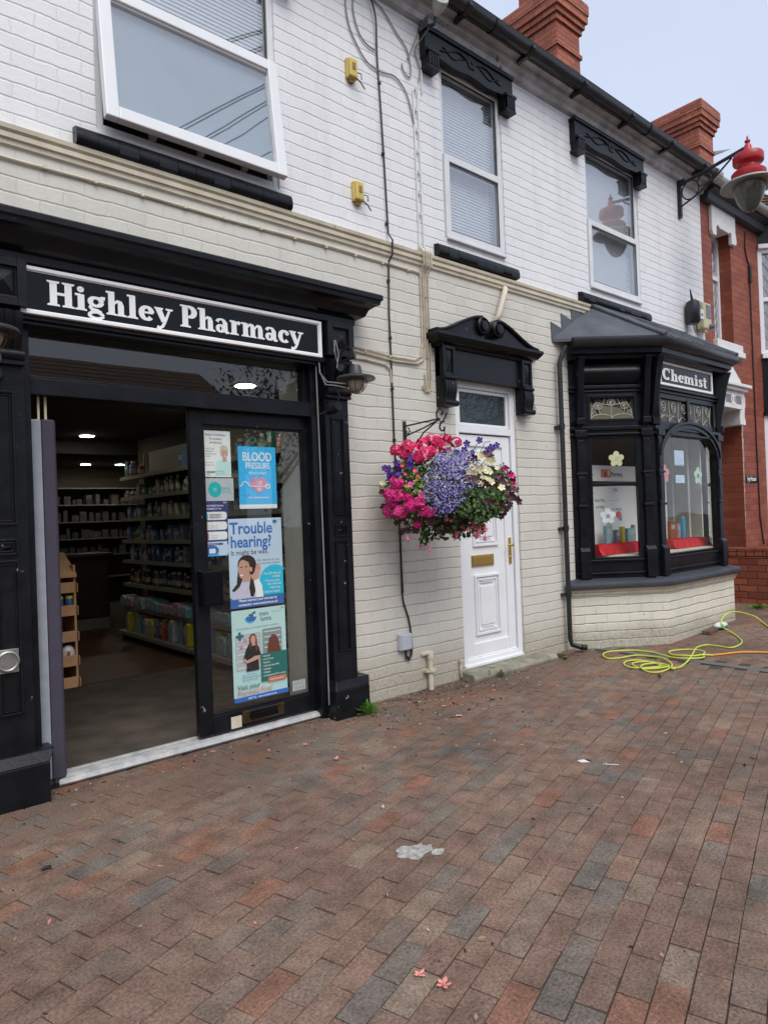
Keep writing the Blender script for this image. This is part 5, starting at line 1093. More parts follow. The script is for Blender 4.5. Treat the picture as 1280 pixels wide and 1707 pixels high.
    def cluster(name,c,r_,mat,n,fs,sq=1.0,**kk):
        m=MB()
        for i in range(n):
            d=rdir(); 
            if d.dot(ub)<-.5: continue
            d.z=d.z*.9; p=c+Vector((d.x*r_,d.y*r_,d.z*r_*sq)); floret(m,p,d+rdir()*.35,fs*rnd.uniform(.8,1.2),**kk)
        return m.build(name,mat,t,smooth=180)
    coral=pm('coral_pink_petal',(.88,.04,.20),rough=.6,var=.5,scale=110,bump=0,sub=.1); mag=pm('magenta_petal',(.76,.022,.24),rough=.6,var=.5,scale=110,bump=0,sub=.1)
    coral2=pm('rose_red_petal',(.72,.025,.13),rough=.6,var=.5,scale=110,bump=0); mag2=pm('hot_pink_petal',(.85,.05,.30),rough=.6,var=.5,scale=110,bump=0)
    pur=pm('deep_purple_petal',(.07,.012,.25),rough=.5,var=.4,scale=40,bump=0); mar=pm('maroon_petal',(.06,.006,.018),rough=.5,var=.4,scale=40,bump=0); crm=pm('cream_petal',(.84,.79,.50),rough=.6,var=.12,scale=50,bump=0)
    lob=pm('violet_blue_petal',(.20,.16,.50),rough=.6,var=.6,scale=90,bump=0); pnk=pm('pale_pink_petal',(.95,.30,.40),rough=.6,var=.25,scale=40,bump=0); red=pm('red_petal',(.5,.02,.03),rough=.6,var=.2,bump=0); wh_=pm('white_eye',(.75,.75,.85),rough=.6,bump=0); cen=pm('dark_eye',(.02,.005,.03),rough=.7,bump=0)
    for x,y,r_ in ((225,285,42),(320,265,52),(300,325,40),(370,300,55),(440,250,50),(510,215,46),(560,250,40),(600,285,58),(560,225,30),(450,350,58),(495,330,40),(400,375,32),(710,245,38),(640,212,24)):
        u,w_=zc(x,y); cluster('coral_flower_head',surf(u,min(w_,.36),1.0)+Vector((0,0,0 if w_<.36 else w_-.36)),r_/1092,coral if (x+y)%3 else coral2,int(20+r_*.5),.020)
    u,w_=zc(600,205); cluster('red_flower_head',surf(u,.36,.6)+Vector((0,0,w_-.36)),.03,red,30,.008)
    for x,y,r_ in ((235,555,50),(195,660,52),(160,640,38),(150,780,44),(245,790,48),(330,745,44),(400,725,34),(240,660,40),(430,790,30),(475,800,30),(385,885,28),(190,720,40),(320,690,24)):
        u,w_=zc(x,y); cluster('magenta_flower_head',surf(max(u,-.465),w_),r_/1050,mag if (x+y)%3 else mag2,int(20+r_*.5),.020)
    mw=MB()
    def trumpets(name,L,mat,s,eye=None):
        for x,y in L:
            u,w_=zc(x,y); c=surf(max(-.48,min(.485,u)),max(-.36,min(.36,w_)),1.05)+ua*(u-max(-.48,min(.485,u)))+Vector((0,0,w_-max(-.36,min(.36,w_)))); m=MB(); n=ub+rdir()*.45; floret(m,c,n,s*rnd.uniform(.85,1.15),cup=.35); fo=m.build(name,mat,t,smooth=180)
            m=MB(); m.lathe(c+n.normalized()*.002,[(s*.26,0),(s*.1,-.012)],7,n); m.build('flower_eye',eye or cen,fo)
            q=Cc+(c-Cc)*.75; mw.tube([q,(q+c)/2+Vector((0,0,.008)),c-n.normalized()*.006],.0022,4)
    trumpets('purple_petunia',[(225,390),(345,385),(340,430),(155,460),(240,480),(180,520),(250,440),(900,238),(795,258),(965,318),(1035,285),(990,300)],pur,.030)
    trumpets('cream_flower',[(870,490),(845,480),(890,395),(960,430),(975,415),(940,510),(800,475),(780,510),(815,520),(1030,635),(930,575),(885,565),(870,380),(950,590),(90,590),(110,545)],crm,.026,pm('yellow_eye',(.7,.5,.05),rough=.6,bump=0))
    trumpets('maroon_petunia',[(800,420),(830,400),(780,560),(810,570),(900,595),(870,590),(1020,560),(1000,545),(970,380),(930,365),(1055,810),(1045,835),(1180,720),(1160,650),(1190,740),(1080,650),(1015,770),(1050,600),(110,740),(100,620),(300,940),(250,950),(350,935),(470,880),(500,870),(1150,560),(1125,690)],mar,.029)
    trumpets('magenta_petunia',[(1080,475),(1115,520),(1140,535)],mag,.028)
    trumpets('red_edged_flower',[(300,500),(370,480),(395,520),(1130,590),(280,430)],red,.018,crm)
    rx=random.Random(31)
    trumpets('purple_petunia',[(rx.uniform(120,420),rx.uniform(420,520)) for _ in range(5)]+[(700,345),(760,330),(820,350)],pur,.024)
    trumpets('cream_flower',[(rx.uniform(760,1020),rx.uniform(400,600)) for _ in range(9)],crm,.020,pm('yellow_eye',(.7,.5,.05)))
    trumpets('maroon_petunia',[(rx.uniform(900,1120),rx.uniform(560,800)) for _ in range(6)]+[(rx.uniform(200,460),rx.uniform(830,950)) for _ in range(5)],mar,.024)
    trumpets('pink_petunia',[(rx.uniform(300,420),rx.uniform(560,700)) for _ in range(3)]+[(1150,600),(980,330)],pm('hot_pink_petal',(0,0,0)),.022)
    # lobelia: hundreds of tiny flowers, one soft mass
    ml=MB(); me_=MB()
    regs=[(640,380,110,60,180),(740,420,95,75,170),(690,470,120,80,200),(600,560,150,110,330),(560,650,130,80,240),(590,720,120,80,190),(570,790,70,50,70),(700,660,60,70,90),(790,610,50,25,30),(560,460,50,60,60),(760,370,80,40,60),(640,760,70,60,60)]
    for x,y,a,b,n in regs:
        for i in range(int(n*.72)):
            an=rnd.uniform(0,2*PI); q=math.sqrt(rnd.random())*rnd.choice((1,1,1,1.25)); u,w_=zc(x+a*q*math.cos(an),y+b*q*math.sin(an)); p=surf(u,max(-.35,min(.35,w_)),rnd.uniform(.96,1.14)); nn=ub+rdir()*.9+Vector((0,0,.2)); s=rnd.uniform(.0065,.011)
            floret(ml,p,nn,s*.82,cup=.1); 
            if rnd.random()<.6: me_.add([p+nn.normalized()*.003+ua*dx+Vector((0,0,dz)) for dx,dz in ((-.0022,-.002),(.0022,-.002),(.0022,.002),(-.0022,.002))],[(0,1,2,3)])
    lb=ml.build('blue_trailing_flowers',lob,t,smooth=180); tag(lb,kind='stuff'); tag(me_.build('white_flower_eyes',wh_,t),kind='stuff')
    mf=MB()
    for i in range(1300):
        x,y,a,b,n=rnd.choice(regs); an=rnd.uniform(0,2*PI); q=math.sqrt(rnd.random()); u,w_=zc(x+a*q*math.cos(an),y+b*q*math.sin(an)); leaf(mf,surf(u,max(-.35,min(.35,w_)),rnd.uniform(.9,1.04)),ub+rdir(),rnd.uniform(.004,.009),.4)
    tag(mf.build('fine_foliage',pm('grey_green_leaf',(.06,.075,.055),rough=.6,var=.4,scale=40,bump=0),t),kind='stuff')
    # hanging pink trumpets
    for x,y in ((295,1000),(395,1065),(465,1085),(740,930),(675,990),(860,920),(895,860),(850,975),(900,1015),(570,915),(605,850),(720,915),(800,915),(840,1000),(640,860),(915,870),(880,890),(830,930),(865,960),(770,945),(820,885),(900,940),(690,960)):
        u,w_=zc(x,y); c=Cc+ua*u+ub*rnd.uniform(.12,.24)+Vector((0,0,w_)); m=MB()
        for j in range(5):
            an=2*PI*j/5+rnd.random(); d=(ua*math.cos(an)+ub*math.sin(an)); e=c+d*rnd.uniform(.034,.055)+Vector((0,0,rnd.uniform(-.018,.012))); sd_=d.cross(Vector((0,0,1)))*.011
            m.add([c+Vector((0,0,.006)),c*.5+e*.5+sd_,e,c*.5+e*.5-sd_],[(0,1,2,3)])
        m.lathe(c+Vector((0,0,-.025)),[(.003,0),(.014,.008),(.011,.025),(.004,.04),(.003,.055)],7); m.build('pink_hanging_flower',pnk,t,smooth=60)
        mw.tube([c+Vector((0,0,.03)),c+Vector((rnd.uniform(-.01,.01),0,.08)),c+(Cc-c)*.35+Vector((0,0,.08))],.002,4)
    for x,y in ((420,1010),(690,900),(430,1030)):
        u,w_=zc(x,y); 
        m=MB(); c=Cc+ua*u+ub*.2+Vector((0,0,w_))
        for i in range(14): leaf(m,c+rdir()*.03,rdir(),.018)
        m.build('trailing_leaves',G[0],t,smooth=180)
    for L in ([(985,250),(940,255),(880,360)],[(1050,290),(1000,330),(950,380)],[(850,300),(860,350),(850,420)],[(700,285),(680,330),(660,380)],[(235,320),(260,360),(290,400)],[(1190,590),(1150,600),(1080,620)],[(1100,480),(1090,560),(1085,700)]):
        mw.tube([surf(*[max(-.48,min(.48,v)) if k==0 else max(-.35,min(.355,v)) for k,v in enumerate(zc(x,y))],1.02)+Vector((0,0,max(0,zc(x,y)[1]-.355))) for x,y in L],.0028,4)
    tag(mw.build('stems',G[1],t),kind='stuff')
basket()

# ================================================================== POSTERS ON THE SLIDING DOOR
PC={}
def col(name,c=None):
    if name not in PC: PC[name]=pm('print_'+name,c,rough=.45,var=.03,scale=6,bump=.06,bscale=10)
    return PC[name]
col('white',(.88,.89,.88)); col('navy',(.055,.05,.22)); col('blue',(.04,.16,.52)); col('sky',(.04,.50,.92)); col('pale',(.60,.74,.88)); col('aqua',(.58,.82,.80)); col('cyan',(.02,.58,.82)); col('teal',(.0,.50,.52)); col('green',(.02,.17,.15)); col('skin',(.62,.36,.26)); col('hair',(.035,.018,.014)); col('brown',(.16,.05,.03)); col('black',(.02,.02,.022)); col('pink',(.70,.28,.42)); col('orange',(.78,.20,.09)); col('yellow',(.75,.66,.25)); col('grey',(.30,.33,.35)); col('blond',(.66,.60,.45)); col('lilac',(.66,.64,.80)); col('lightgrey',(.52,.56,.58)); col('magenta',(.42,.06,.26)); col('leafblue',(.03,.22,.45))
class Poster:
    def __init__(s,name,x0,z0,w_,h,y,lab,cat='poster',tilt=0,base='white',fr=None):
        u=Vector((math.cos(R_(tilt)),0,math.sin(R_(tilt)))); s.f=fr or Fr((x0,y,z0),(1,0,0),(0,-1,0)); s.w,s.h=w_,h; s.k=0; s.tl=math.tan(R_(tilt))
        m=MB(); n=8; s.cur=lambda a,z:.0012*math.sin(a*37+z*11)
        s.sh=lambda a,z: z+a*s.tl
        s.t=thing(name,tuple(s.f.p(w_/2,0,0)),lab,cat)
        s.rect(0,0,w_,h,base,'sheet',thick=True)
    def P(s,a,z,o): return s.f.p(a,z+a*s.tl,o)
    def shape(s,pts,c,name='print',thick=False):
        m=MB(); o=.0010+s.k*.00032; s.k+=1
        if thick: m.ext([s.P(a,z,.0) for a,z in pts],s.f.n*.0009)
        else: m.ext([s.P(a,z,.0005) for a,z in pts],s.f.n*(o-.0005))
        return m.build(name,col(c,None),s.t)
    def rect(s,a0,z0,a1,z1,c,name='print',thick=False): return s.shape([(a0,z0),(a1,z0),(a1,z1),(a0,z1)],c,name,thick)
    def ell(s,cx,cz,rx,rz,c,name='print',a0=0,a1=360,n=22): 
        pts=arc(cx,cz,rx,rz,a0,a1,n); 
        if a1-a0>=360: pts=pts[:-1]
        return s.shape(pts,c,name)
    def rr(s,a0,z0,a1,z1,q,c,name='print'):
        pts=arc(a1-q,z1-q,q,q,0,90,4)+arc(a0+q,z1-q,q,q,90,180,4)+arc(a0+q,z0+q,q,q,180,270,4)+arc(a1-q,z0+q,q,q,270,360,4); return s.shape(pts,c,name)
    def text(s,L,c,name='lettering'):
        m=MB(); o=.0012+s.k*.00032; s.k+=1
        for body,a,z,size,al,bold,sx in L:
            sub=MB(); text_mesh(sub,body,Fr((0,0,0),(1,0,0),(0,-1,0)),0,0,0,size,al,bold,sx,ext=0.0)
            vs=[s.P(a+v[0],z+v[2],o) for v in sub.v]; m.add(vs,sub.f)
        return m.build(name,col(c,None),s.t)
YG=.045+.010
# white notice with a smiling grey-haired woman
p=Poster('poster',1.975,1.70,.205,.300,YG,'white notice with a grey haired woman, top left of the door glass')
p.text([('Booking for COVID/Winter',.1,.268,.0155,'CENTER',.01,.82),('Flu vaccinations',.1,.243,.0155,'CENTER',.01,.9),('Ask Pharmacist',.1,.218,.0155,'CENTER',.01,.9)],'black')
p.text([('Wheezy, Coughs',.015,.180,.0135,'LEFT',0,.8),('Breathlessness',.015,.163,.0135,'LEFT',0,.8),('Could it be asthma',.015,.146,.0135,'LEFT',0,.8),('or COPD?',.015,.129,.0135,'LEFT',0,.8),('Talk to a local',.015,.090,.0125,'LEFT',0,.9),('pharmacy team',.015,.074,.0125,'LEFT',0,.9)],'grey')
p.shape([(.09,.01),(.2,.01),(.2,.10),(.185,.112),(.16,.115),(.12,.112),(.10,.10),(.09,.06)],'aqua'); p.ell(.158,.165,.030,.042,'blond'); p.shape([(.145,.10),(.175,.10),(.172,.125),(.148,.125)],'skin'); p.ell(.160,.155,.021,.032,'skin'); p.ell(.155,.192,.026,.018,'blond'); p.ell(.163,.137,.009,.004,'white'); p.rect(.03,.028,.072,.038,'grey'); p.rect(.075,.030,.088,.036,'black')
p.text([('NHS',.03,.012,.012,'LEFT',.02,1),('Find out more',.10,.02,.011,'LEFT',0,.9),('www.nhs.uk',.10,.035,.011,'LEFT',0,.9)],'grey')
# card with teal disc
p=Poster('window_card',1.987,1.545,.206,.147,YG,'pale card with a teal disc, below the notice with the woman','card',base='lightgrey')
p.ell(.072,.073,.047,.050,'teal'); p.ell(.072,.073,.012,.012,'lightgrey'); p.ell(.072,.073,.006,.006,'teal'); p.text([('SPACE',.125,.075,.020,'LEFT',.0,.95),('Community',.125,.060,.0125,'LEFT',0,.9)],'teal'); p.rect(.125,.053,.19,.0545,'teal')
# navy services poster
p=Poster('poster',1.958,1.205,.185,.340,YG,'navy poster with a column of white lozenges, left edge of the door glass',base='navy')
p.text([('NHS',.155,.325,.012,'LEFT',.02,1),('Sexual Health Services',.09,.305,.0165,'CENTER',.02,.9),('Available To You',.09,.285,.0165,'CENTER',.02,.9)],'white')
p.rect(0,.0,.185,.055,'lilac')
for k,(c,z) in enumerate((('blue',.222),('yellow',.158),('magenta',.094))):
    p.rr(.02,z-.005,.178,z+.048,.02,'white')
for k,(c,z) in enumerate((('sky',.222),('yellow',.158),('magenta',.094))):
    p.rr(.003,z-.010,.045,z+.050,.018,c)
    p.rect(.015,z+.01,.034,z+.03,'white')
    for j in range(3): p.rect(.055,z+.010+j*.010,.14-.015*(j%2),z+.014+j*.010,'grey') if k==0 else None
p.text([('Contraception service',.055,.242,.010,'LEFT',0,.9),('no appointment',.055,.228,.010,'LEFT',0,.9),('Emergency pill',.055,.178,.010,'LEFT',0,.9),('free of charge',.055,.164,.010,'LEFT',0,.9),('Chlamydia tests',.055,.114,.010,'LEFT',0,.9),('in confidence',.055,.100,.010,'LEFT',0,.9)],'grey')
p=Poster('leaflet',1.985,1.190,.148,.092,YG-.003,'small white and blue leaflet taped over the foot of the navy poster','leaflet',base='pale')
p.rect(.01,.070,.115,.083,'navy'); p.ell(.035,.035,.05,.035,'blue'); p.rr(.018,.018,.062,.048,.006,'white'); p.rect(0,0,.085,.012,'sky'); p.text([('Free NHS flu jab',.012,.0735,.011,'LEFT',.01,.95)],'white')
# blood pressure
p=Poster('poster',2.233,1.490,.288,.418,YG,'bright blue blood pressure poster with a pink heart, upper right of the door glass',base='white')
p.rect(.0,.028,.288,.418,'sky'); p.rect(.008,.008,.28,.022,'white')
p.text([('BLOOD',.144,.322,.082,'CENTER',.018,.80),('PRESSURE',.146,.270,.058,'CENTER',.012,.74)],'white'); p.text([("What's yours?",.144,.232,.026,'CENTER',.01,.95)],'white')
p.ell(.122,.176,.036,.034,'pink'); p.ell(.176,.176,.036,.034,'pink'); p.shape([(.088,.165),(.21,.165),(.20,.140),(.15,.100),(.098,.140)],'pink')
p.shape([(.004,.150),(.02,.150),(.035,.175),(.05,.178),(.065,.165),(.08,.148),(.20,.148),(.20,.153),(.083,.153),(.068,.172),(.05,.185),(.033,.181),(.018,.156),(.004,.156)],'white'); p.ell(.217,.150,.018,.018,'white'); p.ell(.217,.150,.011,.011,'pink')
p.text([('120',.152,.162,.036,'CENTER',.01,.9),('80',.152,.118,.034,'CENTER',.01,.9)],'white'); p.text([('Ask in pharmacy today',.144,.068,.021,'CENTER',.012,.82)],'white')
# trouble hearing
p=Poster('poster',2.140,.835,.408,.590,YG,'pale blue poster reading Trouble hearing? with a dark haired woman cupping her ear',base='pale')
p.text([('Trouble',.012,.490,.108,'LEFT',.022,.92),('hearing?',.014,.400,.108,'LEFT',.022,.88)],'blue'); p.text([('It might be wax.',.014,.350,.048,'LEFT',0,.92)],'black')
p.text([('Safe, effective ear wax',.205,.300,.0215,'LEFT',0,.93),('removal now available',.205,.278,.0215,'LEFT',0,.93)],'grey')
p.shape([(.25,.055)]+arc(.335,.165,.115,.105,200,0,16)[0:0]+arc(.34,.16,.118,.11,190,40,14)+[(.408,.235),(.408,.055)],'cyan'); p.rect(.0,.0,.408,.058,'blue'); p.rect(0,.052,.408,.070,'leafblue')
p.text([('\u2022 No GP referral',.245,.205,.022,'LEFT',.012,.95),('needed',.32,.184,.022,'LEFT',.012,.95),('\u2022 Microsuction',.255,.155,.022,'LEFT',.012,.95),('wax removal',.28,.134,.022,'LEFT',.012,.95),('\u2022 Pain-free',.295,.108,.022,'LEFT',.012,.95),('\u2022 Instant results',.245,.082,.022,'LEFT',.012,.95)],'white')
p.ell(.355,.565,.016,.012,'leafblue'); p.text([('msn lunts',.372,.572,.0105,'LEFT',0,.7)],'grey')
p.shape([(.01,.06),(.245,.06),(.24,.10),(.225,.15),(.20,.185),(.15,.20),(.08,.195),(.045,.16),(.02,.11)],'lilac'); PC['lilac'].node_tree
p.shape([(.06,.22),(.05,.16),(.015,.12),(.03,.11),(.07,.14),(.10,.20),(.10,.30),(.07,.30)],'hair'); p.shape([(.15,.07),(.14,.13),(.155,.20),(.14,.30),(.185,.32),(.205,.25),(.20,.17),(.185,.10),(.17,.065)],'hair')
p.ell(.130,.285,.068,.062,'hair'); p.shape([(.095,.17),(.145,.17),(.15,.22),(.095,.22)],'skin'); p.shape([(.068,.29),(.066,.265),(.058,.245),(.067,.232),(.072,.205),(.090,.190),(.118,.198),(.145,.225),(.150,.265),(.140,.300),(.10,.318),(.078,.31)],'skin')
p.ell(.086,.218,.014,.007,'white'); p.ell(.086,.224,.016,.004,'pink'); p.ell(.086,.268,.008,.004,'black'); p.ell(.122,.270,.008,.004,'black'); p.ell(.157,.250,.010,.016,'skin')
p.shape([(.160,.19),(.150,.215),(.172,.215),(.185,.235),(.200,.285),(.207,.284),(.203,.245),(.214,.288),(.221,.285),(.213,.240),(.226,.270),(.231,.265),(.219,.215),(.205,.175),(.18,.165)],'skin'); p.shape([(.19,.06),(.245,.06),(.235,.14),(.21,.185),(.175,.170),(.185,.12)],'white')
p.text([('Please express your interest by',.204,.040,.0255,'CENTER',.018,.90),('contacting: www.msnlunts.co.uk',.204,.012,.0255,'CENTER',.018,.90)],'white')
# pharmacy first
p=Poster('poster',2.143,.222,.410,.598,YG,'pale green pharmacy poster with two women, lowest on the door glass',base='aqua')
p.shape([(.105,.545)]+arc(.145,.545,.040,.036,180,360,12)+[(.165,.545),(.16,.56),(.14,.55),(.12,.552)],'blue'); p.shape([(.125,.555),(.15,.548),(.17,.568),(.178,.56),(.18,.582),(.16,.578),(.148,.565),(.13,.567)],'green'); p.shape(arc(.140,.548,.047,.044,190,300,10)+arc(.140,.548,.038,.034,300,190,10),'cyan')
p.text([('msn',.205,.545,.046,'LEFT',0,.95),('lunts',.215,.510,.046,'LEFT',0,.95)],'navy'); p.text([('NHS',.375,.578,.014,'LEFT',.02,1),('community pharmacy',.30,.562,.011,'LEFT',0,.9),('We can help you with seven common conditions',.03,.470,.0175,'LEFT',0,.93)],'grey')
p.rr(.02,.20,.215,.44,.01,'lightgrey'); p.rr(.225,.28,.375,.455,.012,'grey')
for j in range(5): p.rect(.03,.395-j*.045,.20,.400-j*.045,'white')
for j in range(4): p.rect(.235,.43-j*.035,.365,.437-j*.035,'aqua')
p.rect(.045,.40,.062,.455,'green'); p.rect(.028,.420,.080,.436,'green'); p.rect(.088,.385,.097,.412,'pink'); p.rect(.079,.394,.106,.403,'pink'); p.rect(.058,.345,.067,.372,'pink'); p.rect(.05,.354,.076,.363,'pink')
p.shape([(.095,.19),(.19,.19),(.185,.27),(.205,.29),(.19,.345),(.165,.375),(.12,.37),(.095,.33),(.075,.27),(.10,.265)],'black'); p.shape([(.125,.33),(.122,.41),(.14,.435),(.165,.432),(.178,.40),(.182,.33),(.17,.31),(.165,.36),(.14,.36)],'brown'); p.ell(.150,.395,.018,.028,'skin'); p.shape([(.14,.355),(.165,.355),(.162,.38),(.142,.38)],'skin'); p.shape([(.07,.265),(.10,.245),(.155,.255),(.20,.265),(.20,.285),(.16,.285),(.10,.262),(.085,.28)],'skin')
p.shape([(.26,.285),(.262,.34),(.275,.385),(.30,.41),(.325,.405),(.345,.37),(.355,.32),(.362,.285)],'brown')
p.rect(.205,.105,.41,.29,'green'); p.text([('\u2022 Sinusitis',.215,.268,.016,'LEFT',.01,.95),('\u2022 Sore Throat',.215,.246,.016,'LEFT',.01,.95),('\u2022 Earache',.215,.224,.016,'LEFT',.01,.95),('\u2022 Infected Insect Bite',.215,.202,.016,'LEFT',.01,.95),('\u2022 Impetigo',.215,.180,.016,'LEFT',.01,.95),('\u2022 Shingles',.215,.158,.016,'LEFT',.01,.95),('\u2022 Uncomplicated UTI in women',.215,.136,.0145,'LEFT',.01,.95)],'white')
p.rect(.255,.095,.395,.125,'orange'); p.text([('Ask at the counter',.27,.105,.0145,'LEFT',.01,.95)],'white')
p.text([('Ask us for advice',.06,.165,.0165,'LEFT',0,.95),('and treatment without',.06,.148,.0165,'LEFT',0,.95),('the need for a GP',.06,.131,.0165,'LEFT',0,.95)],'leafblue'); p.text([('Visit your',.02,.078,.046,'LEFT',.004,.95)],'green'); p.text([('Pharmacy First!',.02,.040,.046,'LEFT',.004,.92)],'orange'); p.rect(0,0,.41,.028,'blue'); p.text([('VISIT US   www.msnlunts.co.uk',.205,.008,.018,'CENTER',.01,.95)],'white')
p=Poster('sticker',2.592,.212,.108,.072,YG-.002,'small pale sticker at the bottom right corner of the door glass','sticker',base='lightgrey'); p.text([('DualCool',.012,.045,.018,'LEFT',0,.95)],'grey'); p.ell(.03,.018,.006,.006,'grey'); p.ell(.06,.018,.006,.006,'grey'); p.ell(.088,.018,.006,.006,'grey')

# ================================================================== INSIDE THE SHOP
# rolled dust curtain / padded strip beside the doorway
t=thing('door_curtain',(1.01,.07,.05),'tall grey and purple padded strip standing at the left of the open doorway','curtain')
mb=MB(); mb.ext([(.968,.02,.05),(1.022,.0,.05),(1.022,.06,.05),(.968,.07,.05)],(0,0,1.95)); mb.build('grey_half',pm('grey_felt',(.30,.32,.37),rough=.9,var=.1,bump=.3,bscale=200),t,bev=.008)
mb=MB(); mb.ext([(1.024,.0,.05),(1.085,.0,.05),(1.102,.03,.05),(1.085,.075,.05),(1.024,.07,.05)],(0,0,1.95)); mb.build('purple_half',pm('purple_felt',(.055,.050,.072),rough=.9,var=.1,bump=.3,bscale=200),t,bev=.006)
mb=MB(); mb.box(1.01,1.022,.02,.03,2.0,2.125); mb.box(1.045,1.058,.02,.03,2.0,2.125); mb.build('hanging_strap',m_ivory,t,bev=.002)
mb=MB(); mb.lathe((1.0,.02,.0),[(.03,0),(.034,.03),(.03,.05)],12); mb.lathe((1.045,.02,.0),[(.024,0),(.026,.03),(.02,.05)],12); mb.build('foot',m_iron,t)
def shelving(name,x0,x1,y0,y1,levels,lab,face=-1):
    t=thing(name,((x0+x1)/2,(y0+y1)/2,.05),lab,'shelving')
    mb=MB(); mb.box(x1-.02,x1,y0,y1,.05,2.1); mb.build('back_panel',m_inwall,t)
    for z in levels:
        mb=MB(); d=.0 if z<.3 else .09; mb.box(x0+d,x1-.022,y0,y1,z-.012,z); mb.box(x0+d-.008,x0+d,y0,y1,z-.038,z+.004); mb.build('shelf',m_shelf,t)
    for y in (y0,(y0+y1)/2,y1-.03): 
        mb=MB(); mb.box(x1-.035,x1-.0202,y+.002,y+.03,.06,2.3); mb.build('upright',m_shelf,t)
    mb=MB(); mb.box(x0+.05,x1-.03,y0,y1,.05,.13); mb.build('plinth',m_dark,t)
    return t
LV=[.16,.44,.72,1.0,1.24,1.50,1.75,1.995]
shelving('wall_shelving',2.93,3.34,.45,2.38,LV,'cream metal wall shelving seen through the glass of the sliding door')
shelving('wall_shelving',2.93,3.34,2.42,4.40,LV,'cream metal wall shelving seen through the open doorway')
rs=random.Random(3)
prodcols=[('white',(.42,.42,.40)),('steelblue',(.10,.16,.28)),('darkblue',(.03,.06,.16)),('grey',(.22,.22,.22)),('black',(.03,.03,.03)),('cream',(.36,.33,.25)),('rust',(.30,.09,.03)),('green',(.06,.16,.10)),('pinkp',(.42,.24,.28)),('aquap',(.20,.38,.40)),('lemon',(.48,.44,.04)),('redp',(.40,.03,.03))]
PM={k:pm('pack_'+k,c,rough=.4,var=.15,scale=30,bump=0) for k,c in prodcols}
def product(kind,x,y,z,c,h,w_,lab,grp):
    if kind=='bottle':
        mb=MB(); mb.lathe((x,y,z),[(w_/2,0),(w_/2,h*.66),(w_*.42,h*.74),(w_*.2,h*.80),(w_*.2,h*.86)],10); o=mb.build('bottle',PM[c],smooth=40,org=(x,y,z)); tag(o,lab,'bottle',grp)
        mb=MB(); mb.lathe((x,y,z+h*.84),[(w_*.26,0),(w_*.26,h*.16)],10); mb.build('cap',PM['white' if c!='white' else 'darkblue'],o,smooth=40)
        mb=MB(); mb.lathe((x,y,z+h*.2),[(w_/2+.001,0),(w_/2+.001,h*.3)],10); mb.build('label_band',PM['cream' if c!='cream' else 'green'],o,smooth=40)
    elif kind=='box':
        mb=MB(); mb.box(x-.04,x+.04,y-w_/2,y+w_/2,z,z+h); o=mb.build('carton',PM[c],bev=.002,org=(x,y,z)); tag(o,lab,'carton',grp)
        mb=MB(); mb.box(x-.0415,x-.0402,y-w_*.4,y+w_*.4,z+h*.45,z+h*.75); mb.build('label_panel',PM['white' if c!='white' else 'steelblue'],o)
    elif kind=='pack':
        mb=MB(); q=rs.uniform(-.03,.03); mb.ext([(x-.08,y-w_/2,z),(x-.08,y+w_/2,z),(x-.085,y+w_/2+q*.3,z+h*.85),(x-.07,y+w_*.3+q,z+h),(x-.07,y-w_*.35+q,z+h*.95),(x-.085,y-w_/2,z+h*.7)],(.16,0,0)); o=mb.build('soft_pack',PM[c],bev=.012,org=(x,y,z)); tag(o,lab,'packet',grp)
        mb=MB(); mb.box(x-.088,x-.086,y-w_*.3,y+w_*.25,z+h*.3,z+h*.65); mb.build('label_panel',PM['white' if c!='white' else 'aquap'],o)
for si,(z,kinds,cols,h0,h1,w0,w1) in enumerate([(.16,['box','box','pack'],['lemon','white','lemon','steelblue','aquap','rust'],.17,.24,.07,.14),(.44,['pack'],['aquap','white','aquap','pinkp','pinkp'],.10,.15,.14,.2),(.72,['bottle'],['black','darkblue','rust','darkblue','black','green'],.13,.19,.05,.07),(1.0,['bottle','box'],['grey','white','steelblue','darkblue','grey','cream'],.12,.19,.05,.09),(1.24,['box','bottle'],['grey','cream','darkblue','steelblue','grey'],.10,.19,.05,.1),(1.50,['box','bottle'],['grey','steelblue','cream','grey'],.10,.17,.05,.09),(1.75,['box','bottle'],['grey','cream','green','grey'],.08,.18,.05,.09),(1.995,['bottle','box'],['redp','lemon','redp','steelblue','green'],.12,.2,.07,.11)]):
    y=.55
    names=['bottom','second','third','fourth','fifth','sixth','seventh','top']
    while y<4.3:
        w_=rs.uniform(w0,w1); k=rs.choice(kinds); c=rs.choice(cols); h=rs.uniform(h0,h1)
        if not(2.34<y<2.48) and not (z>1.9 and y>1.6 and rs.random()<.6):
            nm={'bottle':'bottle','box':'carton','pack':'soft packet'}[k]; cn={'pinkp':'pink','aquap':'pale aqua','steelblue':'blue','darkblue':'dark blue','redp':'red','rust':'rust brown','lemon':'yellow'}.get(c,c)
            where='behind the sliding door glass' if y<2.4 else 'seen through the open doorway'
            product(k,3.06+(.0 if z>.3 else -.03)+rs.uniform(0,.05),y+w_/2,z+.001,c,h,w_*.92,f'{cn} {nm} on the {names[si]} shelf {where}',f'{cn} {nm}s on the {names[si]} shelf {where}')
        y+=w_+rs.uniform(.004,.10 if z>1 else .03)
# pale header boards above the shelving
mb=MB(); mb.box(3.30,3.335,2.5,4.2,2.02,2.30); tag(mb.build('header_board',m_shelf),'pale header board above the wall shelving','board')
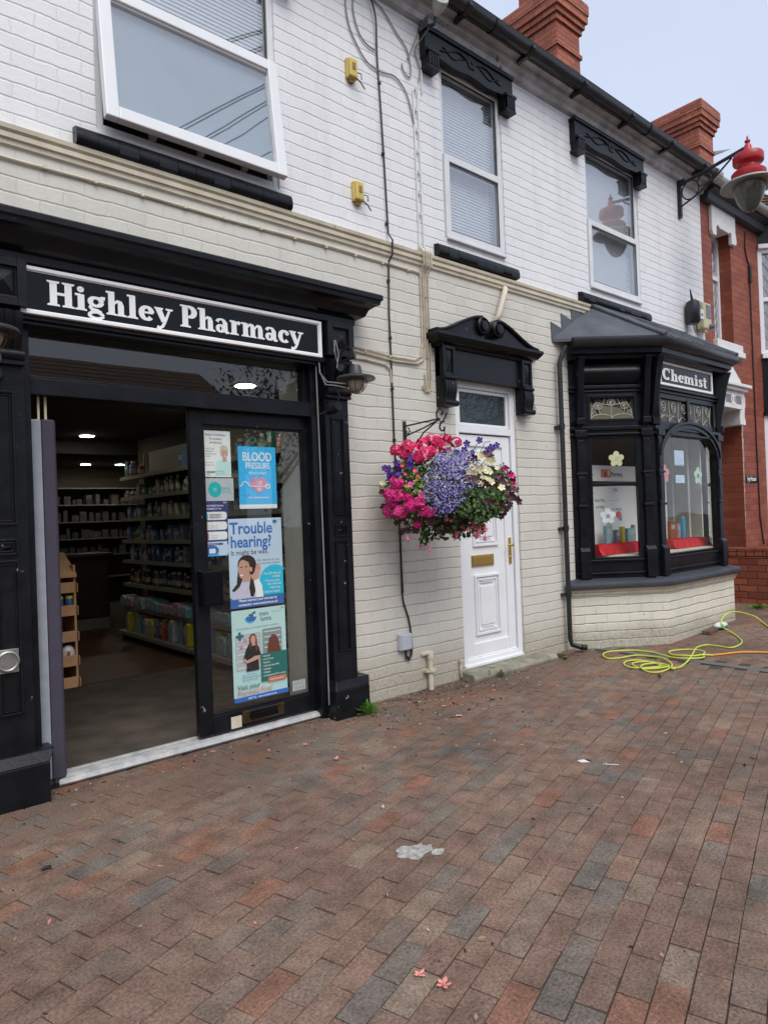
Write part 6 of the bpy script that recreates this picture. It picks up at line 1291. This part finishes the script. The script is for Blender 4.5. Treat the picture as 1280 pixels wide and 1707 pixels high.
# counter and dispensary shelves at the back
t=thing('shop_counter',(2.3,5.7,.05),'dark brown shop counter with a pale kick plate at the back of the shop','counter')
mb=MB(); mb.box(.6,3.2,5.45,6.0,.20,1.02); mb.build('front',m_counter,t,bev=.01); mb=MB(); mb.box(.6,3.2,5.46,6.0,.05,.198); mb.build('kick_plate',m_greypl if False else m_shelf,t); mb=MB(); mb.box(.55,3.25,5.40,6.05,1.02,1.06); mb.build('worktop',m_shelf if False else m_counter,t,bev=.006)
shel=MB()
t=thing('dispensary_shelving',(3,8.8,.05),'dark open shelving across the far back wall of the shop','shelving')
mb=MB(); mb.box(0,5.8,9.0,9.05,.05,2.3); mb.build('back_panel',m_inwall,t)
for z in (.5,.9,1.2,1.5,1.8,2.1): mb=MB(); mb.box(0,5.8,8.65,9.0,z,z+.02); mb.build('shelf',m_shelf,t)
mb=MB()
for z in (.92,1.22,1.52,1.82):
    x=.3
    while x<5.6: w_=rs.uniform(.04,.14); mb.box(x,x+w_,8.7,8.9,z,z+rs.uniform(.08,.2)); x+=w_+rs.uniform(.005,.08)
tag(mb.build('medicine_stock',pm('dim_stock',(.09,.085,.08),rough=.6,var=.5,scale=9,bump=0)),'dim rows of countless small medicine packs on the far back shelves','medicine packs',kind='stuff')
# cardboard display stand just inside the door on the left
t=thing('cardboard_display',(1.33,.95,.3),'brown cardboard display stand just inside the doorway on the left','display stand')
mb=MB(); mb.box(1.05,1.40,1.02,1.06,.36,1.16); mb.ext([(1.05,.75,1.08),(1.40,.75,1.08),(1.40,1.02,1.22),(1.05,1.02,1.22)],(0,0,.02)); mb.box(1.385,1.40,.78,1.02,.36,1.16); mb.build('back_and_side',m_card,t,bev=.002)
for z in (.36,.50,.66,.83,.98): mb=MB(); mb.box(1.05,1.384,.76,1.02,z,z+.01); mb.box(1.05,1.384,.75,.758,z,z+.07); mb.box(1.401,1.407,.76,1.02,z,z+.06); mb.build('tray',m_card,t,bev=.002)
mb=MB(); mb.box(1.06,1.18,.90,1.0,.05,.36); mb.build('base',m_dark,t)
for (x,z,c,l) in ((1.36,.842,'darkblue','dark blue tub in the cardboard display stand'),(1.30,.842,'darkblue','dark blue tub further left in the cardboard display stand')):
    mb=MB(); mb.lathe((x,.80,z),[(.025,0),(.026,.09),(.022,.10)],14); o=mb.build('tub',PM[c],smooth=40,org=(x,.8,z)); tag(o,l,'tub'); mb=MB(); mb.lathe((x,.80,z+.10),[(.024,0),(.024,.018)],14); mb.build('lid',PM['lemon'],o)
mb=MB(); mb.ellipsoid((1.34,.79,.575),(.045,.035,.062),12,8); o=mb.build('white_packet',PM['white'],smooth=60,org=(1.34,.79,.512)); tag(o,'white packet with small print in the lower tray of the cardboard display','packet')
mb=MB(); mb.box(1.325,1.345,.752,.754,.56,.60); mb.build('print',PM['rust'],o)

# ================================================================== BAY WINDOW DISPLAY
m_skin=None
def board(x0,z0,w_,h,y,lab,cat='board',name='display_board'): return Poster(name,x0,z0,w_,h,y,lab,cat,base='white')
p=board(6.12,.93,1.2,.72,.06,'white printed backing board behind the side light of the bay window')
p.text([('1. Head Office',.30,.55,.045,'LEFT',.006,.9),('and blogs',.36,.48,.045,'LEFT',.006,.9),('1 Do Nothing',.66,.45,.04,'LEFT',.004,.9),('health',.05,.28,.045,'LEFT',0,.9),('7 Kilo',.70,.66,.045,'LEFT',0,.9)],'black'); p.rect(.08,.48,.22,.58,'orange'); p.rect(.06,.64,.36,.644,'grey'); p.rect(.62,.56,.82,.564,'grey'); p.ell(.80,.40,.06,.04,'orange'); p.ell(.84,.37,.03,.03,'pink'); p.text([('Pre',.80,.33,.05,'LEFT',0,.9)],'black'); p.rect(.55,.1,.66,.34,'blond')
p=board(6.12,1.70,1.2,.17,.05,'narrow white printed strip across the middle of the bay side light')
p.text([('Pharmacy.',.66,.055,.07,'LEFT',.02,.85)],'black'); p.rect(.46,.04,.66,.13,'orange'); p.rect(.52,.05,.57,.10,'brown'); p.rect(.60,.06,.64,.12,'yellow'); p.text([('Services are here',.14,.10,.026,'LEFT',0,.9),('in your community',.14,.06,.026,'LEFT',0,.9)],'greyx' if False else 'grey')
p=board(7.35,.93,.60,.80,.02,'white printed backing board behind the arched front pane of the bay')
p.text([('Change',.18,.60,.045,'LEFT',0,.9),('to',.24,.54,.045,'LEFT',0,.9),('Care',.18,.48,.045,'LEFT',0,.9),('2 After Tea',.15,.26,.04,'LEFT',.004,.9),('Housekeeping',.12,.20,.04,'LEFT',.004,.9)],'black'); p.rect(.30,.36,.50,.48,'brown'); p.rect(.34,.38,.44,.45,'orange')
for k in range(3): p.rect(.06,.12-.03*k,.4,.123-.03*k,'grey')
def pflower(nm,S,a,z,r_,c,lab,qr='grey'):
    o=-.040; t=thing(nm,tuple(S.p(a,z-r_,o)),lab,'paper flower'); m=MB(); pts=[]
    for k in range(5):
        an=PI/2+2*PI*k/5; cx,cz=a+.62*r_*math.cos(an),z+.62*r_*math.sin(an)
        for j in range(9):
            b=an-1.75+3.5*j/8; pts.append((cx+.37*r_*math.cos(b),cz+.37*r_*math.sin(b)))
    S.ext(m,pts,o,o+.0015); m.build('petals',c,t)
    m=MB(); q=r_*.26; S.ext(m,[(a-q,z-q*.8),(a+q*.8,z-q),(a+q,z+q*.8),(a-q*.8,z+q)],o+.0015,o+.0025); m.build('centre_patch',col(qr,None),t)
m_pf=[pm('paper_cream',(.72,.70,.42),rough=.7,bump=0),pm('paper_white',(.72,.74,.80),rough=.7,bump=0),pm('paper_pink',(.72,.22,.24),rough=.7,bump=0),pm('paper_green',(.50,.66,.50),rough=.7,bump=0)]
pflower('paper_flower',S1,.485,1.905,.083,m_pf[0],'cream paper flower on the side pane of the bay window','lightgrey')
pflower('paper_flower',S1,.375,1.325,.085,m_pf[1],'white paper flower low on the side pane of the bay window','grey')
pflower('paper_flower',S2,.27,1.745,.10,m_pf[2],'pink paper flower at the left of the arched bay pane','grey')
pflower('paper_flower',S2,1.03,1.73,.10,m_pf[3],'pale green paper flower at the right of the arched bay pane','green')
for (a,z0,w_,h,n,l) in ((.50,1.84,.21,.16,7,'upper pale blue handwritten notice stuck inside the arched bay pane'),(.51,1.65,.20,.085,3,'lower small pale blue notice stuck inside the arched bay pane')):
    q=Poster('notice',0,0,w_,h,0,l,'notice',base='pale',fr=Fr(S2.p(a,z0,-.042),(1,0,0),(0,-1,0)))
    for k in range(n): q.rect(.015,h-.022-k*.021,w_-.015-.02*(k%3),h-.0195-k*.021,'blue')
def cloth(name,x0,x1,y0,y1,zt,zb,lab):
    m=MB(); n=24; rows=[]; rr=random.Random(x0)
    prof=[(y1,zt),(y0+.03,zt),(y0+.005,zt-.012),(y0-.015,(zt+zb)/2),(y0-.035,zb)]
    for j,(y,z) in enumerate(prof):
        rows.append([(x0+(x1-x0)*i/n+(-.05*(j>2)*(i==0))+(.0), y+ (.018*math.sin(i*1.7+j)+.01*math.sin(i*3.1))*(j>1), z+.004*math.sin(i*2.3+j)*(j<3)) for i in range(n+1)])
    vs=[p_ for r_ in rows for p_ in r_]; k=n+1; m.add(vs,[(j*k+i,j*k+i+1,(j+1)*k+i+1,(j+1)*k+i) for j in range(4) for i in range(n)])
    for e in (0,n): m.add([rows[j][e] for j in range(5)]+[(rows[0][e][0],y1,zb)],[(0,1,2,3,4,5)])
    tag(m.build(name,m_redcloth,smooth=60),lab,'cloth')
cloth('red_cloth',6.22,7.12,-.14,.03,1.03,.925,'red cloth draped over a low stand behind the bay side light')
cloth('red_cloth',7.45,8.28,-.30,-.08,1.02,.925,'red cloth draped over a low stand behind the arched bay pane')
for i,(x,y,h,w_,c,l) in enumerate(((6.50,-.05,.19,.10,'aquap','blue toiletry carton, leftmost on the red cloth in the side light'),(6.70,-.03,.14,.05,'steelblue','slim dark blue carton on the red cloth in the side light'),(6.79,-.05,.17,.05,'lemon','slim yellow carton on the red cloth in the side light'),(6.95,-.05,.15,.15,'aquap','wide blue carton on the red cloth in the side light'),(7.06,-.03,.18,.04,'pinkp','narrow pink carton at the right end of the red cloth in the side light'),(7.60,-.20,.20,.12,'rust','reddish brown carton on the red cloth behind the arched pane'),(7.74,-.20,.17,.07,'pinkp','pink carton on the red cloth behind the arched pane'))):
    mb=MB(); mb.box(x-w_/2,x+w_/2,y-.02,y+.02,1.032,1.03+h); o=mb.build('carton',PM[c],bev=.002,org=(x,y,1.032)); tag(o,l,'carton'); mb=MB(); mb.box(x-w_*.35,x+w_*.35,y-.0215,y-.0202,1.03+h*.55,1.03+h*.8); mb.build('label_panel',PM['white'],o)
mb=MB(); mb.lathe((7.88,-.20,1.03),[(.026,0),(.028,.20),(.022,.23)],14); o=mb.build('bottle',pm('blue_bottle',(.05,.35,.55),rough=.3,bump=0),smooth=40,org=(7.88,-.2,1.03)); tag(o,'tall bright blue bottle on the red cloth behind the arched pane','bottle'); mb=MB(); mb.lathe((7.88,-.20,1.26),[(.016,0),(.016,.02)],12); mb.build('cap',PM['white'],o)

# ================================================================== ON THE GROUND
def gp_(x,y,h=.0): return Vector((x,y,gz(x)+h))
def hose(name,P,r_,mat,lab,cat):
    pts=sm([tuple(gp_(x,y,h[0] if h else r_+.002)) for x,y,*h in P],10); mb=MB(); mb.tube(pts,r_,7); return tag(mb.build(name,mat,smooth=80),lab,cat)
H=lambda *L:L
hose('garden_hose',H((7.3,-1.6),(7.65,-1.28),(7.97,-1.05),(8.16,-.92,.02),(8.22,-.82,.06),(8.01,-.79,.13),(7.81,-.78,.175),(7.65,-.78,.19),(7.50,-.78,.165),(7.42,-.79,.12),(7.43,-.80,.07),(7.50,-.82,.03),(7.38,-.95),(7.15, -1.1),(6.96, -1.16),(6.78, -1.15),(6.78, -1.04),(6.77, -0.92),(6.61, -0.9),(6.33, -0.99),(6.04, -1.09, 0.016),(5.8, -1.14),(5.69, -1.14, 0.014),(5.7, -1.03),(5.8, -0.8),(5.72, -0.69),(5.58, -0.72),(5.49, -0.82),(5.52, -0.92),(5.62, -1.01, 0.016),(5.72, -0.99),(5.79, -0.89),(5.75, -0.8),(5.65, -0.77),(5.54, -0.84, 0.016),(5.51, -0.94),(5.59, -1.02),(5.7, -1.08, 0.02),(5.73, -0.95, 0.02),(5.62, -0.89, 0.02),(5.5, -0.93, 0.02),(5.43, -1.03),(5.47, -1.1),(5.59, -1.11),(5.66, -1.12, 0.02),(5.64, -1.16, 0.02),(5.62, -1.14, 0.025),(5.78, -1.06, 0.025),(5.95, -0.9, 0.02),(6.0, -0.75),(5.96, -0.62),(5.78, -0.57),(5.69, -0.5),(5.78, -0.39),(5.93, -0.34),(6.07, -0.41),(6.16, -0.52),(6.17, -0.69),(6.08, -0.89),(6.05, -1.02, 0.02),(6.12, -1.12, 0.02),(6.25, -1.13),(6.34, -1.08),(6.46, -1.04),(6.51, -0.95),(6.46, -0.85),(6.36, -0.79),(6.27, -0.79),(6.18, -0.87),(6.16, -0.97, 0.02),(6.21, -1.06, 0.02),(6.3, -1.1, 0.02),(6.37, -1.16)),.0078,m_hose,'lime green hose lying in loose coils in front of the bay window','hose')
hose('orange_lead',H((6.37,-1.16,.012),(6.48,-1.22),(6.60,-1.28),(6.69,-1.38),(6.75,-1.50),(6.80,-1.66),(6.84,-1.9),(6.88,-2.2)),.0095,m_orange,'orange lead running off to the right from the end of the green hose','cable')
mb=MB(); mb.tube([gp_(5.42,-1.13,.012),gp_(5.36,-1.17,.010),gp_(5.33,-1.19,.01)],.008,6); tag(mb.build('hose_end',m_cable_b),'short black hose end poking out of the green coils','hose fitting')
# wet-wipes pack on the ground
t=thing('wipes_pack',(7.66,-.68,gz(7.66)),'white and green soft pack lying at the foot of the bay plinth','packet')
mb=MB(); g=gz(7.66); mb.ellipsoid((7.66,-.68,g+.042),(.125,.055,.038),18,10); mb.build('pack',m_paper,t,smooth=70)
mb=MB(); mb.ellipsoid((7.665,-.685,g+.030),(.12,.057,.028),18,10); mb.build('green_underside',pm('pack_green_gloss',(.02,.25,.16),rough=.3,bump=0),t,smooth=70)
mb=MB(); mb.lathe((7.60,-.728,g+.050),[(.018,0),(.015,.004)],14,(0,-1,.3)); mb.build('blue_seal',PM['steelblue'],t)
# loose bricks beside the walls
for (x,y,a,l,w_) in ((5.58,-.12,8,'small loose brick at the foot of the downpipe',.2),(7.40,-.68,4,'flat brown brick fragment lying by the bay plinth',.24)):
    mb=MB(); c,s_=math.cos(R_(a)),math.sin(R_(a)); q=[(x+c*dx-s_*dy,y+s_*dx+c*dy,gz(x)+.001) for dx,dy in ((-w_/2,-.04),(w_/2,-.045),(w_/2-.01,.04),(-w_/2,.045))]; mb.ext(q,(0,0,.04)); tag(mb.build('loose_brick',pm('brown_loose_brick',(.13,.08,.06),rough=.9,var=.3,bump=.6),bev=.006),l,'brick')
# weeds
def weed(name,x,y,r_,n,lab,col_,h=.09,blade=False):
    rr=random.Random(int(x*100)); t=thing(name,(x,y,gz(x)),lab,'weed'); m=MB(); ms=MB()
    for i in range(n):
        an=rr.uniform(0,2*PI); d=rr.uniform(.1,1)*r_; e=gp_(x+d*math.cos(an),y+d*math.sin(an)*.8-.0,rr.uniform(.25,1)*h*(1-.4*d/r_)); b=gp_(x,y,.0)
        if e.y>-.01: e.y=-.01
        if blade:
            sd_=Vector((-math.sin(an),math.cos(an),0))*.004; mid=(b+e)/2+Vector((0,0,h*.35)); m.add([b-sd_,b+sd_,mid+sd_*.8,mid-sd_*.8,e],[(0,1,2,3),(3,2,4)])
        else:
            ms.tube([b,(b+e)/2+Vector((0,0,.01)),e],.0018,4)
            s=rr.uniform(.012,.022); u=(e-b).normalized(); w2=u.cross(Vector((0,0,1))).normalized(); nn=w2.cross(u)
            P=[e+u*s*1.3*c-w2*s*q+nn*.003*rr.uniform(-1,1) for c,q in ((-1,0),(-.3,.55),(.5,.5),(1,0),(.5,-.5),(-.3,-.55))]; m.add(P,[(0,1,2,3),(0,3,4,5)])
    m.build('leaves',col_,t,smooth=180)
    if not blade: ms.build('stalks',col_,t)
mg=pm('weed_leaf',(.10,.24,.03),rough=.5,var=.3,scale=40,bump=0); mg2=pm('grass_blade',(.10,.16,.04),rough=.6,var=.3,scale=40,bump=0)
weed('weed',3.06,-.20,.085,70,'bright green leafy weed at the foot of the right pilaster',mg,.10)
weed('grass_tuft',4.52,-.20,.07,34,'small grass tuft growing in front of the door step',mg2,.09,True)
weed('grass_tuft',5.45,-.20,.09,26,'sparse grass tuft near the loose brick by the downpipe',mg2,.04,True)
weed('weed',9.05,-.55,.16,60,'low weed in the corner between bay and garden wall',mg,.05)
weed('weed',8.95,-.95,.10,40,'low weed near the garden wall at the right edge',mg,.05)
# pale resin splat on the paving
mb=MB(); rr=random.Random(2)
for k,(cx,cy,r0,n) in enumerate(((1.925,-1.885,.075,18),(1.99,-1.95,.03,10),(1.90,-1.83,.03,10))):
    pts=[(cx+r0*rr.uniform(.7,1.15)*math.cos(2*PI*i/n)*1.1,cy+r0*rr.uniform(.7,1.15)*math.sin(2*PI*i/n)*.75) for i in range(n)]
    mb.ext([(a,b,.001+k*.0004) for a,b in pts],(0,0,.0025))
tag(mb.build('dried_splat',pm('pale_splat',(.36,.35,.32),rough=.6,var=.45,scale=45,bump=.8,bscale=60)),'pale grey dried splat on the block paving in the foreground','splat')
# fallen pink blossoms
def petal(x,y,s,lab,seed):
    rr=random.Random(seed); m=MB(); c=gp_(x,y,.006)
    for i in range(5):
        an=2*PI*i/5+rr.random()*.6; d=Vector((math.cos(an),math.sin(an),rr.uniform(.1,.5))); sd_=Vector((-math.sin(an),math.cos(an),0))*s*.3
        m.add([c,c+d*s*.6+sd_,c+d*s,c+d*s*.6-sd_],[(0,1,2,3)])
    m.lathe(c,[(.002,0),(s*.16,.003),(s*.1,.009)],6); tag(m.build('fallen_blossom',pm('fallen_pink',(.80,.30,.27),rough=.6,var=.2,bump=0)),lab,'blossom')
for i,(x,y,s,l) in enumerate(((1.426,-2.535,.026,'larger pink blossom lying near the bottom edge of the paving'),(1.406,-2.453,.020,'smaller pink blossom beside the larger one near the bottom edge'),(2.349,-.766,.024,'pink blossom on the paving further out from the shop door'),(2.363,-.42,.02,'pink blossom on the paving closest to the shop threshold'),(3.446,-.71,.03,'pair of pink petals below the hanging basket'))): petal(x,y,s,l,i)
mb=MB(); mb.ellipsoid((.751,-.916,.010),(.022,.010,.006),10,6); tag(mb.build('dead_petal',pm('dark_purple_petal',(.03,.008,.016),rough=.7,bump=0),smooth=60),'dark purple shrivelled petal on the paving near the left plinth','petal')
mb=MB(); q=c0_=[(3.28,-1.90),(3.36,-1.92)]; mb.tube([gp_(3.32,-1.90,.003),gp_(3.37,-1.965,.003)],.0022,6); mb.ext([gp_(3.26,-1.80,.002),gp_(3.30,-1.83,.002),gp_(3.30,-1.79,.006),gp_(3.27,-1.77,.002)],(0,0,.002)); tag(mb.build('paper_scrap',m_paper),'white paper scrap and stick on the paving at right','litter')
# scattered leaf crumbs, grit
def crumbs():
    rr=random.Random(9); A_=[MB() for _ in range(4)]
    for i in range(900):
        q=rr.random()
        if q<.55: x=rr.gauss(3.7,.75); y=-abs(rr.gauss(0,.45))-.02
        elif q<.75: x=rr.uniform(.9,9); y=-abs(rr.gauss(0,.12))-.02
        else: x=rr.uniform(.3,5.5); y=rr.uniform(-3.4,-.1)
        if y<-.03 and (5.7<x<9.1 and y>-.62): continue
        if -3<x<3.1 and y>-.05: continue
        s=rr.uniform(.0018,.0065)*(1.4 if rr.random()<.15 else 1); an=rr.uniform(0,PI); k=rr.choice([0,0,0,1,1,2,3]); c=gp_(x,y,.0012)
        d=Vector((math.cos(an),math.sin(an),0)); e=Vector((-math.sin(an),math.cos(an),0)); L=s*rr.uniform(1,2.6)
        A_[k].ext([c-d*L,c+e*s*rr.uniform(.4,1),c+d*L,c-e*s*rr.uniform(.4,1)],(0,0,s*rr.uniform(.3,1.2)))
    for m,(nm,c,l) in zip(A_,(('dark_crumbs',(.035,.022,.015),'scattered dark leaf crumbs on the paving below the basket'),('straw_crumbs',(.33,.25,.15),'scattered straw coloured crumbs on the paving'),('pale_grit',(.52,.50,.45),'scattered pale grit and droppings on the paving'),('pink_crumbs',(.60,.25,.22),'scattered tiny dry pink petals on the paving'))):
        tag(m.build(nm,pm(nm,c,rough=.8,bump=0)),l,'debris',kind='stuff')
crumbs()

# ================================================================== ACROSS THE STREET (seen only in the glass)
def tree(x,y,h,r_,seed,lab):
    rr=random.Random(seed); t=thing('tree',(x,y,0),lab,'tree','trees across the street')
    m=MB(); m.tube([(x,y,0),(x+.1,y,h*.3),(x,y+.1,h*.6)],[.22,.16,.08],8)
    for k in range(7): an=k*.9; m.tube([(x+.05,y,h*(.3+.04*k)),(x+r_*.6*math.cos(an),y+r_*.6*math.sin(an),h*(.55+.05*k))],[.08,.02],6)
    m.build('trunk',pm('tree_bark',(.08,.06,.045),rough=.9,bump=.5),t)
    m=MB(); cl=[(rr.gauss(0,.45)*r_,rr.gauss(0,.45)*r_,h*.68+rr.gauss(0,.15)*h) for _ in range(38)]
    for a,b,c in cl:
        for i in range(75):
            d=Vector((rr.gauss(0,1),rr.gauss(0,1),rr.gauss(0,1))).normalized()*r_*.28*rr.random()**.4; p=Vector((x+a,y+b,c))+d; s=rr.uniform(.05,.11); u=Vector((rr.gauss(0,1),rr.gauss(0,1),rr.gauss(0,1))).normalized(); v=u.cross(d+Vector((.01,0,.02))).normalized()
            m.add([p-u*s,p+v*s*.6,p+u*s,p-v*s*.6],[(0,1,2,3)])
    m.build('crown',pm('tree_foliage',(.05,.085,.025),rough=.7,var=.4,scale=3,bump=0),t)
tree(-7,-13,7.5,2.6,1,'broad tree across the street, seen reflected in the shop glass')
tree(13,-17,8,3.0,2,'tall tree across the street to the right')
def far_house(x0,x1,y,h,mat,lab):
    t=thing('house',((x0+x1)/2,y-4,0),lab,'house','houses across the street')
    mb=MB(); mb.box(x0,x1,y-8,y,0,h); mb.build('wall',mat,t)
    mb=MB(); 
    slates(mb,x0-.2,x1+.2,y+.3,h-.1,y-4,h+2.6,12); slates(mb,x0-.2,x1+.2,y-8.3,h-.1,y-4,h+2.6,12); mb.ext([(x0,y,h),(x0,y-8,h),(x0,y-4,h+2.5)],(x1-x0,0,0)); mb.build('roof',m_tile,t)
    F2=Fr((0,y,0),(-1,0,0),(0,1,0)); n=int((x1-x0)/2.6)
    for k in range(n):
        cx=x0+(k+.5)*(x1-x0)/n
        for z in (1.0,3.6):
            mb=MB(); F2.ring(mb,-cx-.55,-cx+.55,z,z+1.3,.07,0,.05); F2.box(mb,-cx-.03,-cx+.03,z,z+1.3,0,.04); wn=mb.build('window',m_upvc,t); mb=MB(); F2.box(mb,-cx-.5,-cx+.5,z+.05,z+1.25,.005,.015); mb.build('pane',m_signblack,wn)
far_house(-6,1.5,-17,5.4,m_redbrick,'brown brick house across the street with a tiled roof'); far_house(5.0,13,-19,5.2,m_cream_wall,'cream rendered house across the street')
mb=MB()
for dx,ex in ((0,0),(.06,.02),(.34,.10),(.40,.12),(.62,.2),(1.15,.45)):
    P=[]
    for i in range(17):
        y=-15+15.2*i/16; z=9.2-3.0*i/16-.25*math.sin(PI*i/16); P.append((-1.2+.385*(y+15)+dx*(1-abs(i-11)/22)*min(1,(16-i)/3),y,z))
    mb.tube(P,.009,5)
tag(mb.build('overhead_wires',m_cable_b),'sagging wires from the pole across the street, mirrored in the large upper window','wires')
t=thing('utility_pole',(-1.2,-15.1,0),'wooden utility pole across the street','utility pole')
mb=MB(); mb.tube([(-1.2,-15.1,0),(-1.2,-15.1,5),(-1.2,-15.1,9.5)],[.15,.13,.10],12); mb.build('shaft',pm('pole_wood',(.09,.065,.045),rough=.9,bump=.5),t,smooth=50)
mb=MB(); mb.box(-1.9,-.2,-15.0,-14.92,9.15,9.25); mb.build('cross_arm',pm('pole_wood',(0,0,0)),t,bev=.01)
t=thing('tv_aerial',(14.9,2.4,8.6),'thin television aerial beside the far chimney','aerial')
mb=MB(); mb.tube([(14.85,2.3,8.6),(15.15,2.3,9.0)],.012,5); mb.tube([(14.3,2.3,8.62),(15.6,2.3,9.12)],.010,5); mb.build('mast',m_greydisc,t)
mb=MB()
for i in range(9): x=14.45+i*.14; mb.tube([(x,2.12,8.68+i*.054),(x,2.48,8.68+i*.054)],.006,4)
mb.build('elements',m_greydisc,t)
